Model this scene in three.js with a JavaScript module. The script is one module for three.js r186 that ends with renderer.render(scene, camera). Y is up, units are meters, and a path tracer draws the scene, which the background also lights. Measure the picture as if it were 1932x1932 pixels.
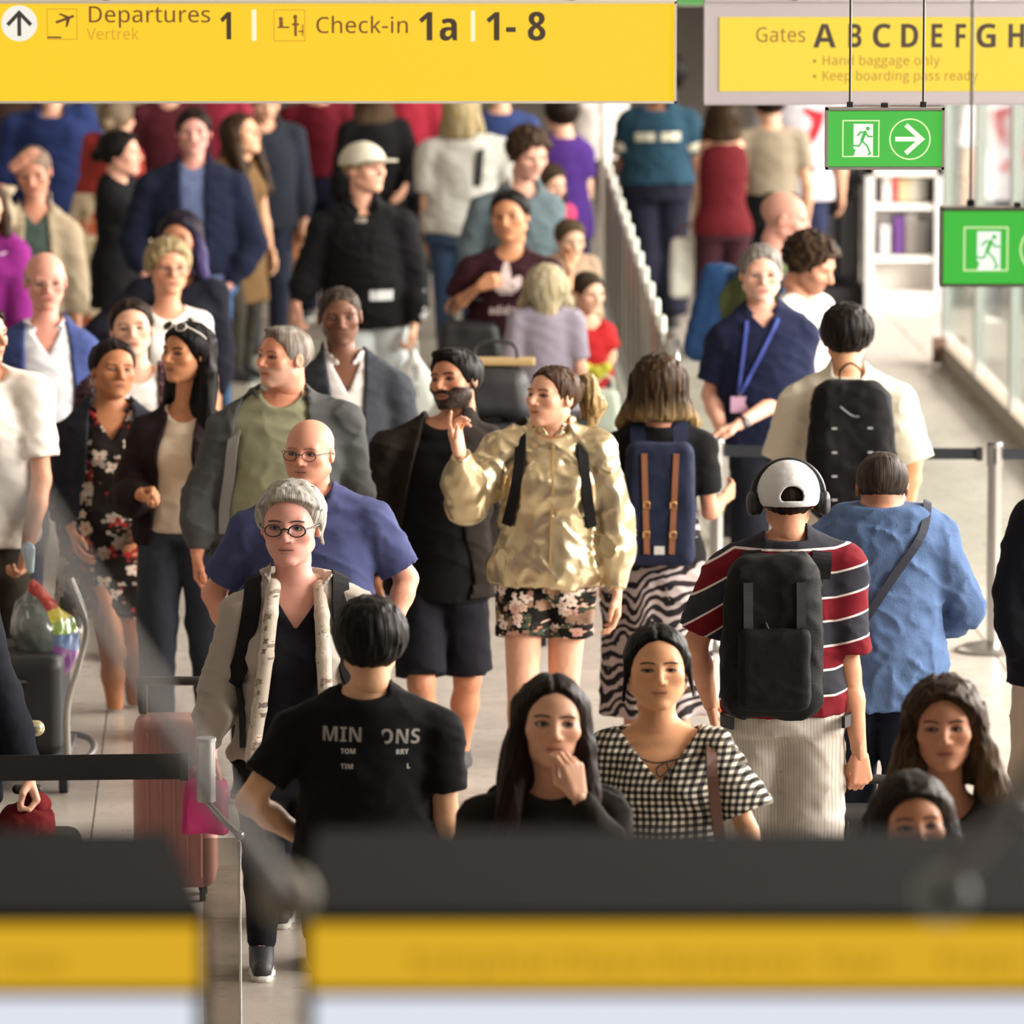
import * as THREE from 'three';
import { mergeGeometries } from 'three/addons/utils/BufferGeometryUtils.js';
import { RoundedBoxGeometry } from 'three/addons/geometries/RoundedBoxGeometry.js';
import { RectAreaLightUniformsLib } from 'three/addons/lights/RectAreaLightUniformsLib.js';

// ---------------------------------------------------------------- camera, light, exposure
const scene = new THREE.Scene();
const FOCAL = 12000, EYE = 4.55, PITCH = Math.atan(1638 / FOCAL);      // focal length in pixels of a 1932 x 1932 frame
const camera = new THREE.PerspectiveCamera(2 * Math.atan(966 / FOCAL) * 180 / Math.PI, 1, 0.1, 200);
camera.position.set(0, EYE, 0);
camera.rotation.x = -PITCH;
camera.focus = 21.6;
camera.userData.fStop = 3.8;
scene.add(camera);
const renderer = new THREE.WebGLRenderer({ antialias: true });
renderer.toneMapping = THREE.LinearToneMapping;
renderer.toneMappingExposure = 0.92;
renderer.shadowMap.enabled = true;
RectAreaLightUniformsLib.init();
scene.background = new THREE.Color(0x000000);

const WINDOW = { x: 11.6, y: 5.2, z: -31, width: 30, height: 4.0, glow: 36.0 };     // clerestory window high in the wall on the right
{
  const l = new THREE.RectAreaLight(0xfff8f0, WINDOW.glow, WINDOW.width, WINDOW.height);
  l.position.set(WINDOW.x - 0.12, WINDOW.y, WINDOW.z);
  l.lookAt(0, WINDOW.y, WINDOW.z);
  l.castShadow = true;
  scene.add(l);
}
const LAMPS = [];
for (const x of [-6, -1.5, 3, 7.5]) for (const z of [-8, -17, -26, -35, -44, -53, -62, -71, -79]) LAMPS.push([x, 7.4, z]);
const LAMP_SIZE = [0.5, 4.5], LAMP_GLOW = 1.15;
for (const [x, y, z] of LAMPS) {
  const l = new THREE.RectAreaLight(0xfff4e8, LAMP_GLOW, LAMP_SIZE[0], LAMP_SIZE[1]);
  l.position.set(x, y - 0.09, z);
  l.lookAt(x, 0, z);
  l.castShadow = true;
  scene.add(l);
}
// ---------------------------------------------------------------- helpers
const V = (x, y, z) => new THREE.Vector3(x, y, z);
const sin = Math.sin, cos = Math.cos, abs = Math.abs, sqrt = Math.sqrt, min = Math.min, max = Math.max, PI = Math.PI, hyp = Math.hypot;
const clamp = (x, a, b) => (x < a ? a : x > b ? b : x), mix = (a, b, t) => a + (b - a) * t, rad = (d) => d * PI / 180;
const sstep = (a, b, x) => { const t = clamp((x - a) / (b - a), 0, 1); return t * t * (3 - 2 * t); };
let seed = 7;
const rnd = () => { seed = (seed * 1664525 + 1013904223) >>> 0; return seed / 4294967296; };
const hash3 = (x, y, z) => { let h = (Math.imul(x, 374761393) + Math.imul(y, 668265263) + Math.imul(z, 1274126177)) | 0; h = Math.imul(h ^ (h >>> 13), 1274126177); return ((h ^ (h >>> 16)) >>> 0) / 4294967296; };
function noise(x, y, z) {                     // value noise in -1 .. 1
  const X = Math.floor(x), Y = Math.floor(y), Z = Math.floor(z);
  let u = x - X, v = y - Y, w = z - Z; u = u * u * (3 - 2 * u); v = v * v * (3 - 2 * v); w = w * w * (3 - 2 * w);
  const a = mix(mix(hash3(X, Y, Z), hash3(X + 1, Y, Z), u), mix(hash3(X, Y + 1, Z), hash3(X + 1, Y + 1, Z), u), v);
  const b = mix(mix(hash3(X, Y, Z + 1), hash3(X + 1, Y, Z + 1), u), mix(hash3(X, Y + 1, Z + 1), hash3(X + 1, Y + 1, Z + 1), u), v);
  return mix(a, b, w) * 2 - 1;
}
const lin = (hex) => { const c = new THREE.Color(hex); return [c.r, c.g, c.b]; };
const mix3 = (a, b, t) => [mix(a[0], b[0], t), mix(a[1], b[1], t), mix(a[2], b[2], t)];

// pixel (of the 1932 frame) -> direction, and where it meets a level, a depth or the floor
const cp = cos(PITCH), sp = sin(PITCH);
function ray(px, py) { const x = (px - 966) / FOCAL, y = (966 - py) / FOCAL; return V(x, y * cp - sp, -y * sp - cp); }
function atHeight(px, py, h) { const r = ray(px, py), t = (h - EYE) / r.y; return V(r.x * t, h, r.z * t); }
function atDepth(px, py, d) { const r = ray(px, py), t = -d / r.z; return V(r.x * t, EYE + r.y * t, -d); }
const ground = (px, py) => atHeight(px, py, 0);

const taken = {};
function numbered(name) { const n = (taken[name] = (taken[name] ?? -1) + 1); return n ? name + '_' + String(n).padStart(3, '0') : name; }
function thing(name, label, category, pos = [0, 0, 0], turn = 0, group) {
  const o = new THREE.Group(); o.name = numbered(name); o.position.set(...pos); o.rotation.y = turn;
  o.userData = { label, category }; if (group) o.userData.group = group;
  scene.add(o); return o;
}
function part(name, geo, m, parent, label) {
  const o = new THREE.Mesh(geo, m); o.name = name; o.castShadow = o.receiveShadow = true; if (label) o.userData.label = label;
  parent.add(o); return o;
}
function struct(name, geo, m, label) {
  const o = new THREE.Mesh(geo, m); o.name = name; o.castShadow = o.receiveShadow = true; o.userData.kind = 'structure'; if (label) o.userData.label = label;
  scene.add(o); return o;
}
const mats = {};
function mat(color, roughness = 0.85, extra = {}) {
  const key = color + '|' + roughness + '|' + Object.keys(extra).map((k) => k + (extra[k]?.uuid ?? extra[k])).join();
  return (mats[key] ??= new THREE.MeshPhysicalMaterial({ color, roughness, ...extra }));
}
function box(w, h, d, x = 0, y = 0, z = 0, r = 0) {
  const g = r ? new RoundedBoxGeometry(w, h, d, 2, r) : new THREE.BoxGeometry(w, h, d);
  return g.translate(x, y, z);
}
function cyl(r, h, x = 0, y = 0, z = 0, seg = 20, r2 = r) { return new THREE.CylinderGeometry(r2, r, h, seg).translate(x, y, z); }
function tube(pts, r, seg = 24, rs = 8, closed = false) { return new THREE.TubeGeometry(new THREE.CatmullRomCurve3(pts, closed), seg, r, rs, closed); }
const joined = (list) => mergeGeometries(list.map((g) => { const q = g.index ? g.toNonIndexed() : g; for (const k of Object.keys(q.attributes)) if (!['position', 'normal', 'uv'].includes(k)) q.deleteAttribute(k); return q; }));

// flat ribbon (strap, belt) along points; nrm(i) gives the outward direction
function ribbon(pts, width, thick, outward, seg = 30) {
  const curve = new THREE.CatmullRomCurve3(pts), P = [], I = [], UVs = []; let len = curve.getLength();
  for (let i = 0; i <= seg; i++) {
    const t = i / seg, p = curve.getPoint(t), tan = curve.getTangent(t), o = outward(p).normalize();
    const s = tan.clone().cross(o).normalize(), n = s.clone().cross(tan).normalize();
    for (const [a, b] of [[-1, -1], [1, -1], [1, 1], [-1, 1]]) { P.push(...p.clone().addScaledVector(s, a * width / 2).addScaledVector(n, b * thick / 2).toArray()); UVs.push(a * width / 2, t * len); }
    if (i < seg) for (let k = 0; k < 4; k++) { const a = i * 4 + k, b = i * 4 + (k + 1) % 4; I.push(a, a + 4, b, b, a + 4, b + 4); }
  }
  const e = seg * 4; I.push(0, 1, 2, 0, 2, 3, e, e + 2, e + 1, e, e + 3, e + 2);
  let g = new THREE.BufferGeometry(); g.setAttribute('position', new THREE.Float32BufferAttribute(P, 3)); g.setAttribute('uv', new THREE.Float32BufferAttribute(UVs, 2)); g.setIndex(I);
  g = g.toNonIndexed(); g.computeVertexNormals(); return g;
}

// ---------------------------------------------------------------- distance fields and their meshes
const smin = (a, b, k) => { const h = k - abs(a - b); return h > 0 ? min(a, b) - h * h / (4 * k) : min(a, b); };
const smax = (a, b, k) => -smin(-a, -b, k);
// tapered capsule between two points
function cone(a, b, r1, r2, flat) {
  const ax = a.x, ay = a.y, az = a.z, bx = b.x - ax, by = b.y - ay, bz = b.z - az, L2 = bx * bx + by * by + bz * bz + 1e-9, L = sqrt(L2);
  return (x, y, z) => {
    const qx = x - ax, qy = y - ay, qz = z - az, t = (qx * bx + qy * by + qz * bz) / L2, u = t < 0 ? 0 : t > 1 ? 1 : t;
    if (flat && t > 1) { const dx = qx - t * bx, dy = qy - t * by, dz = qz - t * bz; return max(sqrt(dx * dx + dy * dy + dz * dz) - r2, (t - 1) * L); }
    const dx = qx - u * bx, dy = qy - u * by, dz = qz - u * bz;
    return sqrt(dx * dx + dy * dy + dz * dz) - (r1 + (r2 - r1) * u);
  };
}
function ell(cx, cy, cz, a, b, c) {
  const ia = 1 / a, ib = 1 / b, ic = 1 / c;
  return (x, y, z) => { const X = (x - cx) * ia, Y = (y - cy) * ib, Z = (z - cz) * ic, k0 = sqrt(X * X + Y * Y + Z * Z), X1 = X * ia, Y1 = Y * ib, Z1 = Z * ic, k1 = sqrt(X1 * X1 + Y1 * Y1 + Z1 * Z1); return k1 < 1e-6 ? -min(a, b, c) : k0 * (k0 - 1) / k1; };
}
function rbox(cx, cy, cz, a, b, c, r) {
  return (x, y, z) => { const X = abs(x - cx) - a + r, Y = abs(y - cy) - b + r, Z = abs(z - cz) - c + r; return hyp(max(X, 0), max(Y, 0), max(Z, 0)) + min(max(X, Y, Z), 0) - r; };
}
function blend(list, k) { const n = list.length; return (x, y, z) => { let d = list[0](x, y, z); for (let i = 1; i < n; i++) d = smin(d, list[i](x, y, z), k); return d; }; }
// surface nets: mesh the zero set of f inside the box [lo, hi] with cells of size c
function mesher(f, lo, hi, c, opt = {}) {
  const nx = Math.ceil((hi[0] - lo[0]) / c) + 2, ny = Math.ceil((hi[1] - lo[1]) / c) + 2, nz = Math.ceil((hi[2] - lo[2]) / c) + 2, B = 6;
  const F = new Float32Array(nx * ny * nz), sy = nx, sz = nx * ny, R = B * c * 0.88 * 1.5 + (opt.margin ?? 0.012);
  const live = [];
  for (let bz = 0; bz < nz; bz += B) for (let by = 0; by < ny; by += B) for (let bx = 0; bx < nx; bx += B) {
    const m = f(lo[0] + (bx + B / 2) * c, lo[1] + (by + B / 2) * c, lo[2] + (bz + B / 2) * c), far = abs(m) > R;
    if (!far) live.push(bx, by, bz);
    for (let k = bz; k < min(bz + B, nz); k++) for (let j = by; j < min(by + B, ny); j++) for (let i = bx; i < min(bx + B, nx); i++)
      F[i + j * sy + k * sz] = (i === 0 || j === 0 || k === 0 || i === nx - 1 || j === ny - 1 || k === nz - 1) ? 0.01 : far ? m : f(lo[0] + i * c, lo[1] + j * c, lo[2] + k * c);
  }
  const idx = new Int32Array(nx * ny * nz).fill(-1), P = [], I = [];
  for (let k = 0; k < nz - 1; k++) for (let j = 0; j < ny - 1; j++) for (let i = 0; i < nx - 1; i++) {
    const o = i + j * sy + k * sz; let s = 0;
    const g0 = F[o], g1 = F[o + 1], g2 = F[o + sy], g3 = F[o + sy + 1], g4 = F[o + sz], g5 = F[o + sz + 1], g6 = F[o + sz + sy], g7 = F[o + sz + sy + 1];
    s = (g0 < 0) + (g1 < 0) + (g2 < 0) + (g3 < 0) + (g4 < 0) + (g5 < 0) + (g6 < 0) + (g7 < 0);
    if (s === 0 || s === 8) continue;
    let x = 0, y = 0, z = 0, n = 0, t;
    if (g0 < 0 !== g1 < 0) { t = g0 / (g0 - g1); x += t; n++; }
    if (g2 < 0 !== g3 < 0) { t = g2 / (g2 - g3); x += t; y += 1; n++; }
    if (g4 < 0 !== g5 < 0) { t = g4 / (g4 - g5); x += t; z += 1; n++; }
    if (g6 < 0 !== g7 < 0) { t = g6 / (g6 - g7); x += t; y += 1; z += 1; n++; }
    if (g0 < 0 !== g2 < 0) { t = g0 / (g0 - g2); y += t; n++; }
    if (g1 < 0 !== g3 < 0) { t = g1 / (g1 - g3); y += t; x += 1; n++; }
    if (g4 < 0 !== g6 < 0) { t = g4 / (g4 - g6); y += t; z += 1; n++; }
    if (g5 < 0 !== g7 < 0) { t = g5 / (g5 - g7); y += t; x += 1; z += 1; n++; }
    if (g0 < 0 !== g4 < 0) { t = g0 / (g0 - g4); z += t; n++; }
    if (g1 < 0 !== g5 < 0) { t = g1 / (g1 - g5); z += t; x += 1; n++; }
    if (g2 < 0 !== g6 < 0) { t = g2 / (g2 - g6); z += t; y += 1; n++; }
    if (g3 < 0 !== g7 < 0) { t = g3 / (g3 - g7); z += t; x += 1; y += 1; n++; }
    idx[o] = P.length / 3; P.push(lo[0] + (i + x / n) * c, lo[1] + (j + y / n) * c, lo[2] + (k + z / n) * c);
  }
  const quad = (a, b, d, e, flip) => { if (a < 0 || b < 0 || d < 0 || e < 0) return; flip ? I.push(a, d, b, b, d, e) : I.push(a, b, d, b, e, d); };
  for (let k = 1; k < nz - 1; k++) for (let j = 1; j < ny - 1; j++) for (let i = 1; i < nx - 1; i++) {
    const o = i + j * sy + k * sz, a = F[o] < 0;
    if (a !== F[o + 1] < 0) quad(idx[o - sy - sz], idx[o - sz], idx[o - sy], idx[o], !a);
    if (a !== F[o + sy] < 0) quad(idx[o - 1 - sz], idx[o - 1], idx[o - sz], idx[o], !a);
    if (a !== F[o + sz] < 0) quad(idx[o - 1 - sy], idx[o - sy], idx[o - 1], idx[o], !a);
  }
  const g = new THREE.BufferGeometry(); g.setAttribute('position', new THREE.Float32BufferAttribute(P, 3)); g.setIndex(I); g.computeVertexNormals();
  const n = P.length / 3, N = g.attributes.normal.array;
  if (opt.uv !== false) { const uv = new Float32Array(n * 2), fn = opt.uv ?? ((x, y, z) => [x + z * 0.6, y]); for (let i = 0; i < n; i++) { const q = fn(P[i * 3], P[i * 3 + 1], P[i * 3 + 2], N[i * 3], N[i * 3 + 1], N[i * 3 + 2]); uv[i * 2] = q[0]; uv[i * 2 + 1] = q[1]; } g.setAttribute('uv', new THREE.BufferAttribute(uv, 2)); }
  if (opt.color) { const col = new Float32Array(n * 3); for (let i = 0; i < n; i++) { const q = opt.color(P[i * 3], P[i * 3 + 1], P[i * 3 + 2], N[i * 3], N[i * 3 + 1], N[i * 3 + 2]); col[i * 3] = q[0]; col[i * 3 + 1] = q[1]; col[i * 3 + 2] = q[2]; } g.setAttribute('color', new THREE.BufferAttribute(col, 3)); }
  return g;
}
function canvasTex(w, h, draw, wrap = THREE.RepeatWrapping) {
  const c = document.createElement('canvas'); c.width = w; c.height = h; const x = c.getContext('2d'); draw(x, w, h);
  const t = new THREE.CanvasTexture(c); t.colorSpace = THREE.SRGBColorSpace; t.wrapS = t.wrapT = wrap; t.magFilter = THREE.LinearFilter; return t;
}
function grayTex(w, h, fn, srgb) {
  const d = new Uint8Array(w * h * 4);
  for (let y = 0; y < h; y++) for (let x = 0; x < w; x++) { const v = clamp(fn(x, y), 0, 1) * 255, i = (y * w + x) * 4; d[i] = d[i + 1] = d[i + 2] = v; d[i + 3] = 255; }
  const t = new THREE.DataTexture(d, w, h); t.wrapS = t.wrapT = THREE.RepeatWrapping; t.magFilter = THREE.LinearFilter; if (srgb) t.colorSpace = THREE.SRGBColorSpace; t.needsUpdate = true; return t;
}
const tileNoise = (x, y, n, s) => { const X = Math.floor(x), Y = Math.floor(y), u = x - X, v = y - Y, w = (a) => ((a % n) + n) % n; const f = (i, j) => hash3(w(i), w(j), s); const uu = u * u * (3 - 2 * u), vv = v * v * (3 - 2 * v); return mix(mix(f(X, Y), f(X + 1, Y), uu), mix(f(X, Y + 1), f(X + 1, Y + 1), uu), vv); };
const WEAVE = grayTex(256, 256, (x, y) => 0.5 + 0.5 * (tileNoise(x / 2, y / 2, 128, 3) - 0.5) + 0.3 * (tileNoise(x / 8, y / 8, 32, 4) - 0.5)); WEAVE.repeat.set(8, 8);
const STRANDS = grayTex(512, 128, (x, y) => 0.42 + 0.58 * (0.45 * tileNoise(x / 8, y / 64, 64, 5) + 0.35 * tileNoise(x / 4, y / 32, 128, 6) + 0.2 * hash3(x, 0, 8)), true); STRANDS.repeat.set(3, 2);
const cloth = (color, extra = {}) => mat(color, 0.92, { bumpMap: WEAVE, bumpScale: 0.0008, specularIntensity: 0.35, ...extra });
// ---------------------------------------------------------------- the hall
const STONE = grayTex(512, 512, (x, y) => 0.90 + 0.05 * (tileNoise(x / 64, y / 64, 8, 1) - 0.5) + 0.05 * (tileNoise(x / 16, y / 16, 32, 2) - 0.5) + 0.10 * (hash3(x, y, 4) - 0.5), true);
const STONE_ROUGH = grayTex(256, 256, (x, y) => 0.27 + 0.08 * tileNoise(x / 16, y / 16, 16, 9) + 0.05 * hash3(x, y, 2));
const tileMats = ['#c3bab0', '#beb5ab', '#c7bfb5', '#bab1a7'].map((c) => new THREE.MeshPhysicalMaterial({ color: c, roughness: 0.9, roughnessMap: STONE_ROUGH, map: STONE }));
const plaster = mat('#948e87', 0.9), jointMat = mat('#8d857b', 0.9), HALL = { x: 11.8, z0: 6, z1: -84, y: 7.6 };
{
  const floor = struct('floor', box(2 * HALL.x, 0.4, HALL.z0 - HALL.z1, 0, -0.208, (HALL.z0 + HALL.z1) / 2), jointMat, 'pale polished stone floor of large square tiles');
  const a = -0.0423, S = 1.0, ca = cos(a), sa = sin(a), o0 = ground(1872, 1228), tiles = [];
  const pix = (x, z) => { const dx = x, dy = -EYE, dz = z, Y = dy * cp - dz * sp, Z = dy * sp + dz * cp; return [966 - FOCAL * dx / Z, 966 + FOCAL * Y / Z, -Z]; };
  for (let i = -16; i < 16; i++) for (let j = -70; j < 28; j++) {
    const u = (i + 0.5) * S, v = (j + 0.5) * S, x = o0.x + u * ca - v * sa, z = o0.z + u * sa + v * ca;
    if (abs(x) > HALL.x - 0.75 || z > HALL.z0 - 0.75 || z < HALL.z1 + 0.75) continue;
    const q = pix(x, z), m = FOCAL / max(q[2], 0.1) * 0.5, seen = z < -8 && q[0] > -m && q[0] < 1932 + m && q[1] > 120 && q[1] < 1932 + 160; tiles.push({ x, z, seen, d: q[2], i, j });
  }
  const pieces = tiles.filter((t) => t.seen).sort((p, q) => p.d - q.d).slice(0, 300), chosen = new Set(pieces), geo = [0, 1, 2].map((n) => { const g = new RoundedBoxGeometry(S - 0.007, 0.016, S - 0.007, 1, 0.002); const uv = g.attributes.uv, p = g.attributes.position; for (let k = 0; k < uv.count; k++) uv.setXY(k, p.getX(k) + n * 0.37, p.getZ(k) + n * 0.21); return g; });
  for (const t of pieces) { const m = new THREE.Mesh(geo[(t.i * 7 + t.j * 3 + 900) % 3], tileMats[Math.floor(hash3(t.i, t.j, 5) * 4)]); m.name = numbered('floor_tile'); m.position.set(t.x, -0.008, t.z); m.rotation.y = -a; floor.add(m); }
  const rest = tiles.filter((t) => !chosen.has(t)).map((t) => { const g = box(S - 0.007, 0.016, S - 0.007).rotateY(-a).translate(t.x, -0.008, t.z); const uv = g.attributes.uv, p = g.attributes.position; for (let k = 0; k < uv.count; k++) uv.setXY(k, p.getX(k), p.getZ(k)); return g; });
  const r = part('floor_tiles', joined(rest), tileMats[1], floor); r.userData.kind = 'stuff';
}
{
  const zl = HALL.z0 - HALL.z1, zc = (HALL.z0 + HALL.z1) / 2, X = HALL.x, w0 = WINDOW.y - WINDOW.height / 2, w1 = WINDOW.y + WINDOW.height / 2, a = WINDOW.z - WINDOW.width / 2, b = WINDOW.z + WINDOW.width / 2;
  struct('ceiling', box(2 * X + 0.6, 0.3, zl + 0.6, 0, HALL.y + 0.15, zc), plaster);
  struct('wall_left', box(0.3, HALL.y + 0.4, zl, -X - 0.15, HALL.y / 2 - 0.2, zc), plaster);
  struct('wall_back', box(2 * X + 0.6, HALL.y + 0.4, 0.3, 0, HALL.y / 2 - 0.2, HALL.z1 - 0.15), plaster);
  struct('wall_front', box(2 * X + 0.6, HALL.y + 0.4, 0.3, 0, HALL.y / 2 - 0.2, HALL.z0 + 0.15), plaster);
  struct('wall_right', joined([box(0.3, w0 + 0.4, zl, X + 0.15, w0 / 2 - 0.2, zc), box(0.3, HALL.y - w1, zl, X + 0.15, (HALL.y + w1) / 2, zc), box(0.3, w1 - w0, HALL.z0 - b, X + 0.15, WINDOW.y, (HALL.z0 + b) / 2), box(0.3, w1 - w0, a - HALL.z1, X + 0.15, WINDOW.y, (HALL.z1 + a) / 2)]), plaster);
  const win = struct('window_1', box(0.04, w1 - w0, b - a, X + 0.2, WINDOW.y, WINDOW.z), new THREE.MeshStandardMaterial({ color: 0x202020, emissive: 0xfff3e2, emissiveIntensity: 3 }), 'long clerestory window of bright frosted daylight glass');
  for (let i = 0; i <= 18; i++) part('mullion', box(0.08, w1 - w0, 0.09, X + 0.16, WINDOW.y, a + (b - a) * i / 18), mat('#d8d8d6', 0.5), win);
}
for (const [x, y, z] of LAMPS) {
  const l = thing('ceiling_light', 'long narrow luminous light fitting under the hall ceiling', 'light', [x, y, z], 0, 'light strips under the ceiling');
  part('housing', box(LAMP_SIZE[0] + 0.08, 0.16, LAMP_SIZE[1] + 0.08, 0, 0.1, 0), mat('#d9d9d9', 0.5), l);
  part('diffuser', box(LAMP_SIZE[0], 0.03, LAMP_SIZE[1], 0, 0.0, 0), new THREE.MeshStandardMaterial({ color: 0x222222, emissive: 0xffefd8, emissiveIntensity: 2.2 }), l);
}
// ---------------------------------------------------------------- people
const LOD = [{ head: 0.0034, hair: 0.0048, body: 0.016, cloth: 0.0095, hand: 0.0038, leg: 0.015 }, { head: 0.0044, hair: 0.0065, body: 0.018, cloth: 0.0125, hand: 0.005, leg: 0.018 }, { head: 0.0065, hair: 0.009, body: 0.022, cloth: 0.017, hand: 0.0075, leg: 0.022 }];
// --- head, in its own frame: face towards +z, 0.236 from chin to crown, origin between the eyes' level and the ears
function headField(o) {
  const jw = o.jaw ?? 1, ns = o.nose ?? 1, fat = o.fat ?? 0, fem = o.fem ? 1 : 0;
  const cranium = ell(0, 0.030, -0.014, 0.0775, 0.089, 0.098), face = ell(0, -0.040, 0.026, 0.0605 * jw + fat * 0.008, 0.078, 0.066);
  const jawL = cone(V(-0.046 * jw - fat * 0.01, -0.062, 0.005), V(-0.012, -0.104, 0.064), 0.020 + fat * 0.006, 0.015), jawR = cone(V(0.046 * jw + fat * 0.01, -0.062, 0.005), V(0.012, -0.104, 0.064), 0.020 + fat * 0.006, 0.015);
  const chin = ell(0, -0.100, 0.068, 0.020 * jw, 0.017, 0.020), brow = cone(V(-0.036, 0.021, 0.066), V(0.036, 0.021, 0.066), 0.017 - fem * 0.002, 0.017 - fem * 0.002);
  const cheekL = ell(-0.042, -0.022, 0.058, 0.024 + fat * 0.004, 0.022, 0.021), cheekR = ell(0.042, -0.022, 0.058, 0.024 + fat * 0.004, 0.022, 0.021);
  const bridge = cone(V(0, 0.012, 0.083), V(0, -0.027, 0.103 + 0.004 * ns), 0.0075, 0.0105 * ns), tip = ell(0, -0.030, 0.102 + 0.003 * ns, 0.0115 * ns, 0.0095, 0.0105), wingL = ell(-0.0125 * ns, -0.034, 0.092, 0.008, 0.0075, 0.010), wingR = ell(0.0125 * ns, -0.034, 0.092, 0.008, 0.0075, 0.010);
  const muzzle = ell(0, -0.066, 0.060, 0.034, 0.028, 0.026), lipU = ell(0, -0.0612, 0.0805, 0.0220, 0.0050, 0.0090), lipD = ell(0, -0.0708, 0.0790, 0.0185, 0.0058, 0.0090), slit = ell(0, -0.0660, 0.090, 0.0230, 0.0014 + (o.open ?? 0), 0.010);
  const earL = ell(-0.0785, -0.008, -0.006, 0.0085, 0.031, 0.018), earR = ell(0.0785, -0.008, -0.006, 0.0085, 0.031, 0.018), earHL = ell(-0.0875, -0.005, 0.000, 0.006, 0.019, 0.010), earHR = ell(0.0875, -0.005, 0.000, 0.006, 0.019, 0.010);
  const sockL = ell(-0.0315, 0.004, 0.096, 0.019, 0.0125, 0.020), sockR = ell(0.0315, 0.004, 0.096, 0.019, 0.0125, 0.020);
  const ballL = ell(-0.0315, 0.002, 0.0690, 0.0150, 0.0145, 0.0140), ballR = ell(0.0315, 0.002, 0.0690, 0.0150, 0.0145, 0.0140);
  const eo = 0.0058 * (o.eye ?? 1), slotL = ell(-0.0315, 0.0012, 0.0860, 0.0135, eo, 0.0130), slotR = ell(0.0315, 0.0012, 0.0860, 0.0135, eo, 0.0130);
  const neck = cone(V(0, -0.070, -0.022), V(0, -0.118, -0.028), (o.neckR ?? 0.053) * 0.98, (o.neckR ?? 0.053)), beard = o.beard ?? 0;
  return (x, y, z) => {
    let d = smin(cranium(x, y, z), face(x, y, z), 0.035);
    if (z > -0.03 && y < 0.06) {
      d = smin(d, smin(jawL(x, y, z), jawR(x, y, z), 0.01), 0.022); d = smin(d, chin(x, y, z), 0.014);
      d = smin(d, smin(cheekL(x, y, z), cheekR(x, y, z), 0.002), 0.018); d = smin(d, brow(x, y, z), 0.012); d = smin(d, muzzle(x, y, z), 0.016);
      if (z > 0.03) {
        d = smax(d, -smin(sockL(x, y, z), sockR(x, y, z), 0.001), 0.010);
        d = smin(d, smin(ballL(x, y, z), ballR(x, y, z), 0.001), 0.003);
        d = smin(d, bridge(x, y, z), 0.011); d = smin(d, tip(x, y, z), 0.006); d = smin(d, smin(wingL(x, y, z), wingR(x, y, z), 0.002), 0.005);
        d = smin(d, lipU(x, y, z), 0.004); d = smin(d, lipD(x, y, z), 0.004); d = smax(d, -slit(x, y, z), 0.0025);
        d = max(d, -min(slotL(x, y, z), slotR(x, y, z)));
      }
      if (beard > 0) { const m = beardMask(x, y, z, o); if (m > 0) d -= m * beard * (1 + 0.2 * noise(x * 160, y * 120, z * 160)); }
    }
    let e = min(earL(x, y, z), earR(x, y, z)); if (e < 0.02) { e = smax(e, -min(earHL(x, y, z), earHR(x, y, z)), 0.004); d = smin(d, e, 0.006); }
    return smin(d, neck(x, y, z), 0.024);
  };
}
function beardMask(x, y, z, o) {
  const top = mix(-0.030, -0.046, sstep(0.055, 0.02, abs(x))), low = sstep(top + 0.004, top - 0.006, y) * sstep(-0.128, -0.112, y) * sstep(-0.02, 0.0, z);
  const lips = 1 - sstep(1.25, 0.95, hyp(x / 0.026, (y + 0.066) / 0.0105)), tash = abs(x) < 0.03 && y > -0.056 && y < -0.042 && z > 0.07 ? 1 : 0, side = sstep(-0.012, 0.0, z) * sstep(0.018, 0.008, z) * sstep(0.02, 0.0, y) * (y > -0.07 ? 1 : 0) * (abs(x) > 0.05 ? 1 : 0);
  return max(low, tash, side * 0.8) * lips;
}
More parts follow.
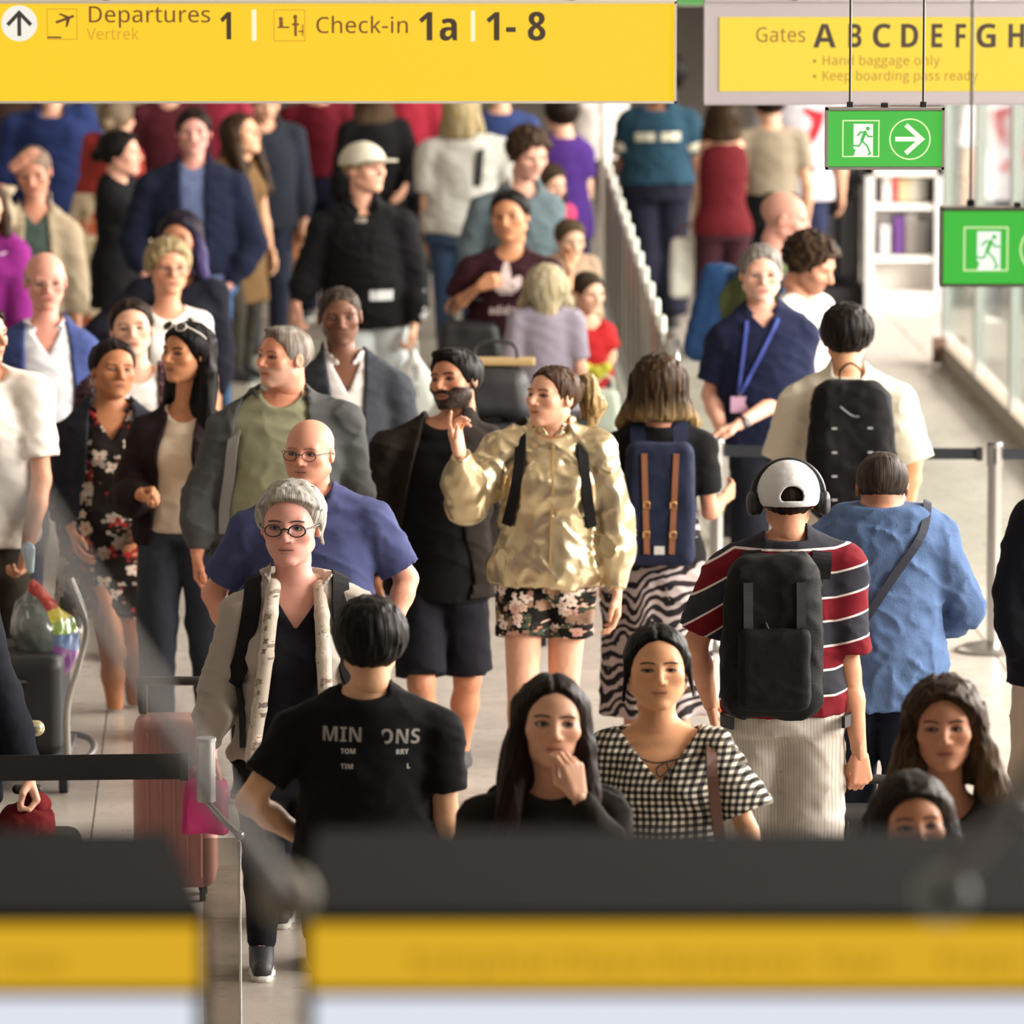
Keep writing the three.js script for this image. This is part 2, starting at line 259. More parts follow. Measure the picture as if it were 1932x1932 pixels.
function headColor(o) {
  const skin = lin(o.skin), lip = lin(o.lip ?? '#a8625a'), red = mix3(skin, [skin[0] * 1.02, skin[1] * 0.72, skin[2] * 0.66], 0.5), bc = o.beardColor ? lin(o.beardColor) : null, sc = o.scalp ? lin(o.scalp) : null, lash = lin(o.lash ?? '#2a1c16');
  return (x, y, z) => {
    const n = 1 + 0.05 * noise(x * 220, y * 220, z * 220) + 0.05 * noise(x * 60 + 9, y * 60, z * 60);
    let c = [skin[0] * n, skin[1] * n, skin[2] * n];
    const ax = abs(x);
    c = mix3(c, red, 0.5 * Math.exp(-(((ax - 0.043) / 0.02) ** 2) - ((y + 0.028) / 0.02) ** 2) * (z > 0.03 ? 1 : 0) + 0.45 * Math.exp(-((x / 0.014) ** 2) - ((y + 0.03) / 0.012) ** 2) * (z > 0.08 ? 1 : 0));
    if (ax > 0.0795 && y < 0.03) c = mix3(c, red, 0.6);
    if (bc) { const m = beardMask(x, y, z, o); if (m > 0) c = mix3(c, bc, clamp(m * (o.beardMix ?? 0.9) * (1 + 0.12 * noise(x * 190, y * 160, z * 190)), 0, 1)); }
    if (sc) { const m = sstep(0.0, 0.03, y * 0.9 - (z - 0.045) * 0.75) * sstep(-0.085, -0.07, y + max(0, z) * 0.4); c = mix3(c, sc, clamp(m, 0, 1) * (o.scalpMix ?? 0.7)); }
    if (z > 0.06) {
      const m = max(sstep(1.05, 0.85, hyp(x / 0.0235, (y + 0.0618) / 0.0056)), sstep(1.05, 0.85, hyp(x / 0.0200, (y + 0.0715) / 0.0066)));
      c = mix3(c, lip, (o.lipMix ?? 0.6) * m);
      if (abs(y + 0.066) < 0.0024 && ax < 0.022) c = mix3(c, lin('#4a2420'), 0.75);
      const ex = (ax - 0.0315) / 0.0165, ey = (y - 0.0012) / (0.0074 * (o.eye ?? 1)), r = hyp(ex, ey); if (r < 1.22 && z > 0.06) c = mix3(c, lash, (ey > 0 ? 0.9 : 0.55) * sstep(1.22, 1.0, r));
    }
    return c;
  };
}
const BALL = new THREE.SphereGeometry(0.0128, 20, 14).rotateX(PI / 2);
function eyeball(iris) {
  const g = BALL.clone(), p = g.attributes.position, c = [], i = lin(iris), w = [0.62, 0.58, 0.54];
  for (let k = 0; k < p.count; k++) { const q = p.getZ(k) / 0.0128; c.push(...(q > 0.955 ? [0.006, 0.005, 0.005] : q > 0.83 ? i : w)); }
  g.setAttribute('color', new THREE.Float32BufferAttribute(c, 3)); return g;
}
const LINE = [[0.2, 0.16], [0.092, 0.13], [0.078, 0.076], [0.055, 0.060], [0.030, 0.046], [0.002, 0.036], [-0.020, 0.026], [-0.030, -0.006], [-0.12, -0.03]];
// --- hair, in the head's frame
function hairField(h) {
  const t = h.t ?? 0.014, cran = ell(0, 0.030, -0.014, 0.0775, 0.089, 0.098), hl = h.line ?? 0.078, list = [], L = h.len ?? 0.2, part_ = h.part ?? 0;
  const nape = h.nape ?? -0.075, amp = h.amp ?? 0.0036, fr = h.freq ?? 75, fy = h.fy ?? 12;
  let zbv = 1;
  const base = (x, y, z) => {
    const yy = y - (hl - 0.078) + (h.arch ?? 4) * x * x + 0.0025 * noise(x * 60 + 7, 3, z * 60);
    let zc = 0.16;                                                                      // how far forward the hair reaches at each height: forehead, temple, sideburn, behind the ear, nape
    for (let i = 0; i < LINE.length - 1; i++) if (yy <= LINE[i][0] && yy > LINE[i + 1][0]) { zc = mix(LINE[i][1], LINE[i + 1][1], (LINE[i][0] - yy) / (LINE[i][0] - LINE[i + 1][0])); break; }
    if (yy <= -0.12) zc = -0.03;
    const zb = zc + (h.fwd ?? 0) - z; zbv = zb; let d = cran(x, y, z) - 0.0042 - max(t - 0.004, 0) * sstep(-0.004, h.rise ?? 0.04, zb);
    d = smax(d, -zb * 0.6, h.edge ?? 0.008); d = smax(d, nape - y + max(0, z) * 0.6, 0.01);
    return d;
  };
  const st = h.style;
  if (st === 'long') {
    const w = h.w ?? 0.085, zf = h.zf ?? 0.015;
    for (const s of [-1, 1]) { list.push(cone(V(s * 0.068, 0.045, zf - 0.02), V(s * w, -0.07, zf), 0.030, 0.028)); list.push(cone(V(s * w, -0.07, zf), V(s * (w + (h.flare ?? 0.005)), -L, zf + (h.fz ?? 0.02)), 0.030, h.end ?? 0.026)); }
    const y0 = -L + 0.01, y1 = 0.02, yc = (y0 + y1) / 2, hh = (y1 - y0) / 2, rr = 0.025;
    list.push((x, y, z) => { const k = sstep(0.03, -0.12, y), A = 0.083 + k * (h.flare ?? 0.005) * 1.2, e = (hyp(x / A, (z + 0.052) / 0.062) - 1) * 0.062; return hyp(max(e + rr, 0), max(abs(y - yc) - hh + rr, 0)) + min(max(e + rr, abs(y - yc) - hh + rr), 0) - rr; });
  }
  if (st === 'tail') { const P = h.tail.map((q) => V(...q)), r = h.tailR ?? [0.022, 0.032, 0.028, 0.012]; for (let i = 0; i < P.length - 1; i++) list.push(cone(P[i], P[i + 1], r[i] ?? 0.02, r[i + 1] ?? 0.012)); }
  if (st === 'bun') list.push(ell(...(h.bun ?? [0, -0.02, -0.125]), 0.042, 0.038, 0.034));
  if (h.quiff) list.push(ell(0, 0.105, 0.045, 0.055, 0.022, 0.045));
  if (h.crown) list.push(ell(...h.crown));
  for (const q of h.locks ?? []) list.push(cone(V(q[0], q[1], q[2]), V(q[3], q[4], q[5]), q[6], q[7]));
  const n = list.length, kk = h.k ?? 0.02;
  return (x, y, z) => {
    let d = base(x, y, z);
    for (let i = 0; i < n; i++) d = smin(d, list[i](x, y, z), kk);
    if (h.groove && y > 0.03 && z > -0.07) d += h.groove * sstep(0.004, 0.025, zbv) * Math.exp(-(((x - part_) / 0.005) ** 2));
    if (h.fringe) { const m = cran(x, y, z) - t; d = smin(d, smax(m, max(h.fringe - y, y - 0.1, -z - 0.0), 0.006), 0.008); }
    if (h.bald) d = smax(d, (h.bald === 2 ? y - 0.028 + z * 0.25 : 0.055 - hyp(x, z - 0.05) ) , 0.006);
    if (st === 'curly') d -= amp * 2.2 * (noise(x * 62, y * 62, z * 62) + 0.6 * noise(x * 120, y * 120, z * 120));
    else d -= amp * (y > 0.02 ? mix(0.15, 1, sstep(0, 0.03, zbv)) : 1) * (noise(x * fr, y * fy, z * fr) + 0.5 * noise(x * fr * 2.1 + 5, y * fy * 1.4, z * fr * 2.1));
    return d;
  };
}
// --- hand: wrist w, direction d, palm normal n (fingers curl towards it), thumb side s
function handField(w, d, n, s, curl, sc, thumbIn = 0.3, each) {
  const L = [[0.043, 0.026, 0.021], [0.047, 0.030, 0.022], [0.044, 0.028, 0.021], [0.034, 0.021, 0.019]], list = [], r = 0.0098 * sc, at = (a, b, c) => w.clone().addScaledVector(d, a * sc).addScaledVector(s, b * sc).addScaledVector(n, c * sc), palm = [];
  for (let i = 0; i < 4; i++) {
    const off = 0.030 - i * 0.0195, kn = at(0.088 - (i === 3 ? 0.010 : i === 0 ? 0.004 : 0), off, 0), c = each ? each[i] : curl;
    palm.push(cone(at(0.0, off * 0.6, 0), kn, 0.0155 * sc, 0.0125 * sc));
    let p = kn, a = 0; const segs = []; const spread = (1.5 - i) * 0.06 * (1 - c * 0.7);
    for (let j = 0; j < 3; j++) { a += c * (j === 0 ? 1.15 : 1.35); const q = p.clone().addScaledVector(d, L[i][j] * sc * cos(a) * cos(spread)).addScaledVector(n, L[i][j] * sc * sin(a)).addScaledVector(s, L[i][j] * sc * sin(spread) * cos(a)); segs.push(cone(p, q, r * (1 - j * 0.08) * (i === 3 ? 0.86 : 1), r * (0.93 - j * 0.1) * (i === 3 ? 0.86 : 1))); p = q; }
    list.push(blend(segs, 0.003 * sc));
  }
  const t0 = at(0.016, 0.022, 0.004), t1 = at(0.048, 0.050 - thumbIn * 0.012, 0.012 + thumbIn * 0.03), t2 = at(0.080, 0.058 - thumbIn * 0.045, 0.018 + thumbIn * 0.04), t3 = at(0.104, 0.058 - thumbIn * 0.075, 0.020 + thumbIn * 0.045);
  const body = blend([...palm, cone(t0, t1, 0.017 * sc, 0.0125 * sc)], 0.012 * sc), thumb = blend([cone(t1, t2, 0.0115 * sc, 0.0105 * sc), cone(t2, t3, 0.0105 * sc, 0.0082 * sc)], 0.003);
  return (x, y, z) => { let e = smin(body(x, y, z), thumb(x, y, z), 0.005); for (const f of list) e = smin(e, f(x, y, z), 0.0035); return e; };
}
// --- elliptical sweep of a torso: profile [t, half width, half depth, forward shift]
const PROFILE = { m: [[-0.02, 0.13, 0.10, 0], [0.12, 0.170, 0.112, -0.008], [0.36, 0.152, 0.104, 0.004], [0.52, 0.158, 0.110, 0.006], [0.68, 0.172, 0.118, 0.004], [0.82, 0.178, 0.110, -0.006], [0.92, 0.150, 0.085, -0.018], [1.0, 0.075, 0.062, -0.024]], f: [[-0.02, 0.14, 0.105, 0], [0.10, 0.176, 0.115, -0.012], [0.36, 0.132, 0.095, 0.002], [0.50, 0.140, 0.100, 0.004], [0.66, 0.152, 0.112, 0.006], [0.82, 0.155, 0.098, -0.006], [0.92, 0.130, 0.078, -0.018], [1.0, 0.062, 0.056, -0.024]] };
function torsoField(B, grow, tmin, tmax, flare = 0, extra) {
  const pr = PROFILE[B.sex], T = pr.map((q) => q[0]), { base, axis, side, front, len } = B, k = B.k, bw = B.bw, belly = B.belly, W = (t) => {
    if (t <= T[0]) return [pr[1][1], pr[1][2], 0];
    let i = 0; while (i < T.length - 2 && t > T[i + 1]) i++;
    const u = clamp((t - T[i]) / (T[i + 1] - T[i]), 0, 1), s = u * u * (3 - 2 * u); return [mix(pr[i][1], pr[i + 1][1], s), mix(pr[i][2], pr[i + 1][2], s), mix(pr[i][3], pr[i + 1][3], s)];
  };
  const N = 160, A = new Float32Array(N + 1), Bd = new Float32Array(N + 1), Sh = new Float32Array(N + 1);
  for (let i = 0; i <= N; i++) {
    const t = mix(tmin, tmax, i / N), q = t < 0.12 && grow > 0.004 ? W(0.12) : W(t), g = typeof grow === 'number' ? grow : grow; let gg = g; if (extra) gg += extra(t);
    const fl = t < 0.3 ? flare * (0.3 - t) * len : 0, bl = belly * Math.exp(-(((t - 0.33) / 0.22) ** 2));
    A[i] = q[0] * k * bw + gg + fl + bl * 0.5; Bd[i] = q[1] * k * mix(1, bw, 0.6) + gg + fl * 0.6 + bl * 0.55; Sh[i] = q[2] * k + bl * 0.5;
  }
  return (x, y, z) => {
    const qx = x - base.x, qy = y - base.y, qz = z - base.z, t = (qx * axis.x + qy * axis.y + qz * axis.z) / len, X = qx * side.x + qy * side.y + qz * side.z;
    let u = (clamp(t, tmin, tmax) - tmin) / (tmax - tmin) * N; const i = min(u | 0, N - 1); u -= i;
    const a = A[i] + (A[i + 1] - A[i]) * u, b = Bd[i] + (Bd[i + 1] - Bd[i]) * u, Z = qx * front.x + qy * front.y + qz * front.z - Sh[i];
    const kx = X / a, kz = Z / b, k0 = sqrt(kx * kx + kz * kz), k1 = sqrt(kx * kx / (a * a) + kz * kz / (b * b)), d = k1 < 1e-5 ? -min(a, b) : k0 * (k0 - 1) / k1;
    const e = t > tmax ? (t - tmax) * len : t < tmin ? (tmin - t) * len : 0;
    return e > 0 ? (d > 0 ? sqrt(d * d + e * e) : e) : max(d, -min(tmax - t, t - tmin) * len - 0.0001);
  };
}
const gauss = (t, m, s) => Math.exp(-(((t - m) / s) ** 2));
const HAIRMAT = new THREE.MeshPhysicalMaterial({ color: 0xffffff, vertexColors: true, roughness: 0.5, specularIntensity: 0.2, map: STRANDS, bumpMap: STRANDS, bumpScale: 0.004 });
const SKINMAT = new THREE.MeshPhysicalMaterial({ color: 0xffffff, vertexColors: true, roughness: 0.52, specularIntensity: 0.55, sheen: 0.15, sheenColor: new THREE.Color(0.6, 0.3, 0.2) });
const EYEMAT = new THREE.MeshPhysicalMaterial({ color: 0xffffff, vertexColors: true, roughness: 0.18 });
const fold = (amp, fx, fy, s) => (x, y, z) => { const r = 1 - 2 * abs(noise(x * fx * 0.9 + s, y * fy * 1.5 + (x - z) * fx * 0.7, z * fx * 0.9 - s)), q = 1 - 2 * abs(noise(x * fx * 1.7 - s, y * fy * 2.4 - (x + z) * fx * 1.1, z * fx * 1.7 + s)); const u = noise(x * fx * 2.6 + s, y * fy * 3.1 + x * fx * 1.5, z * fx * 2.6); return amp * (0.75 * noise(x * fx + s, y * fy + (x + z) * fx * 0.5, z * fx + s * 2) + 0.75 * r * r * r + 0.55 * q * abs(q) + 0.3 * u); };
let personCount = 0; const who = {};
function person(o) {
  const id = ++personCount, lod = LOD[o.lod ?? 1], at0 = o.at ?? atHeight(o.top[0], o.top[1], o.h), root = thing('person', o.label, 'person', [at0.x, 0, at0.z], 0, o.group), h = o.h, k = h / 1.75 * (o.bs ?? 1), Z0 = at0.z;
  const U = (q) => { const r = ray(q[0], q[1]), t = (Z0 + (q[2] ?? 0)) / r.z; return V(r.x * t - at0.x, EYE + r.y * t, q[2] ?? 0); };
  const sex = o.fem ? 'f' : 'm', yaw = rad(o.yaw ?? 0), hs = (o.hs ?? 1.06) * (o.child ? 1 : 1), front0 = V(sin(yaw), 0, cos(yaw)), back = cos(yaw) < 0;
  const hairTop = o.hairTop ?? 0.01;
  const face = o.face ?? [o.yaw ?? 0, 0, 0], tilt = new THREE.Matrix4().makeRotationFromEuler(new THREE.Euler(-rad(face[1] ?? 0), rad(face[0]), rad(face[2] ?? 0), 'YXZ'));
  const ky = 0.895, headC = V(0, h - (0.119 + hairTop) * hs * ky, 0), headM = new THREE.Matrix4().makeTranslation(headC).multiply(tilt).multiply(new THREE.Matrix4().makeScale(hs, hs * ky, hs));
  const neckTop = V(0, -0.11, -0.025).applyMatrix4(headM);
  const neck = o.neck ? U(o.neck) : V(front0.x * -0.03, h * 0.835, front0.z * -0.03), hip = o.hip ? U(o.hip) : V(neck.x * 0.8 - front0.x * 0.0, h * 0.475, neck.z + front0.z * 0.0);
  // torso frame
  const axis = neck.clone().sub(hip), len = axis.length(); axis.normalize();
  let side = V(cos(yaw), 0, -sin(yaw)); if (o.roll) side.applyAxisAngle(V(0, 0, 1), rad(o.roll)); side.addScaledVector(axis, -side.dot(axis)).normalize();
  const front = side.clone().cross(axis).normalize();
  const B = { sex, base: hip, axis, side, front, len, k, bw: o.bw ?? 1, belly: o.belly ?? 0 };
  const T = (x, t, z) => hip.clone().addScaledVector(axis, t * len).addScaledVector(side, x).addScaledVector(front, z);   // torso coordinates -> local point
  const sw = (sex === 'f' ? 0.163 : 0.185) * k * B.bw * (o.shw ?? 1), sg = { l: back ? 1 : -1, r: back ? -1 : 1 };
  const arms = {}, skinC = lin(o.skin);
  for (const s of ['l', 'r']) {
    const a = o.arms?.[s] ?? {}, S = a.s ? U(a.s) : T(sg[s] * sw, 0.868, -0.012), out = side.clone().multiplyScalar(sg[s]);
    const E = a.e ? U(a.e) : S.clone().add(V(0, -0.285 * k, 0)).addScaledVector(out, 0.055 * k).addScaledVector(front, -0.02), W = a.w ? U(a.w) : E.clone().add(V(0, -0.245 * k, 0)).addScaledVector(out, 0.01).addScaledVector(front, 0.07);
    arms[s] = { S, E, W, a, out };
  }
  const legs = {};
  for (const s of ['l', 'r']) {
    const a = o.legs?.[s] ?? {}, H = T(sg[s] * 0.088 * k, 0.05, 0), st = (a.step ?? (s === 'l' ? 0.07 : -0.09)), A = a.a ? U(a.a) : V(H.x + side.x * sg[s] * 0.015 + front0.x * st, 0.085, H.z + front0.z * st), K = a.k ? U(a.k) : H.clone().lerp(A, 0.5).addScaledVector(front0, 0.035);
    legs[s] = { H, K, A };
  }
  const ar = (sex === 'f' ? 0.9 : 1) * k * (o.limb ?? 1), lr = (sex === 'f' ? 1 : 1) * k * (o.legR ?? 1);
  // body
  const trunk = torsoField(B, 0, -0.02, 1.0), prims = [cone(T(0, 0.95, -0.02), neckTop, 0.056 * k, (o.neckR ?? 0.053) * hs * 0.98)];
  if (sex === 'f' && !o.child) for (const s of [-1, 1]) prims.push(ell(...T(s * 0.07 * k, 0.655, 0.085 * k).toArray(), 0.058 * k, 0.055 * k, 0.05 * k));
  const armP = {}, legP = {};
  for (const s of ['l', 'r']) {
    const A = arms[s], sh = [cone(T(sg[s] * 0.05, 0.965, -0.02), A.S, 0.04 * k, 0.052 * ar), cone(A.S, A.E, 0.052 * ar, 0.040 * ar), cone(A.E, A.E.clone().lerp(A.W, 0.35), 0.039 * ar, 0.041 * ar), cone(A.E.clone().lerp(A.W, 0.35), A.W, 0.041 * ar, 0.0265 * ar)];
    armP[s] = blend(sh, 0.02);
    const G = legs[s]; legP[s] = blend([cone(G.H, G.K, 0.086 * lr, 0.056 * lr), cone(G.K, G.K.clone().lerp(G.A, 0.35), 0.052 * lr, 0.056 * lr), cone(G.K.clone().lerp(G.A, 0.35), G.A, 0.056 * lr, 0.036 * lr), cone(G.A, G.A.clone().addScaledVector(front0, 0.11 * k).add(V(0, -0.045, 0)), 0.036 * k, 0.03 * k)], 0.025);
  }
  const pb = blend(prims, 0.03), bodyF = (x, y, z) => { let d = smin(trunk(x, y, z), pb(x, y, z), 0.03); d = smin(d, armP.l(x, y, z), 0.03); d = smin(d, armP.r(x, y, z), 0.03); d = smin(d, legP.l(x, y, z), 0.02); return smin(d, legP.r(x, y, z), 0.02); };
  const pts = [hip, neck, neckTop, headC]; for (const s of ['l', 'r']) pts.push(arms[s].S, arms[s].E, arms[s].W, legs[s].H, legs[s].K, legs[s].A);
  const lo = [Infinity, 0.0, Infinity], hi = [-Infinity, h, -Infinity]; for (const p of pts) { lo[0] = min(lo[0], p.x - 0.2); hi[0] = max(hi[0], p.x + 0.2); lo[2] = min(lo[2], p.z - 0.2); hi[2] = max(hi[2], p.z + 0.22); }
  const skinFn = (x, y, z) => { const n = 1 + 0.05 * noise(x * 90, y * 90, z * 90) + 0.03 * noise(x * 25, y * 25, z * 25); return [skinC[0] * n, skinC[1] * n, skinC[2] * n]; };
  const geos = [mesher(bodyF, [lo[0], 0.0, lo[2]], [hi[0], neckTop.y + 0.02, hi[2]], lod.body, { color: skinFn })];
  // head
  const ho = { skin: o.skin, fem: o.fem, ...o.head }, hf = headField(ho), hc = (o.backHead ? 0.007 : lod.head);
  geos.push(mesher(hf, [-0.105, -0.20, -0.135], [0.105, 0.130, 0.135], hc, { color: headColor(ho), margin: 0.006 }).applyMatrix4(headM));
  // hands
  for (const s of ['l', 'r']) {
    const A = arms[s], a = A.a; if (a.hand === false) continue;
    const d = (a.dir ? V(...a.dir) : A.W.clone().sub(A.E)).normalize(); let n = a.palm ? V(...a.palm) : A.out.clone().negate(); n.addScaledVector(d, -n.dot(d)).normalize();
    let th = a.thumb ? V(...a.thumb) : front.clone(); th.addScaledVector(d, -th.dot(d)).addScaledVector(n, -th.dot(n)).normalize();
    const w = A.W.clone().addScaledVector(d, 0.005), sc = 0.98 * k * (a.hsz ?? 1), f0 = handField(w, d, n, th, a.curl ?? 0.3, sc, a.tin ?? 0.3, a.each), c = w.clone().addScaledVector(d, 0.07);
    geos.push(mesher(f0, [c.x - 0.16, c.y - 0.16, c.z - 0.16], [c.x + 0.16, c.y + 0.16, c.z + 0.16], lod.hand, { color: skinFn, margin: 0.006 }));
  }
  const body = part('body', mergeGeometries(geos), SKINMAT, root);
  // eyes, brows
  if (!o.backHead) {
    const eg = eyeball(o.head?.iris ?? '#3a2416'), look = o.look ?? [0, 0];
    for (const s of [-1, 1]) {
      const g = eg.clone().applyMatrix4(new THREE.Matrix4().makeRotationFromEuler(new THREE.Euler(-rad(look[1]), rad(look[0]), 0))).translate(s * 0.0315, 0.0015, 0.0672).applyMatrix4(headM); part('eye', g, EYEMAT, root);
      const P = []; for (let i = 0; i <= 6; i++) { const u = i / 6, x = s * mix(0.013, 0.050, u), y = 0.0225 + 0.0048 * sin(u * PI * 0.85) - 0.003 * u - (o.head?.browTilt ?? 0) * (0.5 - u) * 0.012; let z = 0.12; for (let q = 0; q < 40; q++) { const dd = hf(x, y, z); if (dd < 0.0005) break; z -= max(dd * 0.6, 0.0004); } P.push(V(x, y, z)); }
      part('eyebrow', new THREE.TubeGeometry(new THREE.CatmullRomCurve3(P), 10, 0.0025 * (o.head?.brow ?? 1), 6).scale(1, 1, 1).applyMatrix4(headM), mat(o.head?.browColor ?? o.hair?.color ?? '#2b1d15', 0.8), root);
    }
  }
  // hair
  if (o.hair) {
    const H = o.hair, f = hairField(H), c1 = lin(H.color), c2 = lin(H.color2 ?? H.color), c3 = H.color3 ? lin(H.color3) : null, L = max(0.16, (H.len ?? 0.1) + 0.06, H.low ?? 0), zb = H.zb ?? 0.2, xx = H.xx ?? 0.17;
    const col = (x, y, z) => { let c = mix3(c1, c2, clamp(0.5 + 0.6 * 1.3 * noise(x * 85 + 3, y * 9, z * 85), 0, 1)); if (H.zgrad && c3) c = mix3(c, c3, sstep(-0.105, -0.15, z + 0.01 * noise(x * 60, y * 8, z * 60))); else if (c3) c = mix3(c, c3, sstep(H.g0 ?? 0.02, H.g1 ?? -0.12, y + 0.02 * noise(x * 60, y * 8, z * 60))); const n = 1 + 0.28 * noise(x * 150, y * 16, z * 150); return [c[0] * n, c[1] * n, c[2] * n]; };
    part('hair', mesher(f, [-xx, -L, -zb], [xx, 0.19, H.zfmax ?? 0.15], H.cell ?? lod.hair, { color: col, uv: (x, y, z) => [Math.atan2(x, -z + 0.001) * 0.16, y], margin: 0.015 }).applyMatrix4(headM), HAIRMAT, root);
  }
  const ctx = { o, root, U, T, B, arms, legs, headM, headC, hf, hip, neck, side, front, front0, axis, len, k, sg, bodyF, lod, lo, hi, h, ar, lr, id, sw, hs, neckTop, fields: {} };
  for (const w of o.wear ?? []) (typeof w === 'function' ? w : garment(w))(ctx);
  shoes(ctx, o.shoes ?? {});
  if (o.key) who[o.key] = ctx;
  return ctx;
}
// --- clothes
function garment(w) {
  return (c) => {
    const { B, T, arms, legs, sg, lo, hi, k, ar, lr, len, hip, axis, side, front, neckTop, h } = c, grow = w.grow ?? 0.014, cell = w.cell ?? (w.kind === 'pants' ? c.lod.leg : c.lod.cloth);
    let f; const list = [];
    const amp = w.fold ?? 0.006, fd = fold(amp, w.fx ?? 7, w.fy ?? 9, c.id * 3.1 + (w.seed ?? 0));
    if (w.kind === 'top') {
      const hem = w.hem ?? 0.46 * h, tmin = (hem - hip.y) / (axis.y * len), tr = torsoField(B, grow, tmin, w.high ?? 1.0, w.flare ?? 0.06, (t) => (w.loose ?? 0.012) * gauss(t, 0.3, 0.3) - (w.puff ? 0 : 0) + (w.puff ?? 0) * gauss(t, tmin + 0.12, 0.12)), sl = w.sleeve ?? 0.6;
      const bust = c.o.fem && !c.o.child ? blend([-1, 1].map((s) => ell(...T(s * 0.07 * k, 0.655, 0.085 * k).toArray(), 0.06 * k + grow, 0.058 * k + grow, 0.05 * k + grow)), 0.05) : null;
      const nk = cone(T(0, 0.93, -0.02), T(0, 0.95, -0.02).lerp(neckTop, 0.6), 0.06 * k + grow, 0.056 * k + grow); const sv = []; const sg2 = w.sgrow ?? grow + 0.004;
      if (sl > 0) for (const s of ['l', 'r']) {
        if (w.only && w.only !== s) continue;
        const A = arms[s], q = [cone(T(sg[s] * 0.05, 0.965, -0.02), A.S, 0.04 * k + grow * 0.8, 0.052 * ar + sg2)];
        const u1 = min(sl, 1); q.push(cone(A.S, A.S.clone().lerp(A.E, u1), 0.053 * ar + sg2, mix(0.053, 0.042, u1) * ar + sg2 * (w.swide ?? 1), sl <= 1));
        if (sl > 1) { const mid = A.E.clone().lerp(A.W, min(0.45, sl - 1)); q.push(cone(A.E, mid, 0.042 * ar + sg2, 0.043 * ar + sg2 * (w.swide ?? 1), sl - 1 <= 0.45)); if (sl - 1 > 0.45) q.push(cone(mid, A.E.clone().lerp(A.W, sl - 1), 0.043 * ar + sg2 * (w.swide ?? 1), 0.029 * ar + (w.cuff ?? 0.008), true)); }
        sv.push(blend(q, 0.018));
      }
      const nr = w.nr ?? 0.075, nd = w.nd ?? 0.045, nc = T(0, 0.985, -0.012), V1 = w.v ?? 0, ow = w.open, col = w.collar;
      f = (x, y, z) => {
        let d = smin(tr(x, y, z), nk(x, y, z), 0.03); if (bust) d = smin(d, bust(x, y, z), 0.04);
        for (const q of sv) d = smin(d, q(x, y, z), 0.028);
        const qx = x - hip.x, qy = y - hip.y, qz = z - hip.z, t = (qx * axis.x + qy * axis.y + qz * axis.z) / len, X = qx * side.x + qy * side.y + qz * side.z, Zf = qx * front.x + qy * front.y + qz * front.z;
        if (d < 0.05) {
          d -= fd(x, y, z);
          const up = (t - 1) * len;                                                                            // above the neck base
          // neckline: cut straight through, so that its edge is clean
          const q = abs(X) / nr, sh = V1 ? 1 - q : 1 - q * q, dr = Zf > -0.02 ? nd + V1 : (w.nb ?? 0.004); d = smax(d, min(nr - abs(X), up + dr * sh), 0.004);
          if (ow) { const wd = mix(ow[1], ow[0], clamp(t, 0, 1)) + (ow[2] ?? 0) * noise(y * 6, 1, c.id); d = smax(d, -max(abs(X - (ow[3] ?? 0)) - wd, -(Zf - (ow[4] ?? 0.0))), 0.008); }
        }
        if (col) { const rr = hyp(X, Zf + 0.022) , hgt = (t - 0.965) * len, ring = abs(rr - (nr + 0.004 + hgt * (col.lean ?? 0.12))) - (col.th ?? 0.007); const ch = (col.h ?? 0.045) * (Zf > 0 ? mix(0.25, 1, sstep(col.gap ?? 0.03, (col.gap ?? 0.03) + 0.045, abs(X))) : 1); let e = max(ring, hgt - ch, -hgt - 0.02); e = max(e, -max(abs(X) - (col.gap ?? 0.03), -Zf)); d = smin(d, e, 0.006); }
        return d;
      };
    } else if (w.kind === 'pants') {
      const waist = w.waist ?? 0.60 * h, hemF = w.leg ?? 2, tr = torsoField(B, grow, -0.04, (waist - hip.y) / (axis.y * len), 0), q = {};
      for (const s of ['l', 'r']) {
        const G = legs[s], L = [], wd = w.wide ?? 0; 
        if (hemF <= 1) L.push(cone(G.H, G.H.clone().lerp(G.K, hemF), 0.09 * lr + grow, mix(0.09, 0.058, hemF) * lr + grow + wd, true));
        else { L.push(cone(G.H, G.K, 0.09 * lr + grow, 0.058 * lr + grow + wd * 0.7)); L.push(cone(G.K, G.K.clone().lerp(G.A, hemF - 1), 0.058 * lr + grow + wd * 0.7, mix(0.058, 0.036, hemF - 1) * lr + grow + wd, true)); }
        q[s] = blend(L, 0.02);
      }
      f = (x, y, z) => { let d = smin(tr(x, y, z), smin(q.l(x, y, z), q.r(x, y, z), 0.006), 0.03); return d < 0.05 ? d - fd(x, y, z) : d; };
    } else if (w.kind === 'skirt') {
      const top = w.waist ?? 0.60 * h, hem = w.hem, W0 = w.w0 ?? 0.15, W1 = w.w1 ?? 0.2, cx = hip.x, cz = hip.z;
      f = (x, y, z) => { const t = clamp((top - y) / (top - hem), 0, 1), a = mix(W0, W1, sstep(0, 0.45, t) * 0.75 + 0.25 * t) * k, b = a * 0.78, an = Math.atan2(x - cx, z - cz), r = hyp((x - cx) / a, (z - cz) / b) - 1; let d = r * b * 0.9 - (w.pleat ?? 0.006) * t * sin(an * (w.np ?? 9) + 2 * noise(0, y * 3, 5)); d = max(d, y - top, hem - y); return d < 0.05 ? d - fd(x, y, z) : d; };
    }
    const L0 = [lo[0] - 0.06, max(0.02, (w.kind === 'top' ? (w.hem ?? 0.46 * h) : w.kind === 'skirt' ? w.hem : 0.0) - (w.kind === 'top' && (w.sleeve ?? 0.6) > 0.8 ? 0.35 : 0.1)), lo[2] - 0.06], H0 = [hi[0] + 0.06, w.kind === 'top' ? neckTop.y + 0.03 : (w.waist ?? 0.6 * h) + 0.04, hi[2] + 0.06];
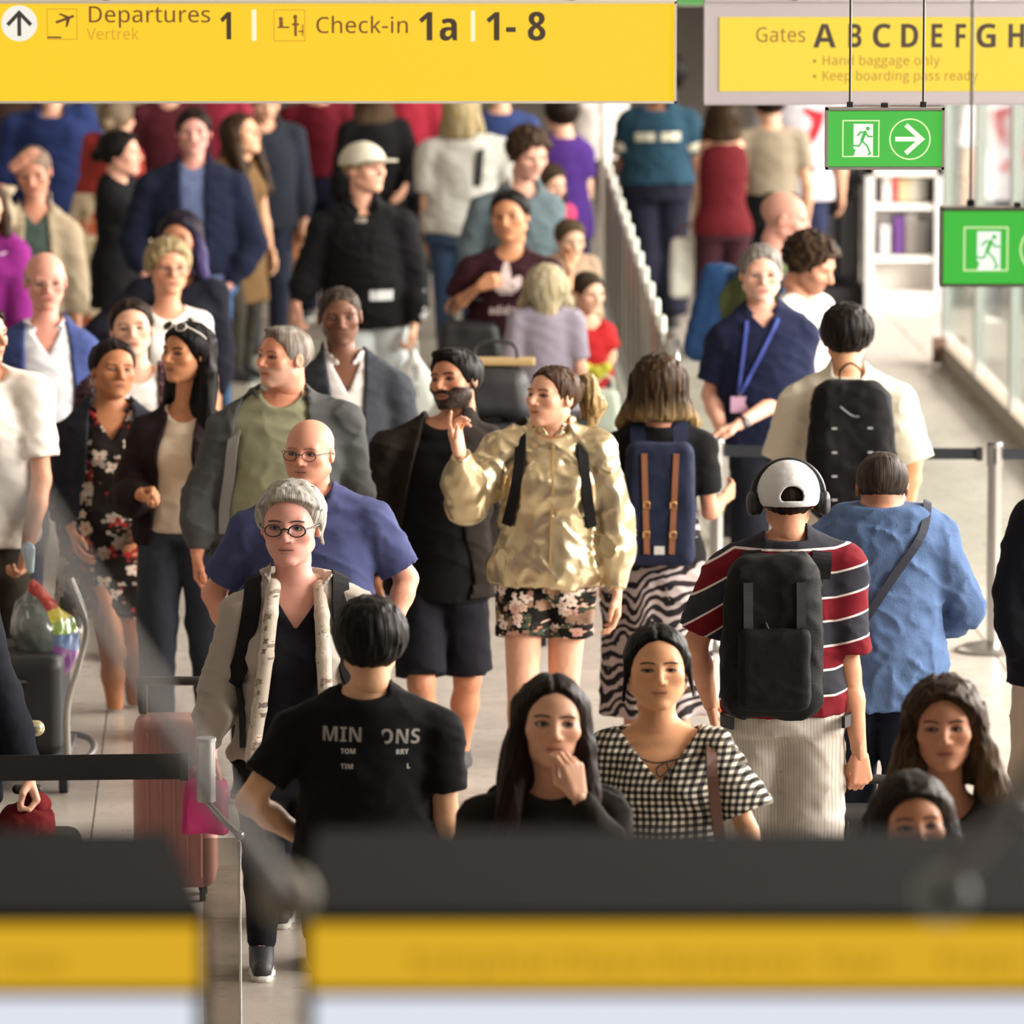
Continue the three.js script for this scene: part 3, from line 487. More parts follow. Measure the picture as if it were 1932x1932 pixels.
    const uv = w.uv ? (x, y, z, nx, ny, nz) => w.uv(x, y, z, nx, ny, nz, c) : (x, y, z) => [x + z * 0.6, y];
    const g = mesher(f, L0, H0, cell, { uv });
    c.fields[w.name] = f; c.last = f;
    c.parts = c.parts ?? {}; c.parts[w.name] = part(w.name, g, w.mat ?? cloth(w.color), c.root, w.label);
  };
}
// a point on a garment's surface, found along the torso's front direction (dir = 1 front, -1 back)
function march(f, p, d, off, reach, miss) { let go = 0; for (let i = 0; i < 200; i++) { const e = f(p.x, p.y, p.z) - off; if (e < 0.0008) return p; const q = clamp(e * 0.6, 0.0008, 0.05); go += q; if (go > reach) return miss; p.addScaledVector(d, q); } return miss; }
function onSurf(c, f, x, t, dir = 1, off = 0.004) { return march(f, c.T(x, t, dir * 0.42), c.front.clone().multiplyScalar(-dir), off, 0.5, c.T(x, t, dir * 0.13)); }
const strapOver = (c, f, list, width, thick, off = 0.004) => ribbon(list.map(([x, t, dir]) => dir === 0 ? overTop(c, f, x, off) : onSurf(c, f, x, t, dir, off)), width, thick, (p) => { const q = p.clone().sub(c.T(0, clamp(p.clone().sub(c.hip).dot(c.axis) / c.len, 0, 0.86), 0)); const tt = p.clone().sub(c.hip).dot(c.axis) / c.len; return c.side.clone().multiplyScalar(q.dot(c.side) * 0.45).addScaledVector(c.front, p.clone().sub(c.hip).dot(c.front) * 2).addScaledVector(c.axis, 0.14 * sstep(0.8, 0.93, tt)); });
function overTop(c, f, x, off) { return march(f, c.T(x, 1.12, -0.025), c.axis.clone().negate(), off, 0.16, c.T(x, 0.985 - abs(x) * 0.25, -0.02)); }
function shoes(c, s) {
  if (s === false || s.none) return;
  for (const q of ['l', 'r']) {
    const A = c.legs[q].A, d = c.front0, k = c.k, toe = A.clone().addScaledVector(d, 0.16 * k).setY(A.y - 0.085 + 0.035), heel = A.clone().addScaledVector(d, -0.05 * k).setY(A.y - 0.085 + 0.04), y0 = A.y - 0.085;
    const up = blend([cone(heel, toe, 0.042 * k, 0.036 * k), cone(A.clone().add(V(0, 0.0, 0)), A.clone().addScaledVector(d, 0.06 * k).setY(y0 + 0.05), 0.046 * k, 0.042 * k)], 0.02), f = (x, y, z) => max(up(x, y, z), y0 + 0.012 - y, y - y0 - (s.high ?? 0.10));
    const sf = (x, y, z) => max(up(x, y0 + 0.03, z) - 0.006, y - y0 - 0.022, y0 - y);
    const bl = [min(heel.x, toe.x) - 0.08, y0 - 0.01, min(heel.z, toe.z) - 0.08], bh = [max(heel.x, toe.x) + 0.08, y0 + 0.18, max(heel.z, toe.z) + 0.08];
    const g = part('shoe', mesher(f, bl, bh, 0.011), mat(s.color ?? '#26262a', 0.6), c.root); part('sole', mesher(sf, bl, bh, 0.011), mat(s.sole ?? '#c9c6c0', 0.7), g);
  }
}
// ---------------------------------------------------------------- things worn and carried
const LENS = new THREE.MeshPhysicalMaterial({ color: 0xffffff, transmission: 1, roughness: 0.02, thickness: 0, ior: 1.3 });
const glasses = (color = '#1c1a1c', opt = {}) => (c) => {
  const L = [], lens = [], M = new THREE.Matrix4().copy(c.headM); if (opt.up) M.multiply(new THREE.Matrix4().makeTranslation(0, 0.062, -0.012)).multiply(new THREE.Matrix4().makeRotationX(-0.55)); else M.multiply(new THREE.Matrix4().makeTranslation(0, -0.003, 0.003));
  const rx = 0.0235, ry = opt.ry ?? 0.019, tk = opt.tk ?? 0.0026;
  for (const s of [-1, 1]) {
    L.push(new THREE.TorusGeometry(1, tk / rx, 6, 28).scale(rx, ry, rx).rotateY(s * 0.12).translate(s * 0.0335, 0, 0.097));
    L.push(tube([V(s * 0.056, 0.006, 0.094), V(s * 0.074, 0.007, 0.06), V(s * 0.084, 0.006, 0.01), V(s * 0.083, -0.008, -0.02)], tk * 0.9, 14, 6));
    lens.push(new THREE.CircleGeometry(1, 24).scale(rx, ry, 1).rotateY(s * 0.12).translate(s * 0.0335, 0, 0.097));
  }
  L.push(tube([V(-0.012, 0.004, 0.099), V(0, 0.007, 0.102), V(0.012, 0.004, 0.099)], tk, 8, 6));
  const g = part('eyeglasses', joined(L).applyMatrix4(M), mat(color, 0.35), c.root, opt.label); for (const q of lens) part('lens', q.applyMatrix4(M), opt.dark ? mat('#1a1512', 0.1) : LENS, g);
};
const hat = (color, opt = {}) => (c) => {
  const t = 0.021, cr = ell(0, 0.028, -0.014, 0.0775 + t, 0.092 + t, 0.098 + t), inn = ell(0, 0.026, -0.014, 0.0775 + t - 0.012, 0.092 + t - 0.012, 0.098 + t - 0.012), hole = opt.hole ? ell(0, 0.018, -0.125, 0.036, 0.036, 0.05) : null, strap = (x, y, z) => max(cr(x, y, z), -inn(x, y, z), abs(y - (-0.008 - z * 0.0)) - 0.011, z + 0.04);
  const f = (x, y, z) => { let d = max(cr(x, y, z), -inn(x, y, z), 0.026 + z * (opt.tilt ?? 0.18) - y); if (hole) { d = max(cr(x, y, z), -inn(x, y, z), (z < 0 ? -0.016 : 0.02) - y); d = smax(d, -hole(x, y, z), 0.003); d = min(d, strap(x, y, z)); } return d - 0.0012 * noise(x * 60, y * 60, z * 60); };
  const cap = part('cap', mesher(f, [-0.12, -0.06, -0.16], [0.12, 0.16, 0.14], 0.005, { margin: 0.01 }).applyMatrix4(c.headM), cloth(color), c.root);
  const bf = (x, y, z) => { const e = ell(0, 0, 0.075, 0.078, 1, 0.115)(x, 0, z); return max(e, abs(y - 0.050 + 1.6 * x * x + (z - 0.08) * 0.12) - 0.0045, 0.07 - z); };
  part('brim', mesher(bf, [-0.1, 0.0, 0.05], [0.1, 0.09, 0.21], 0.0045, { margin: 0.01 }).applyMatrix4(c.headM), cloth(opt.brim ?? color), cap);
};
const headphones = (c) => {
  const g = part('headphones', tube([...Array(13)].map((_, i) => { const a = rad(-8 + 196 * i / 12); return V(0.112 * cos(a), 0.012 + 0.128 * sin(a), -0.01); }), 0.009, 30, 8).applyMatrix4(c.headM), mat('#17171a', 0.45), c.root);
  for (const s of [-1, 1]) { part('ear_cup', new THREE.CapsuleGeometry(0.034, 0.022, 6, 18).scale(0.62, 1, 1).translate(s * 0.112, -0.012, -0.008).applyMatrix4(c.headM), mat('#1b1b1f', 0.5), g); part('ear_cushion', new THREE.CapsuleGeometry(0.030, 0.02, 6, 16).scale(0.5, 1, 1).translate(s * 0.094, -0.012, -0.008).applyMatrix4(c.headM), mat('#0e0e10', 0.8), g); }
};
const watch = (s, color = '#141416') => (c) => {
  const A = c.arms[s], d = A.W.clone().sub(A.E).normalize(), p = A.E.clone().lerp(A.W, 0.93), q = new THREE.Quaternion().setFromUnitVectors(V(0, 1, 0), d), r = 0.030 * c.ar;
  const g = part('wristwatch', new THREE.TorusGeometry(r, 0.005, 6, 24).rotateX(PI / 2).scale(1, 2, 1).applyQuaternion(q).translate(...p.toArray()), mat(color, 0.5), c.root);
  const o = V(0.4, 0.1, 1).addScaledVector(d, -V(0.4, 0.1, 1).dot(d)).normalize(); part('watch_face', new THREE.CylinderGeometry(0.019, 0.02, 0.011, 20).applyQuaternion(new THREE.Quaternion().setFromUnitVectors(V(0, 1, 0), o)).translate(...p.clone().addScaledVector(o, r + 0.005).toArray()), mat('#0c0c10', 0.15), g);
};
const earring = (s, color = '#b8923c') => (c) => part('earring', new THREE.TorusGeometry(0.011, 0.0022, 6, 18).scale(0.7, 1.2, 1).rotateY(0.3).translate(s * 0.083, -0.056, 0.004).applyMatrix4(c.headM), mat(color, 0.3, { metalness: 1 }), c.root);
// a thing that a person wears or holds: its own top-level object, built in the person's coordinates around a base point
function carried(c, name, label, category, basePoint, group) {
  const g = thing(name, label, category, [c.root.position.x + basePoint.x, basePoint.y, c.root.position.z + basePoint.z], 0, group);
  g.userData.label = label; return { g, add: (n, geo, m, parent = g, lab) => part(n, geo.translate(-basePoint.x, -basePoint.y, -basePoint.z), m, parent, lab) };
}
const toTorso = (c) => { const { hip, axis, side, front } = c; return (x, y, z) => { const a = x - hip.x, b = y - hip.y, d = z - hip.z; return [a * side.x + b * side.y + d * side.z, a * axis.x + b * axis.y + d * axis.z, a * front.x + b * front.y + d * front.z]; }; };
// straps of a rucksack over both shoulders, lying on the outermost top
function straps(c, add, w, m, opt = {}) {
  const f = c.last; for (const s of opt.only ? [opt.only] : [-1, 1]) {
    const x0 = (opt.x ?? 0.115) * c.k, pts = [[s * x0 * 0.85, 0.80, -1], [s * x0 * 0.9, 0.90, -1], [s * x0 * 0.92, 0, 0], [s * x0 * 0.95, 0.88, 1], [s * x0 * 1.02, 0.76, 1], [s * x0 * 1.12, 0.62, 1], [s * x0 * 1.3, opt.low ?? 0.46, 1]];
    add('shoulder_strap', strapOver(c, f, pts, w, 0.012, 0.008), m);
  }
}
const rucksack = (o) => (c) => {
  const tf = toTorso(c), hw = o.w / 2, hh = o.hgt / 2, hd = o.d / 2, yc = o.t * c.len - hh, zc = -(o.z ?? 0.15) - hd, ctr = c.T(o.x ?? 0, yc / c.len, zc), base = c.T(o.x ?? 0, (yc - hh) / c.len, zc), K = carried(c, 'backpack', o.label, 'backpack', base), m = o.mat ?? mat(o.color, 0.75, { bumpMap: WEAVE, bumpScale: 0.001, specularIntensity: 0.3 });
  const bx = rbox(0, 0, 0, hw, hh, hd, o.r ?? 0.06), fd = fold(o.fold ?? 0.006, 9, 9, c.id), X0 = o.x ?? 0;
  const main = (x, y, z) => { const q = tf(x, y, z), X = q[0] - X0, Y = q[1] - yc, Z = q[2] - zc, tp = 1 - 0.14 * sstep(-0.2, 1, Y / hh) * (o.taper ?? 1); const d = bx(X / tp, Y, Z / tp) * tp; return d < 0.05 ? d - fd(x, y, z) : d; };
  const R = hyp(hw, hh, hd) + 0.12, lo = [ctr.x - R, ctr.y - R, ctr.z - R], hi = [ctr.x + R, ctr.y + R, ctr.z + R];
  const body = K.add('bag_body', mesher(main, lo, hi, o.cell ?? 0.012), m);
  if (o.pocket) { const p = rbox(0, o.pocket.y ?? -hh * 0.45, -hd - 0.005, hw * (o.pocket.w ?? 0.78), hh * (o.pocket.h ?? 0.42), 0.035, 0.03); K.add('front_pocket', mesher((x, y, z) => { const q = tf(x, y, z), d = p(q[0] - X0, q[1] - yc, q[2] - zc); return d < 0.05 ? d - fd(x, y, z) * 0.6 : d; }, lo, hi, 0.011), o.pocket.mat ?? m); }
  if (o.handle) { const a = c.T(X0 - 0.045, (yc + hh) / c.len, zc + hd * 0.6), b = c.T(X0 + 0.045, (yc + hh) / c.len, zc + hd * 0.6), t = c.T(X0, (yc + hh + 0.05) / c.len, zc + hd * 0.6); K.add('carry_loop', tube([a, a.clone().add(V(0, 0.03, 0)), a.clone().lerp(b, 0.25).add(V(0, 0.056, 0)), t.clone().add(V(0, 0.016, 0)), a.clone().lerp(b, 0.75).add(V(0, 0.056, 0)), b.clone().add(V(0, 0.03, 0)), b], 0.005, 30, 6), m); }
  const back = (x, y, off = 0.004) => { return march(main, c.T(X0 + x, (yc + y) / c.len, zc - hd - 0.12), c.front, off, 0.3, c.T(X0 + x, (yc + y) / c.len, zc - hd)); };
  straps(c, K.add, o.sw ?? 0.055, o.strapMat ?? m, o.straps ?? {});
  o.more?.(c, K, back, { hw, hh, hd });
  c.pack = K;
};
const rib = (c, pts, w, th) => ribbon(pts, w, th, () => c.front.clone().negate(), 24);
// print on a garment: a drawing that covers a rectangle of the photograph, laid on the side that faces the viewer
function print(px, bg, draw, W = 512, H = 512) {
  const tex = canvasTex(W, H, (x, w, h) => { x.fillStyle = bg; x.fillRect(0, 0, w, h); draw(x, w, h); }, THREE.ClampToEdgeWrapping);
  return { mat: new THREE.MeshPhysicalMaterial({ color: 0xffffff, map: tex, roughness: 0.92, specularIntensity: 0.35 }), uv: (x, y, z, nx, ny, nz, c) => { if (nz < 0.05) return [-3, -3]; const b = c.printBox ??= [c.U([px[0], px[3]]), c.U([px[2], px[1]])]; return [(x - b[0].x) / (b[1].x - b[0].x), (y - b[0].y) / (b[1].y - b[0].y)]; } };
}
const patterned = (tex, sx, sy, extra = {}) => { tex.repeat.set(1 / sx, 1 / sy); return new THREE.MeshPhysicalMaterial({ color: 0xffffff, map: tex, roughness: 0.92, specularIntensity: 0.35, ...extra }); };
const petals = (x, cx, cy, r, col, n = 5) => { x.fillStyle = col; for (let i = 0; i < n; i++) { const a = i / n * 2 * PI + cx; x.beginPath(); x.ellipse(cx + cos(a) * r * 0.55, cy + sin(a) * r * 0.55, r * 0.55, r * 0.38, a, 0, 7); x.fill(); } x.fillStyle = '#9c6a52'; x.beginPath(); x.arc(cx, cy, r * 0.2, 0, 7); x.fill(); };
const GINGHAM = patterned(canvasTex(64, 64, (x) => { x.fillStyle = '#d6cdbd'; x.fillRect(0, 0, 64, 64); x.fillStyle = 'rgba(18,16,15,0.62)'; x.fillRect(0, 0, 32, 64); x.fillRect(0, 0, 64, 32); x.fillStyle = '#151312'; x.fillRect(0, 0, 32, 32); }), 0.021, 0.021);
const FLORAL = (base, cols, n, r0, r1) => canvasTex(512, 512, (x) => { x.fillStyle = base; x.fillRect(0, 0, 512, 512); let s = 11; const q = () => { s = (s * 1664525 + 1013904223) >>> 0; return s / 4294967296; }; for (let i = 0; i < n; i++) petals(x, q() * 512, q() * 512, mix(r0, r1, q()), cols[Math.floor(q() * cols.length)], 4 + Math.floor(q() * 3)); });
const DRESS_FLORAL = patterned(FLORAL('#17110f', ['#7e1f1c', '#2c2622', '#a8998a', '#1c1715', '#8c8075', '#5e1a18', '#221b18', '#c0b0a0'], 150, 8, 34), 0.55, 0.55);
const SHORTS_FLORAL = patterned(FLORAL('#14120f', ['#d8c4b4', '#c9a894', '#e2d2c8', '#3b4438', '#8a6f5c', '#b98d80', '#20201c'], 170, 16, 40), 0.36, 0.36);
const CREAM_FLORAL = patterned(FLORAL('#bfae93', ['#cfc0a6', '#a33a2a', '#c7b79c', '#8a7a52', '#d5c8b0', '#b5583c'], 90, 12, 40), 0.6, 0.6);
const ZEBRA = patterned(canvasTex(512, 512, (x) => { const im = x.createImageData(512, 512); for (let j = 0; j < 512; j++) for (let i = 0; i < 512; i++) { const u = i / 512 * 8, v = j / 512 * 8, w = tileNoise(u / 2, v / 2, 4, 3) * 3.0 + tileNoise(u * 2, v * 2, 16, 4) * 0.35, s = sin((u * 0.5 + v * 1.5) * PI + w * 5.0) > 0.05 ? 1 : 0, k = (j * 512 + i) * 4; im.data[k] = s ? 158 : 30; im.data[k + 1] = s ? 146 : 26; im.data[k + 2] = s ? 144 : 28; im.data[k + 3] = 255; } x.putImageData(im, 0, 0); }), 0.30, 0.30);
const STRIPED = patterned(canvasTex(16, 256, (x) => { const B = [['#2b2c33', 0, 52], ['#cfc4be', 52, 64], ['#66121d', 64, 176], ['#cfc4be', 176, 188], ['#2b2c33', 188, 256]]; for (const [c, a, b] of B) { x.fillStyle = c; x.fillRect(0, a, 16, b - a); } }), 0.2, 0.168);
const PINSTRIPE = patterned(canvasTex(64, 16, (x) => { x.fillStyle = '#b4ada4'; x.fillRect(0, 0, 64, 16); x.fillStyle = '#a09a91'; x.fillRect(0, 0, 12, 16); x.fillRect(32, 0, 8, 16); }), 0.022, 0.03);
const TWEED = patterned(canvasTex(128, 128, (x) => { for (let i = 0; i < 128; i++) for (let j = 0; j < 128; j++) { const h = hash3(i >> 1, j >> 1, 3); x.fillStyle = h > 0.86 ? '#8f7a80' : h > 0.5 ? '#3c1822' : '#1d1015'; x.fillRect(i, j, 1, 1); } }), 0.25, 0.25);
const DENIM = (c) => cloth(c, { bumpScale: 0.002 });
// ---------------------------------------------------------------- the crowd, nearest first
const SCARF = patterned(FLORAL('#c4b9aa', ['#d3c9bb', '#8a8178', '#b8ac9d', '#6e665f', '#cdc3b4'], 70, 10, 30), 0.22, 0.22);
const top = (name, color, o = {}) => ({ kind: 'top', name, color, ...o }), pants = (color, o = {}) => ({ kind: 'pants', name: o.name ?? 'trousers', color, ...o });
const LIGHT = '#dca48a', FAIR = '#e2b29a', TAN = '#c28a68', BROWN = '#8a5a40', OLIVE = '#cf9a78';
const BLACKH = { color: '#120e0c', color2: '#1e1815' }, DARKH = { color: '#20150f', color2: '#342318' }, BROWNH = { color: '#3a2618', color2: '#574029' };
{ // man in the printed black T-shirt, from behind
  const P = print([590, 1335, 830, 1470], '#0d0d0f', (x, w, h) => {
    const k = w / 240; x.fillStyle = '#8e8a84'; x.font = `bold ${38 * k}px sans-serif`; x.save(); x.translate(18 * k, 49 * k); x.rotate(0.02); x.fillText('MIN', 0, 0); x.restore();
    x.save(); x.translate(126 * k, 53 * k); x.rotate(0.05); x.fillText('ONS', 0, 0); x.restore();
    x.fillStyle = '#0d0d0f'; x.beginPath(); x.moveTo(96 * k, 18 * k); x.lineTo(128 * k, 20 * k); x.lineTo(140 * k, 58 * k); x.lineTo(128 * k, 58 * k); x.lineTo(122 * k, 40 * k); x.lineTo(108 * k, 58 * k); x.closePath(); x.fill();
    x.fillStyle = '#b9b5ae'; x.font = `bold ${13 * k}px sans-serif`; x.fillText('TOM', 55 * k, 72 * k); x.fillText('RRY', 158 * k, 75 * k); x.fillText('TIM', 55 * k, 100 * k); x.fillText('L', 178 * k, 102 * k);
  }, 1024, 576);
  person({ label: 'man seen from behind in a black T-shirt with grey lettering across the back', top: [697, 1123], h: 1.72, lod: 0, hs: 1.13, yaw: 178, face: [186, -4, 0], backHead: 1, skin: '#c99b78', bw: 1.08, neck: [690, 1303, 0], hair: { style: 'short', t: 0.024, ...BLACKH, nape: -0.082, amp: 0.004 }, hairTop: 0.022,
    arms: { l: { s: [556, 1385], e: [470, 1512, 0.06], w: [585, 1590, -0.14] }, r: { s: [826, 1385], e: [842, 1545, 0.02], w: [838, 1650, -0.1] } },
    wear: [top('t_shirt', 0, { ...P, sleeve: 0.66, grow: 0.018, loose: 0.03, fold: 0.007, sgrow: 0.026, nb: 0.012, nr: 0.068 }), pants('#1a1a20')] });
}
person({ label: 'young woman with very long dark hair holding her fingers to her lips', top: [1040, 1272], h: 1.66, fem: 1, lod: 0, hs: 1.16, face: [6, 2, -3], look: [10, 4], skin: '#c8987c', neck: [1040, 1490], shw: 1.1,
  hair: { style: 'long', t: 0.012, ...DARKH, color3: '#2c1814', len: 0.36, w: 0.080, flare: 0.03, groove: 0.008, fwd: -0.004, arch: 8, line: 0.092, fz: 0.05, end: 0.04, low: 0.42, xx: 0.2, cell: 0.0055 }, head: { iris: '#2a1a10', lip: '#a5645c', brow: 1.2, eye: 1.15 },
  arms: { r: { s: [1140, 1545], e: [1160, 1660, 0.12], w: [1090, 1500, 0.22], dir: [-0.2, 1, 0.0], palm: [-0.55, -0.2, -0.8], thumb: [-0.8, 0.1, 0.4], each: [0.55, 0.62, 0.7, 0.8], tin: 0.5 }, l: { s: [915, 1550], e: [880, 1690, 0] } },
  wear: [top('sweater', '#17130f', { sleeve: 1.95, grow: 0.026, fold: 0.008, nr: 0.07, nd: 0.02 }), pants('#202024'), (c) => part('hood', mesher(blend([cone(c.T(0.02, 0.96, -0.13), c.T(0.16, 0.90, -0.06), 0.05, 0.055), cone(c.T(0.02, 0.96, -0.13), c.T(-0.14, 0.92, -0.07), 0.05, 0.05)], 0.03), [-0.3, 1.1, -0.35], [0.35, 1.6, 0.1], 0.012), cloth('#0b0a0a'), c.root)] });
person({ label: 'woman in a black and white gingham blouse with a tied neckline', top: [1240, 1178], h: 1.60, fem: 1, lod: 0, hs: 1.13, face: [3, 1, 0], look: [-3, 3], skin: '#d09a72', neck: [1243, 1372], bw: 1.13, shw: 1.05,
  hair: { style: 'bun', bun: [0.02, -0.05, -0.105], t: 0.011, ...BLACKH, groove: 0.006, fwd: -0.012, arch: 7, line: 0.090, locks: [[0.078, 0.03, 0.02, 0.096, -0.09, 0.02, 0.008, 0.003], [-0.08, 0.02, 0.015, -0.09, -0.10, 0.01, 0.010, 0.005], [0.08, 0.03, 0.01, 0.11, -0.12, 0.0, 0.005, 0.002]] }, head: { iris: '#1c110b', fat: 0.55, jaw: 1.05, lip: '#a5625a', nose: 0.95, eye: 0.85 },
  arms: { l: { s: [1152, 1420], e: [1128, 1570, 0], w: [1135, 1680, 0.1] }, r: { s: [1345, 1415], e: [1412, 1570, 0.03], w: [1428, 1680, 0.1] } },
  wear: [top('blouse', 0, { mat: GINGHAM, sleeve: 0.75, swide: 2.6, grow: 0.02, sgrow: 0.024, nr: 0.125, nd: 0.05, v: 0.10, fold: 0.008, cell: 0.008, loose: 0.03, hem: 0.8, uv: (x, y, z) => [x + z * 0.5, y] }), pants('#2b2b33'), earring(1), earring(-1),
    (c) => { const p = onSurf(c, c.last, 0.02, 0.84, 1, 0.004), q = onSurf(c, c.last, -0.06, 0.86, 1, 0.004), r = onSurf(c, c.last, 0.09, 0.87, 1, 0.004); part('neck_tie', joined([tube([q, q.clone().lerp(p, 0.5).add(V(0, -0.006, 0.01)), p, p.clone().lerp(r, 0.5), r], 0.0028, 20, 6), tube([p, p.clone().add(V(-0.03, -0.02, 0.012)), p.clone().add(V(-0.02, -0.045, 0.012)), p.clone().add(V(0.01, -0.02, 0.008))], 0.0026, 16, 6), tube([p, p.clone().add(V(0.015, -0.06, 0.01)), p.clone().add(V(0.0, -0.12, 0.012))], 0.0026, 12, 6)]), mat('#171514', 0.8), c.root); },
    (c) => { const K = carried(c, 'shoulder_bag', 'brown leather shoulder bag hanging from the gingham blouse', 'bag', c.T(0.24, -0.1, -0.02)); K.add('bag_body', mesher(rbox(c.T(0.24, 0.03, -0.02).x, c.T(0.24, 0.03, -0.02).y, 0.0, 0.05, 0.11, 0.13, 0.03), [-0.2, 0.4, -0.3], [0.6, 1.2, 0.3], 0.012), mat('#4a2a1c', 0.5)); K.add('strap', strapOver(c, c.last, [[0.22, 0.1, -1], [0.17, 0.5, -1], [0.158, 0.83, -1], [0.158, 0, 0], [0.158, 0.8, 1], [0.172, 0.55, 1], [0.2, 0.25, 1], [0.235, 0.1, 1]], 0.034, 0.008, 0.01), mat('#4a281a', 0.5)); }] });
person({ label: 'woman with shoulder-length wavy chestnut hair and a dark jacket', top: [1782, 1275], h: 1.68, fem: 1, lod: 0, hs: 1.12, face: [-4, 0, 2], look: [-6, 3], skin: '#bb8468', neck: [1785, 1512],
  hair: { style: 'long', t: 0.024, color: '#3a281a', color2: '#5c4530', color3: '#6a5238', len: 0.19, w: 0.098, flare: 0.022, part: -0.012, groove: 0.008, arch: 8, line: 0.090, fz: 0.0, end: 0.045, amp: 0.007, xx: 0.22, cell: 0.006 }, hairTop: 0.02, head: { iris: '#2c2018', lip: '#9a5c50', brow: 1.1, browTilt: 0.3 },
  wear: [top('jacket', '#232120', { sleeve: 1.95, grow: 0.03, fold: 0.008, nr: 0.08, nd: 0.05 }), pants('#202024')] });
person({ label: 'dark-haired woman whose eyes just clear the black sign housing', top: [1722, 1458], h: 1.64, fem: 1, lod: 0, hs: 1.10, face: [6, 2, 4], skin: '#b98262', hair: { style: 'long', t: 0.018, ...DARKH, len: 0.2, w: 0.09, line: 0.08, flare: 0.01 }, hairTop: 0.014, head: { iris: '#1c120c', brow: 1.1 }, wear: [top('coat', '#1c1a1a', { sleeve: 1.95, grow: 0.03 }), pants('#202024')] });
person({ label: 'person in a dark navy coat gripping a red bag by its handle', top: [-118, 925], h: 1.75, lod: 1, skin: '#d8a890', backHead: 1, yaw: 165, face: [165, 0, 0], neck: [-118, 1085], hair: { style: 'short', ...DARKH }, arms: { r: { s: [-62, 1140], e: [0, 1310, 0.03], w: [52, 1462, 0.10], dir: [0.35, -1, 0.15], palm: [-0.9, -0.2, 0.2], thumb: [0.2, 0, 1], curl: 0.85, tin: 0.9 } },
  wear: [top('coat', '#14161f', { sleeve: 1.93, grow: 0.03, sgrow: 0.028, fold: 0.009, cuff: 0.018, hem: 0.7 }), pants('#1c1c22')] });
person({ label: 'person in a black sweater and beige trousers beside the belt post', top: [2032, 800], h: 1.76, lod: 1, skin: OLIVE, yaw: 185, face: [185, 0, 0], backHead: 1, neck: [2030, 945], hip: [2010, 1270], hair: { style: 'short', ...DARKH }, arms: { l: { s: [1948, 985], e: [1912, 1110, 0], w: [1922, 1240, 0.08], hand: false } }, wear: [top('sweater', '#111217', { sleeve: 2, grow: 0.026, sgrow: 0.03, fold: 0.008 }), pants('#b5a48e', { wide: 0.03 })] });
// grey-haired woman with the rucksack straps
person({ key: 'grey', label: 'grey-haired woman in black-rimmed glasses, pale grey jacket and black top', top: [548, 908], h: 1.70, fem: 1, lod: 0, hs: 1.24, yaw: 3, face: [-7, -1, 0], look: [-4, 4], skin: '#d2998a', neck: [560, 1095], hip: [545, 1480],
  hair: { style: 'bun', bun: [0.02, 0.0, -0.11], t: 0.022, rise: 0.06, fwd: -0.012, color: '#cfc8bb', color2: '#eeeae0', line: 0.082, amp: 0.005, fy: 18, locks: [[0.07, 0.04, -0.01, 0.086, -0.065, -0.025, 0.014, 0.005], [-0.02, 0.112, 0.052, 0.066, 0.075, 0.035, 0.012, 0.012], [0.066, 0.075, 0.035, 0.084, 0.0, 0.0, 0.012, 0.010]] }, hairTop: 0.016, head: { iris: '#4c5a60', browColor: '#4a3c34', lip: '#a8605a', lipMix: 0.4, nose: 1.05, jaw: 1.02 },
  arms: { l: { s: [458, 1160], e: [412, 1300, 0], w: [392, 1415, 0.10], dir: [0.1, -1, 0.2] }, r: { s: [662, 1150], e: [690, 1300, -0.05], w: [680, 1420, 0.05] } },
  wear: [top('black_top', '#121318', { sleeve: 0, hem: 0.72, nd: 0.03, v: 0.13, nr: 0.11, fold: 0.006, loose: 0.02 }), pants('#1a1a1f'), top('jacket', '#a39b92', { sleeve: 1.93, grow: 0.032, sgrow: 0.03, hem: 0.74, open: [0.085, 0.125, 0.014], fold: 0.010, nr: 0.09, collar: { h: 0.055, gap: 0.075, th: 0.011, lean: 0.5 } }), glasses('#1d1a1c', { ry: 0.0185 }),
    (c) => { for (const s of [-1, 1]) part('scarf', mesher(blend([[0.072, 0.985, -0.05], [0.082, 0.97, 0.03], [0.088, 0.86, 0.115], [0.098, 0.66, 0.15], [0.115, 0.4, 0.15], [0.135, 0.16, 0.145]].map((u, i, A) => i ? cone(c.T(s * A[i - 1][0], A[i - 1][1], A[i - 1][2]), c.T(s * u[0], u[1], u[2]), 0.026, 0.026) : cone(c.T(s * u[0], u[1], u[2]), c.T(s * 0.03, 0.99, -0.085), 0.026, 0.026)), 0.012), [-0.4, 0.6, -0.3], [0.4, 1.6, 0.4], 0.009, { uv: (x, y, z) => [x + z, y] }), SCARF, c.root, 'cream scarf with faint grey figures'); },
    rucksack({ label: 'black backpack worn by the grey-haired woman, its straps over her pale jacket', color: '#141416', w: 0.28, hgt: 0.42, d: 0.14, t: 0.92, sw: 0.062, straps: { x: 0.166, low: 0.5 }, more: (c, K) => { for (const s of [-1]) K.add('adjuster_strap', strapOver(c, c.last, [[s * 0.19, 0.5, 1], [s * 0.175, 0.38, 1], [s * 0.165, 0.2, 1]], 0.022, 0.006, 0.008), mat('#101012', 0.7)); } })] });
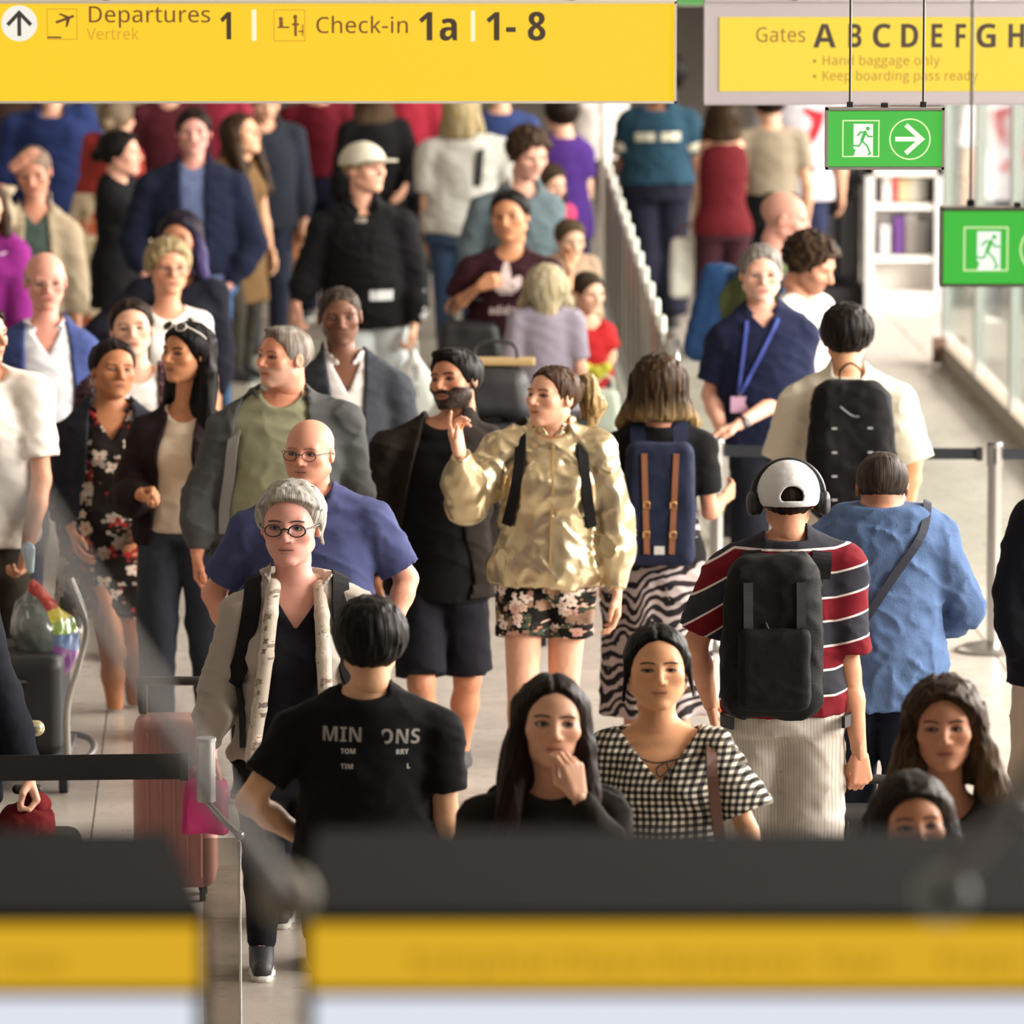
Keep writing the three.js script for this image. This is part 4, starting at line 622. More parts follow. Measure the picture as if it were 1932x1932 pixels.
person({ label: 'bald man in round glasses and a blue polo shirt, hands on hips', top: [583, 793], h: 1.80, lod: 0, hs: 1.07, yaw: -2, face: [-17, 0, 0], look: [-6, 3], skin: '#d2957c', neck: [588, 930], hip: [588, 1290], bw: 1.12, belly: 0.04, hairTop: 0.0, head: { iris: '#54646c', browColor: '#8a7464', brow: 0.7, jaw: 1.06, fat: 0.6, lip: '#a8685e', lipMix: 0.35, scalp: '#c99680', scalpMix: 0.3, neckR: 0.06 },
  arms: { l: { s: [478, 1005], e: [402, 1120, -0.04], w: [455, 1230, 0.08], hand: false }, r: { s: [700, 990], e: [768, 1092, -0.04], w: [742, 1180, 0.08], hand: false } },
  wear: [top('polo_shirt', '#42476c', { sleeve: 0.78, grow: 0.018, sgrow: 0.026, fold: 0.009, loose: 0.02, nr: 0.07, nd: 0.03, v: 0.05, collar: { h: 0.045, gap: 0.035, th: 0.008, lean: 0.28 } }), pants('#22252e'), glasses('#1a1818', { ry: 0.0185, tk: 0.0018 }), watch('r')] });
person({ label: 'grey-bearded man in a sage T-shirt and open charcoal jacket', top: [535, 613], h: 1.88, lod: 0, hs: 1.12, yaw: -8, face: [-48, 4, 0], skin: '#cf8d70', neck: [532, 748], hip: [520, 1075], bw: 1.14, belly: 0.03, hair: { style: 'short', t: 0.005, color: '#b5b0a8', color2: '#9a8470', line: 0.086, amp: 0.002, edge: 0.01, crown: [0, 0.104, 0.03, 0.052, 0.016, 0.05] }, hairTop: 0.008, head: { beard: 0.001, beardColor: '#c2ada0', beardMix: 0.38, browColor: '#7a5a44', iris: '#4a5a60', neckR: 0.06, lip: '#a8655a', lipMix: 0.4 },
  arms: { l: { s: [432, 815], e: [378, 945, 0.02], w: [372, 1045, 0.08], dir: [0.05, -1, 0.1], curl: 0.45 }, r: { s: [645, 800], e: [672, 930, -0.06], w: [660, 1050, 0] } },
  wear: [top('t_shirt', '#8d8d72', { sleeve: 0.5, grow: 0.014, fold: 0.006, loose: 0.02, nd: 0.035 }), pants('#23242a'), top('jacket', '#4b4c4c', { sleeve: 1.92, grow: 0.034, sgrow: 0.03, hem: 0.86, open: [0.13, 0.17, 0.012, -0.02], fold: 0.010, nr: 0.09, collar: { h: 0.05, gap: 0.07, th: 0.011, lean: 0.5 } }), (c) => part('jacket_lining', strapOver(c, c.last, [[-0.155, 0.90, 1], [-0.165, 0.75, 1], [-0.175, 0.55, 1], [-0.19, 0.35, 1], [-0.185, 0.22, 1]], 0.045, 0.004, 0.003), cloth('#8f8d8a'), c.root)] });
person({ label: 'woman with long straight black hair, sunglasses on her head and a cream top', top: [352, 607], h: 1.74, fem: 1, lod: 0, hs: 1.13, yaw: -14, face: [-42, 4, 0], skin: '#b57c58', neck: [352, 772], hip: [345, 1010], hair: { style: 'long', t: 0.014, color: '#0f0c0b', color2: '#1c1614', len: 0.34, w: 0.088, flare: 0.012, line: 0.076, end: 0.034, low: 0.4, cell: 0.006, zf: -0.02, fz: 0.0 }, hairTop: 0.012, head: { iris: '#1a100a', lip: '#8f4c42', brow: 1.3, browTilt: 0.5, neckR: 0.048 },
  arms: { l: { s: [278, 825], e: [238, 940, 0.02], w: [265, 935, 0.20], dir: [0.6, 0.1, 0.5], palm: [0, -0.3, 0.8], thumb: [0, 1, 0], curl: 0.9, tin: 0.8 }, r: { s: [418, 825], e: [432, 940, -0.04] } },
  wear: [top('cream_top', '#c9b7a0', { sleeve: 0.3, grow: 0.012, fold: 0.006, hem: 0.86, nd: 0.05, nr: 0.085 }), pants('#33373f', { wide: 0.02 }), top('cardigan', '#1d1214', { sleeve: 1.92, grow: 0.03, hem: 0.8, open: [0.075, 0.115, 0.02], fold: 0.010, nr: 0.09 }), glasses('#d8cfc0', { up: 1, dark: 1, tk: 0.0028, label: 'sunglasses with cream frames pushed up on the hair' })] });
person({ label: 'woman with swept-back dark hair in a red and black floral dress and denim jacket', top: [213, 640], h: 1.60, fem: 1, lod: 0, hs: 1.12, yaw: 8, face: [22, 3, -4], look: [-4, 6], skin: '#a86f4c', neck: [208, 765], hip: [205, 990], bw: 1.12, hair: { style: 'bun', bun: [0, 0.05, -0.11], t: 0.012, color: '#15100e', color2: '#2c1c16', amp: 0.005, line: 0.088, fwd: -0.014 }, head: { iris: '#1c110a', lip: '#8a4a40', fat: 0.6, nose: 1.1 },
  arms: { l: { s: [132, 825], e: [112, 930, 0], w: [138, 1010, 0.12] }, r: { s: [275, 810], e: [292, 900, 0.0], w: [270, 985, 0.1] } }, legs: { l: { a: [218, 1352, 0.1], k: [212, 1230, 0.12] }, r: { a: [255, 1345, -0.05], k: [258, 1225, 0.05] } },
  wear: [top('dress', 0, { mat: DRESS_FLORAL, sleeve: 0.2, grow: 0.016, hem: 0.42, flare: 0.05, fold: 0.010, nr: 0.09, nd: 0.04, v: 0.1, loose: 0.03 }), top('denim_jacket', '#23242c', { sleeve: 1.75, grow: 0.034, hem: 0.85, open: [0.085, 0.14, 0.012], fold: 0.010, nr: 0.085, sgrow: 0.03, collar: { h: 0.04, gap: 0.06, th: 0.01, lean: 0.5 } }), earring(-1, '#d8d0c0')], shoes: { color: '#6a6058', sole: '#d8d4cc' } });
person({ label: 'young woman in a white top and maroon tweed jacket, dark hair tied back', top: [248, 563], h: 1.62, fem: 1, lod: 1, hs: 1.16, yaw: 4, face: [4, 3, 4], look: [-8, 3], skin: '#dba88e', neck: [258, 696], hair: { style: 'bun', t: 0.012, ...DARKH, color2: '#4a382a', line: 0.082, fwd: -0.012 }, head: { iris: '#2a1a12', brow: 1.2, lip: '#b0685e' }, wear: [top('white_top', '#d9d5cf', { sleeve: 0.3, nr: 0.085, nd: 0.06 }), pants('#26262c'), top('tweed_jacket', 0, { mat: TWEED, sleeve: 1.9, grow: 0.032, open: [0.09, 0.12], fold: 0.009, nr: 0.09 })], arms: { l: { s: [178, 740], e: [150, 850, 0] } } });
person({ label: 'man in a white short-sleeved T-shirt with a khaki backpack strap', top: [-34, 572], h: 1.86, lod: 1, hs: 1.1, yaw: 40, face: [55, -2, 0], skin: '#c68e70', neck: [-30, 700], hip: [-20, 1010], bw: 1.08, hair: { style: 'short', ...DARKH }, arms: { r: { s: [60, 745], e: [78, 905, 0.05], w: [52, 1035, 0.18], curl: 0.7 }, l: { s: [-95, 760, -0.1] } },
  wear: [top('t_shirt', '#ddd6cc', { sleeve: 0.72, grow: 0.02, sgrow: 0.034, fold: 0.010, loose: 0.03 }), pants('#3a342c'), rucksack({ label: 'khaki backpack on the man in the white T-shirt', color: '#4a4a34', w: 0.3, hgt: 0.45, d: 0.16, t: 0.95, straps: { x: 0.11 } })] });
person({ label: 'man with cropped greying hair in a charcoal suit jacket and open white shirt', top: [641, 540], h: 1.80, lod: 0, hs: 1.14, yaw: 6, face: [4, -3, 2], skin: '#6f4a38', neck: [650, 672], hip: [660, 980], hair: { style: 'curly', t: 0.003, color: '#3a2c24', color2: '#6a5a4e', line: 0.086, amp: 0.0014, edge: 0.008 }, hairTop: 0.006, head: { iris: '#140c08', lip: '#6a423a', nose: 1.2, beardColor: '#4f3a30', beardMix: 0.35, browColor: '#2a1c16' },
  arms: { l: { s: [588, 730], e: [572, 870, 0] }, r: { s: [742, 735], e: [772, 860, 0] } },
  wear: [top('shirt', '#d5d0cc', { sleeve: 0.3, grow: 0.012, nd: 0.03, v: 0.12, nr: 0.075, collar: { h: 0.05, gap: 0.03, th: 0.007, lean: 0.2 } }), pants('#2a2c32'), top('suit_jacket', '#34373d', { sleeve: 1.95, grow: 0.032, sgrow: 0.026, hem: 0.8, open: [0.085, 0.02], fold: 0.007, nr: 0.085 })] });
person({ label: 'bearded man in black shorts and T-shirt under a dark brown overshirt', top: [858, 655], h: 1.74, lod: 0, hs: 1.14, yaw: -12, face: [-34, 6, 8], skin: '#b77e60', neck: [838, 798], hip: [825, 1085], bw: 1.06, hair: { style: 'short', t: 0.012, ...BLACKH, quiff: 1, line: 0.08, amp: 0.004 }, hairTop: 0.012, head: { beard: 0.004, beardColor: '#1c130f', beardMix: 1.0, iris: '#20140c', brow: 1.3, lip: '#8a5248' },
  arms: { l: { s: [735, 850], e: [708, 975, 0], w: [712, 1095, 0.08] }, r: { s: [915, 840, -0.05], e: [925, 960, -0.12], w: [915, 1080, -0.08], hand: false } }, legs: { l: { k: [795, 1290, 0.12], a: [805, 1440, 0.05] }, r: { k: [882, 1280, -0.02], a: [868, 1418, -0.12] } },
  wear: [top('t_shirt', '#0b0b0c', { sleeve: 0.5, hem: 0.72, fold: 0.006, loose: 0.02, nd: 0.02 }), pants('#16161d', { name: 'shorts', leg: 0.93, wide: 0.03, fold: 0.007 }), top('overshirt', '#211b17', { sleeve: 1.92, grow: 0.032, sgrow: 0.028, hem: 0.74, open: [0.075, 0.16, 0.012], fold: 0.010, nr: 0.08 })], shoes: { color: '#1c1a1c', sole: '#2a2a2a' } });
{ // woman in the gold jacket
  const GOLD = new THREE.MeshPhysicalMaterial({ color: '#c6b592', roughness: 0.29, metalness: 0.9 });
  person({ label: 'woman in a shiny gold windbreaker and floral shorts, hand raised to her chin', top: [1042, 688], h: 1.75, fem: 1, lod: 0, hs: 1.10, yaw: 2, face: [-44, 8, 2], skin: '#d3a084', neck: [1040, 812], hip: [1030, 1110], hair: { style: 'tail', t: 0.008, color: '#4a3526', color2: '#6a4e36', color3: '#c8a874', zgrad: 1, tail: [[0.02, 0.05, -0.10], [0.02, 0.065, -0.15], [0.03, -0.02, -0.185], [0.02, -0.15, -0.175]], tailR: [0.024, 0.036, 0.044, 0.014], amp: 0.006, low: 0.22, zb: 0.26, fwd: -0.008, line: 0.082 }, head: { iris: '#34241a', lip: '#a8645a', nose: 1.1, brow: 1.1 },
    arms: { l: { s: [945, 852], e: [878, 955, 0.10], w: [868, 855, 0.28], dir: [-0.22, 1, 0.0], palm: [0.7, 0.1, 0.5], thumb: [-0.6, 0.1, 0.8], each: [0.15, 0.5, 0.55, 0.6], tin: 0.4 }, r: { s: [1122, 850], e: [1158, 985, 0], w: [1164, 1118, 0.08], dir: [0.02, -1, 0.1], curl: 0.35 } }, legs: { l: { k: [985, 1345, 0.12], a: [975, 1540, 0.05] }, r: { k: [1062, 1335, 0.0], a: [1050, 1520, -0.2] } },
    wear: [pants(0, { name: 'shorts', mat: SHORTS_FLORAL, leg: 0.42, wide: 0.014, grow: 0.014, waist: 1.08, fold: 0.007, cell: 0.01 }), top('gold_windbreaker', 0, { mat: GOLD, sleeve: 1.95, grow: 0.034, sgrow: 0.034, swide: 1.25, cuff: 0.006, hem: 0.885, fold: 0.011, fx: 8, fy: 6, loose: 0.02, puff: 0.02, flare: 0.02, cell: 0.0085, nr: 0.066, nd: 0.02, collar: { h: 0.06, gap: 0.008, th: 0.009, lean: 0.15 } }),
      (c) => { const P = []; for (let i = 0; i <= 10; i++) P.push(onSurf(c, c.last, 0.006, mix(0.0, 0.93, i / 10), 1, 0.0)); part('zip', ribbon(P, 0.010, 0.006, () => c.front.clone(), 40), mat('#b79a68', 0.4, { metalness: 0.6 }), c.root); },
      rucksack({ label: 'black backpack on the woman in the gold windbreaker', color: '#0d0d0e', w: 0.28, hgt: 0.42, d: 0.14, t: 0.93, sw: 0.042, straps: { x: 0.128, low: 0.42 } })], shoes: { color: '#c9c4bc' } });
}
// woman with the navy rucksack
person({ label: 'woman from behind with a highlighted bob, black T-shirt and zebra-print skirt', top: [1243, 668], h: 1.67, fem: 1, lod: 0, hs: 1.18, yaw: 180, face: [182, -3, 0], backHead: 1, skin: '#c98f74', neck: [1243, 800], hip: [1240, 1075], hair: { style: 'long', t: 0.020, color: '#3a2a1c', color2: '#5c452c', color3: '#a5895c', g0: -0.02, g1: -0.14, len: 0.135, w: 0.088, flare: 0.03, end: 0.034, amp: 0.006, xx: 0.2, low: 0.24 }, hairTop: 0.014,
  arms: { l: { s: [1160, 850], e: [1142, 985, 0] }, r: { s: [1322, 845], e: [1340, 965, 0.0], w: [1366, 938, -0.2], dir: [0.4, 0.2, -0.8], curl: 0.3 } },
  wear: [{ kind: 'skirt', name: 'zebra_skirt', mat: ZEBRA, hem: 0.18, waist: 1.02, w0: 0.17, w1: 0.24, fold: 0.008, pleat: 0.01, np: 7 }, top('t_shirt', '#101012', { sleeve: 0.7, grow: 0.016, fold: 0.006, sgrow: 0.022 }),
    rucksack({ label: 'navy canvas backpack with tan leather buckle straps', color: '#1b2136', w: 0.29, hgt: 0.50, d: 0.16, t: 0.92, r: 0.04, taper: 0.5, sw: 0.062, straps: { x: 0.10 }, more: (c, K, back, { hh }) => {
      for (const s of [-1, 1]) {
        const P = []; for (let i = 0; i <= 12; i++) P.push(back(s * mix(0.062, 0.048, i / 12) * 1.05, mix(hh * 0.86, -hh * 0.78, i / 12), 0.005)); K.add('leather_strap', rib(c, P, 0.024, 0.006), mat('#7a4a2c', 0.6), K.g, 'tan leather strap');
        for (const y of [0.02, -0.42]) { const p = back(s * 0.054, y * 2 * hh * 0.55, 0.008); K.add('buckle', new THREE.TorusGeometry(0.017, 0.004, 4, 4).rotateZ(PI / 4).translate(p.x, p.y, p.z), mat('#c9a06a', 0.3, { metalness: 0.9 })); }
      }
      const p = back(0.0, -hh * 0.72, 0.003); K.add('woven_label', box(0.042, 0.034, 0.003, p.x, p.y, p.z), mat('#b9b6b2', 0.8)); } })] });
{ // man with cap and headphones
  person({ label: 'man from behind in a white cap, headphones and maroon-striped polo shirt', top: [1487, 868], h: 1.77, lod: 0, hs: 1.10, yaw: 182, face: [184, -4, 0], backHead: 1, skin: '#c68e70', neck: [1480, 1012], hip: [1480, 1360], bw: 1.05, hair: { style: 'short', t: 0.007, ...DARKH, nape: -0.06 }, hairTop: 0.02,
    arms: { l: { s: [1375, 1085], e: [1312, 1215, -0.02], w: [1340, 1330, -0.2] }, r: { s: [1585, 1075], e: [1602, 1265, 0.0], w: [1622, 1425, 0.04], dir: [0.08, -1, 0.06], palm: [-0.3, -0.1, -0.9], thumb: [-1, 0, 0], curl: 0.88, tin: 0.8 } },
    wear: [top('striped_polo', 0, { mat: STRIPED, sleeve: 0.80, grow: 0.02, sgrow: 0.036, fold: 0.008, loose: 0.02, cell: 0.009, hem: 0.90, nr: 0.07, uv: (x, y, z, nx, ny, nz, c) => [x, y + (x > c.U([1575, 1000]).x ? -(x - c.U([1575, 1000]).x) * 0.25 : x < c.U([1385, 1000]).x ? (x - c.U([1385, 1000]).x) * -0.6 : 0)] }), pants(0, { mat: PINSTRIPE, grow: 0.026, wide: 0.04, fold: 0.010, waist: 0.98, uv: (x, y, z) => [x + z * 0.25, y] }), hat('#c3c3c4', { hole: 1 }), headphones,
      rucksack({ label: 'large black backpack with straps on the man in the striped polo', color: '#0f1012', w: 0.35, hgt: 0.56, d: 0.20, t: 0.96, r: 0.08, x: 0.06, sw: 0.07, straps: { x: 0.13 }, fold: 0.010, pocket: { y: -0.10, w: 0.7, h: 0.5 }, more: (c, K, back, { hh }) => {
        for (const s of [-1, 1]) { const P = []; for (let i = 0; i <= 10; i++) P.push(back(s * 0.09, mix(hh * 0.7, -hh * 0.55, i / 10), 0.006)); K.add('compression_strap', rib(c, P, 0.032, 0.008), mat('#2b2d33', 0.55)); }
        K.add('cord', tube([back(0.03, 0.06), back(-0.01, -0.04, 0.008), back(-0.03, -0.12, 0.008), back(0.02, -0.2, 0.008)], 0.0025, 20, 5), mat('#4a4a4e', 0.6));
        for (const s of [-1, 1]) { const h1 = c.T(s * 0.19, 0.03, -0.16), h2 = c.T(s * 0.21, 0.02, 0.02); K.add('hip_strap', ribbon([h1, h1.clone().lerp(h2, 0.5).addScaledVector(c.side, s * 0.02), h2], 0.04, 0.012, () => c.side.clone().multiplyScalar(s), 10), mat('#17181b', 0.6)); } } })] });
}
person({ label: 'man from behind in a blue denim shirt with a dark crossbody strap', top: [1665, 853], h: 1.70, lod: 0, hs: 1.12, yaw: 178, face: [178, -16, 0], backHead: 1, skin: '#c58a6c', neck: [1665, 938], hip: [1660, 1300], bw: 1.14, hair: { style: 'short', t: 0.006, color: '#3a3028', color2: '#5c5046', nape: -0.06, amp: 0.002 }, hairTop: 0.006, head: { scalp: '#4a3e34', scalpMix: 0.5, neckR: 0.062 },
  arms: { l: { s: [1560, 1025], e: [1545, 1150, 0] }, r: { s: [1765, 1020], e: [1822, 1145, -0.02], w: [1762, 1180, -0.22], hand: false } },
  wear: [pants('#1d2230', { wide: 0.02 }), top('denim_shirt', '#6c8cba', { mat: DENIM('#536a90'), sleeve: 1.75, grow: 0.026, sgrow: 0.03, fold: 0.012, fx: 9, fy: 9, hem: 0.79, loose: 0.03, cell: 0.009, nr: 0.066, nb: 0.0, collar: { h: 0.035, gap: 0.03, th: 0.008, lean: 0.1 } }),
    (c) => { const K = carried(c, 'crossbody_bag', 'dark crossbody bag worn over the blue denim shirt', 'bag', c.T(0.22, -0.02, 0.08)); K.add('strap', strapOver(c, c.last, [[-0.15, 0.78, 1], [-0.16, 0, 0], [-0.14, 0.84, -1], [-0.04, 0.62, -1], [0.06, 0.40, -1], [0.15, 0.2, -1]], 0.030, 0.006, 0.006), mat('#2a2f3c', 0.7)); const q = c.T(0.23, 0.1, 0.1); K.add('bag_body', mesher(rbox(q.x, q.y, q.z, 0.06, 0.10, 0.09, 0.03), [q.x - 0.15, q.y - 0.2, q.z - 0.2], [q.x + 0.15, q.y + 0.2, q.z + 0.2], 0.011), mat('#23262f', 0.7)); }] });
person({ label: 'dark-haired man from behind in a loose cream T-shirt', top: [1597, 570], h: 1.80, lod: 0, hs: 1.16, yaw: 180, face: [180, -4, 0], backHead: 1, skin: '#cf9a76', neck: [1600, 705], hip: [1600, 990], hair: { style: 'short', t: 0.022, color: '#15100c', color2: '#241a14', nape: -0.07, amp: 0.005 }, hairTop: 0.02,
  arms: { l: { s: [1512, 770], e: [1475, 870, 0.0], w: [1500, 960, -0.15] }, r: { s: [1688, 765], e: [1722, 870, 0], w: [1712, 960, -0.12] } },
  wear: [top('t_shirt', '#cbc5b2', { sleeve: 0.98, grow: 0.024, sgrow: 0.044, fold: 0.009, loose: 0.04, nr: 0.066, nb: 0.006 }), pants('#5a5c62', { wide: 0.03 }),
    rucksack({ label: 'black technical backpack with a grab loop on the cream T-shirt', color: '#0c0c0e', w: 0.37, hgt: 0.58, d: 0.20, t: 1.0, r: 0.09, sw: 0.07, straps: { x: 0.115 }, handle: 1, fold: 0.011, more: (c, K, back, { hh }) => {
      for (const s of [-1, 1]) for (let i = 0; i < 4; i++) { const p = back(s * 0.075, mix(0.1, -0.2, i / 3), 0.004); K.add('loop', box(0.022, 0.007, 0.004, p.x, p.y, p.z), mat('#a5a6a8', 0.5)); }
      K.add('logo', tube([back(0.05, 0.19), back(0.02, 0.165), back(-0.005, 0.15), back(-0.03, 0.148)], 0.004, 12, 5), mat('#77787c', 0.4)); } })] });
// staff member at the belt post
person({ label: 'staff member in glasses and a navy polo shirt with a badge on a lanyard', top: [1436, 460], h: 1.80, lod: 0, hs: 1.16, yaw: 0, face: [4, -4, 0], look: [-6, 2], skin: '#d3a08a', neck: [1438, 582], hip: [1455, 830], bw: 1.14, belly: 0.02, hair: { style: 'short', t: 0.009, color: '#b2aba4', color2: '#8f8880', line: 0.082 }, head: { iris: '#4a5a62', browColor: '#9a8c80', brow: 0.7, fat: 0.5, beardColor: '#b8a79c', beardMix: 0.3 },
  arms: { l: { s: [1368, 640], e: [1340, 745, -0.02], w: [1362, 815, 0.25], dir: [0.1, -0.6, 0.5], hand: false }, r: { s: [1512, 635], e: [1490, 742, 0.05], w: [1392, 802, 0.34], dir: [-0.9, -0.25, 0.2], palm: [0, -1, 0.1], thumb: [0, 0.1, 1], curl: 0.35 } },
  wear: [pants('#14161f', { wide: 0.02 }), top('polo_shirt', '#181d36', { sleeve: 0.75, grow: 0.018, sgrow: 0.03, fold: 0.007, nr: 0.072, nd: 0.03, v: 0.05, hem: 0.84, loose: 0.03, collar: { h: 0.045, gap: 0.035, th: 0.008, lean: 0.3 } }), glasses('#8a8078', { tk: 0.0015 }), watch('r'),
    (c) => { const a = [], b = []; for (let i = 0; i <= 8; i++) { const t = i / 8; a.push(onSurf(c, c.last, mix(-0.075, -0.14, t), mix(0.93, 0.40, t), 1, 0.006)); b.push(onSurf(c, c.last, mix(0.07, -0.13, t), mix(0.93, 0.40, t), 1, 0.008)); } const l = part('lanyard', joined([ribbon(a, 0.016, 0.004, () => c.front.clone(), 20), ribbon(b, 0.016, 0.004, () => c.front.clone(), 20)]), mat('#2f3f8a', 0.8), c.root); const e = a[8]; part('badge', box(0.085, 0.075, 0.004, e.x + 0.005, e.y - 0.05, e.z + 0.01), mat('#b48fa8', 0.5), l, 'pale pink badge card'); part('badge_clip', box(0.012, 0.03, 0.006, e.x + 0.005, e.y - 0.005, e.z + 0.008), mat('#8a8a8a', 0.3, { metalness: 1 }), l); }] });
person({ label: 'curly-haired man in a white shirt looking down behind the staff member', top: [1532, 437], h: 1.75, lod: 1, hs: 1.2, yaw: 60, face: [62, -26, 0], skin: '#c08a70', neck: [1514, 560], hair: { style: 'curly', t: 0.026, ...BROWNH, color: '#241a14', line: 0.078, amp: 0.005 }, hairTop: 0.024, head: { beardColor: '#4a3428', beardMix: 0.5, nose: 1.15 }, wear: [top('shirt', '#d8cfc8', { sleeve: 1.9, grow: 0.02, collar: { h: 0.04, gap: 0.04, th: 0.008 } }), pants('#3a3a42')] });
person({ label: 'shaven-headed man in profile wearing an olive T-shirt', top: [1482, 363], h: 1.80, lod: 1, hs: 1.18, yaw: 70, face: [82, -12, 0], skin: '#c49080', neck: [1452, 490], hip: [1400, 760], hairTop: 0.002, head: { scalp: '#9a7464', scalpMix: 0.55, nose: 1.1 }, arms: { l: { s: [1380, 560], e: [1350, 650, -0.05] } },
  wear: [top('t_shirt', '#4a5232', { sleeve: 0.7, grow: 0.02 }), pants('#2a2c30'), rucksack({ label: 'blue backpack on the shaven-headed man in olive', color: '#22406a', w: 0.28, hgt: 0.5, d: 0.18, t: 0.9, straps: { x: 0.1 } })] });
// left, behind the first rows
person({ label: 'bald man in a royal blue jacket over a white shirt', top: [85, 478], h: 1.76, lod: 1, hs: 1.18, yaw: 8, face: [10, -6, 2], skin: '#cf9280', neck: [85, 612], hip: [95, 850], bw: 1.08, hair: { style: 'short', t: 0.004, color: '#c5bcb2', bald: 2 }, hairTop: 0, head: { browColor: '#b5a89c', brow: 0.6, iris: '#4a5a62', scalp: '#d09a88', scalpMix: 0.3 }, arms: { l: { s: [18, 670], e: [-2, 790, 0] }, r: { s: [150, 665], e: [168, 780, 0] } },
  wear: [top('shirt', '#d8d8dc', { sleeve: 0.3, grow: 0.014, v: 0.10, nd: 0.03, nr: 0.08, fold: 0.008, collar: { h: 0.045, gap: 0.04, th: 0.008, lean: 0.3 } }), pants('#3a3c48'), top('jacket', '#3c4878', { sleeve: 1.9, grow: 0.032, open: [0.09, 0.12, 0.01], fold: 0.009, nr: 0.09 }), glasses('#8a7a70', { tk: 0.0014 })] });
person({ label: 'woman with short blond hair, glasses, a white top and black vest', top: [318, 447], h: 1.68, fem: 1, lod: 1, hs: 1.2, yaw: 8, face: [14, 0, 0], skin: '#c98e70', neck: [316, 586], hair: { style: 'short', t: 0.022, color: '#b89a68', color2: '#dcc89c', amp: 0.006, line: 0.074, nape: -0.09, rise: 0.06 }, hairTop: 0.018, head: { browColor: '#8a6a4c', lip: '#a5605a' }, wear: [top('white_top', '#dcd8d2', { sleeve: 0.3, nd: 0.04, nr: 0.08 }), pants('#26262c'), top('vest', '#15161a', { sleeve: 0, grow: 0.03, open: [0.09, 0.12], nr: 0.09 }), glasses('#2a2422', { tk: 0.0016 })] });
person({ label: 'woman with violet-tinted hair in a wide black-navy coat', top: [340, 397], h: 1.66, fem: 1, lod: 1, hs: 1.2, yaw: -4, face: [-14, -2, 0], skin: '#b07a5c', neck: [340, 528], hair: { style: 'long', t: 0.016, color: '#1c1420', color2: '#2a2036', color3: '#5a5088', g0: 0.06, g1: -0.1, len: 0.17, w: 0.09, part: -0.02, flare: 0.02 }, hairTop: 0.014, arms: { l: { s: [268, 560], e: [190, 628, 0.1], w: [255, 690, 0.24] }, r: { s: [400, 560], e: [410, 660, 0] } }, wear: [top('coat', '#14151f', { sleeve: 1.95, grow: 0.04, sgrow: 0.045, hem: 0.6, fold: 0.010, nr: 0.075 }), pants('#2c4668')] });
person({ label: 'tall man in a navy zip jacket, blue shirt and jeans', top: [365, 203], h: 1.88, lod: 1, hs: 1.2, yaw: 0, face: [2, -2, 0], skin: '#c08c80', neck: [365, 312], hip: [372, 545], bw: 1.22, hair: { style: 'short', t: 0.01, ...DARKH }, arms: { l: { s: [285, 355], e: [252, 450, 0], w: [275, 520, 0.15], hand: false }, r: { s: [445, 355], e: [478, 460, 0], w: [432, 540, 0.12], dir: [-0.5, -0.6, 0.3] } },
  wear: [top('shirt', '#5a6688', { sleeve: 0.3, grow: 0.014, nd: 0.02, collar: { h: 0.045, gap: 0.03, th: 0.008 } }), pants('#3b5880', { wide: 0.03 }), top('jacket', '#151a2e', { sleeve: 1.93, grow: 0.036, sgrow: 0.036, hem: 0.92, open: [0.07, 0.06], fold: 0.009, nr: 0.08, collar: { h: 0.06, gap: 0.05, th: 0.012, lean: 0.2 } })] });
person({ label: 'man shading his forehead with his hand, beige shirt over green', top: [62, 276], h: 1.74, lod: 1, hs: 1.22, yaw: 8, face: [-2, -16, 4], skin: '#b07c66', neck: [66, 395], hair: { style: 'short', t: 0.006, color: '#8a7060', color2: '#a58e7c', nape: -0.06 }, arms: { l: { s: [8, 440], e: [-12, 365, 0.2], w: [22, 318, 0.24], dir: [0.75, 0.6, 0], palm: [0.2, -0.6, -0.7], thumb: [0, 0.3, -1], curl: 0.2 }, r: { s: [122, 440], e: [140, 530, 0] } },
  wear: [top('t_shirt', '#3d4a44', { sleeve: 0.3, nd: 0.03, v: 0.05 }), pants('#4a4640'), top('overshirt', '#968872', { sleeve: 1.6, grow: 0.034, open: [0.06, 0.09, 0.01], nr: 0.085, fold: 0.010 })] });
person({ label: 'person in a magenta fleece with a pale strap', top: [-26, 340], h: 1.66, fem: 1, lod: 2, hs: 1.15, yaw: 10, skin: '#cfa890', hair: { style: 'long', ...BROWNH, len: 0.16 }, arms: { r: { s: [28, 478], e: [38, 570, 0.04] } }, wear: [top('fleece', '#7a2270', { sleeve: 1.95, grow: 0.034, fold: 0.008 }), pants('#20202a'), (c) => part('strap', strapOver(c, c.last, [[-0.12, 0.7, 1], [0.0, 0.74, 1], [0.1, 0.8, 1]], 0.03, 0.006), mat('#c9b6c9', 0.8), c.root)] });
person({ label: 'dark-haired woman in profile wearing a sleeveless black dress', top: [228, 246], h: 1.66, fem: 1, lod: 2, hs: 1.2, yaw: 60, face: [72, 2, 0], skin: '#cf9a84', hair: { style: 'bun', bun: [0, -0.01, -0.13], t: 0.018, ...BLACKH }, arms: { l: { s: [215, 352], e: [212, 430, 0] } }, wear: [top('dress', '#0f0f12', { sleeve: 0.9, grow: 0.02, sgrow: 0.022, hem: 0.6 })] });
person({ label: 'smiling woman with long brown hair tilting her head back', top: [455, 212], h: 1.68, fem: 1, lod: 2, hs: 1.2, yaw: 40, face: [58, 14, 0], skin: '#d2a080', hair: { style: 'long', ...BROWNH, color3: '#4a3420', len: 0.34, low: 0.42, w: 0.09 }, wear: [top('top', '#6a5034', { sleeve: 0.6, hem: 0.5 }), pants('#3a3630')] });
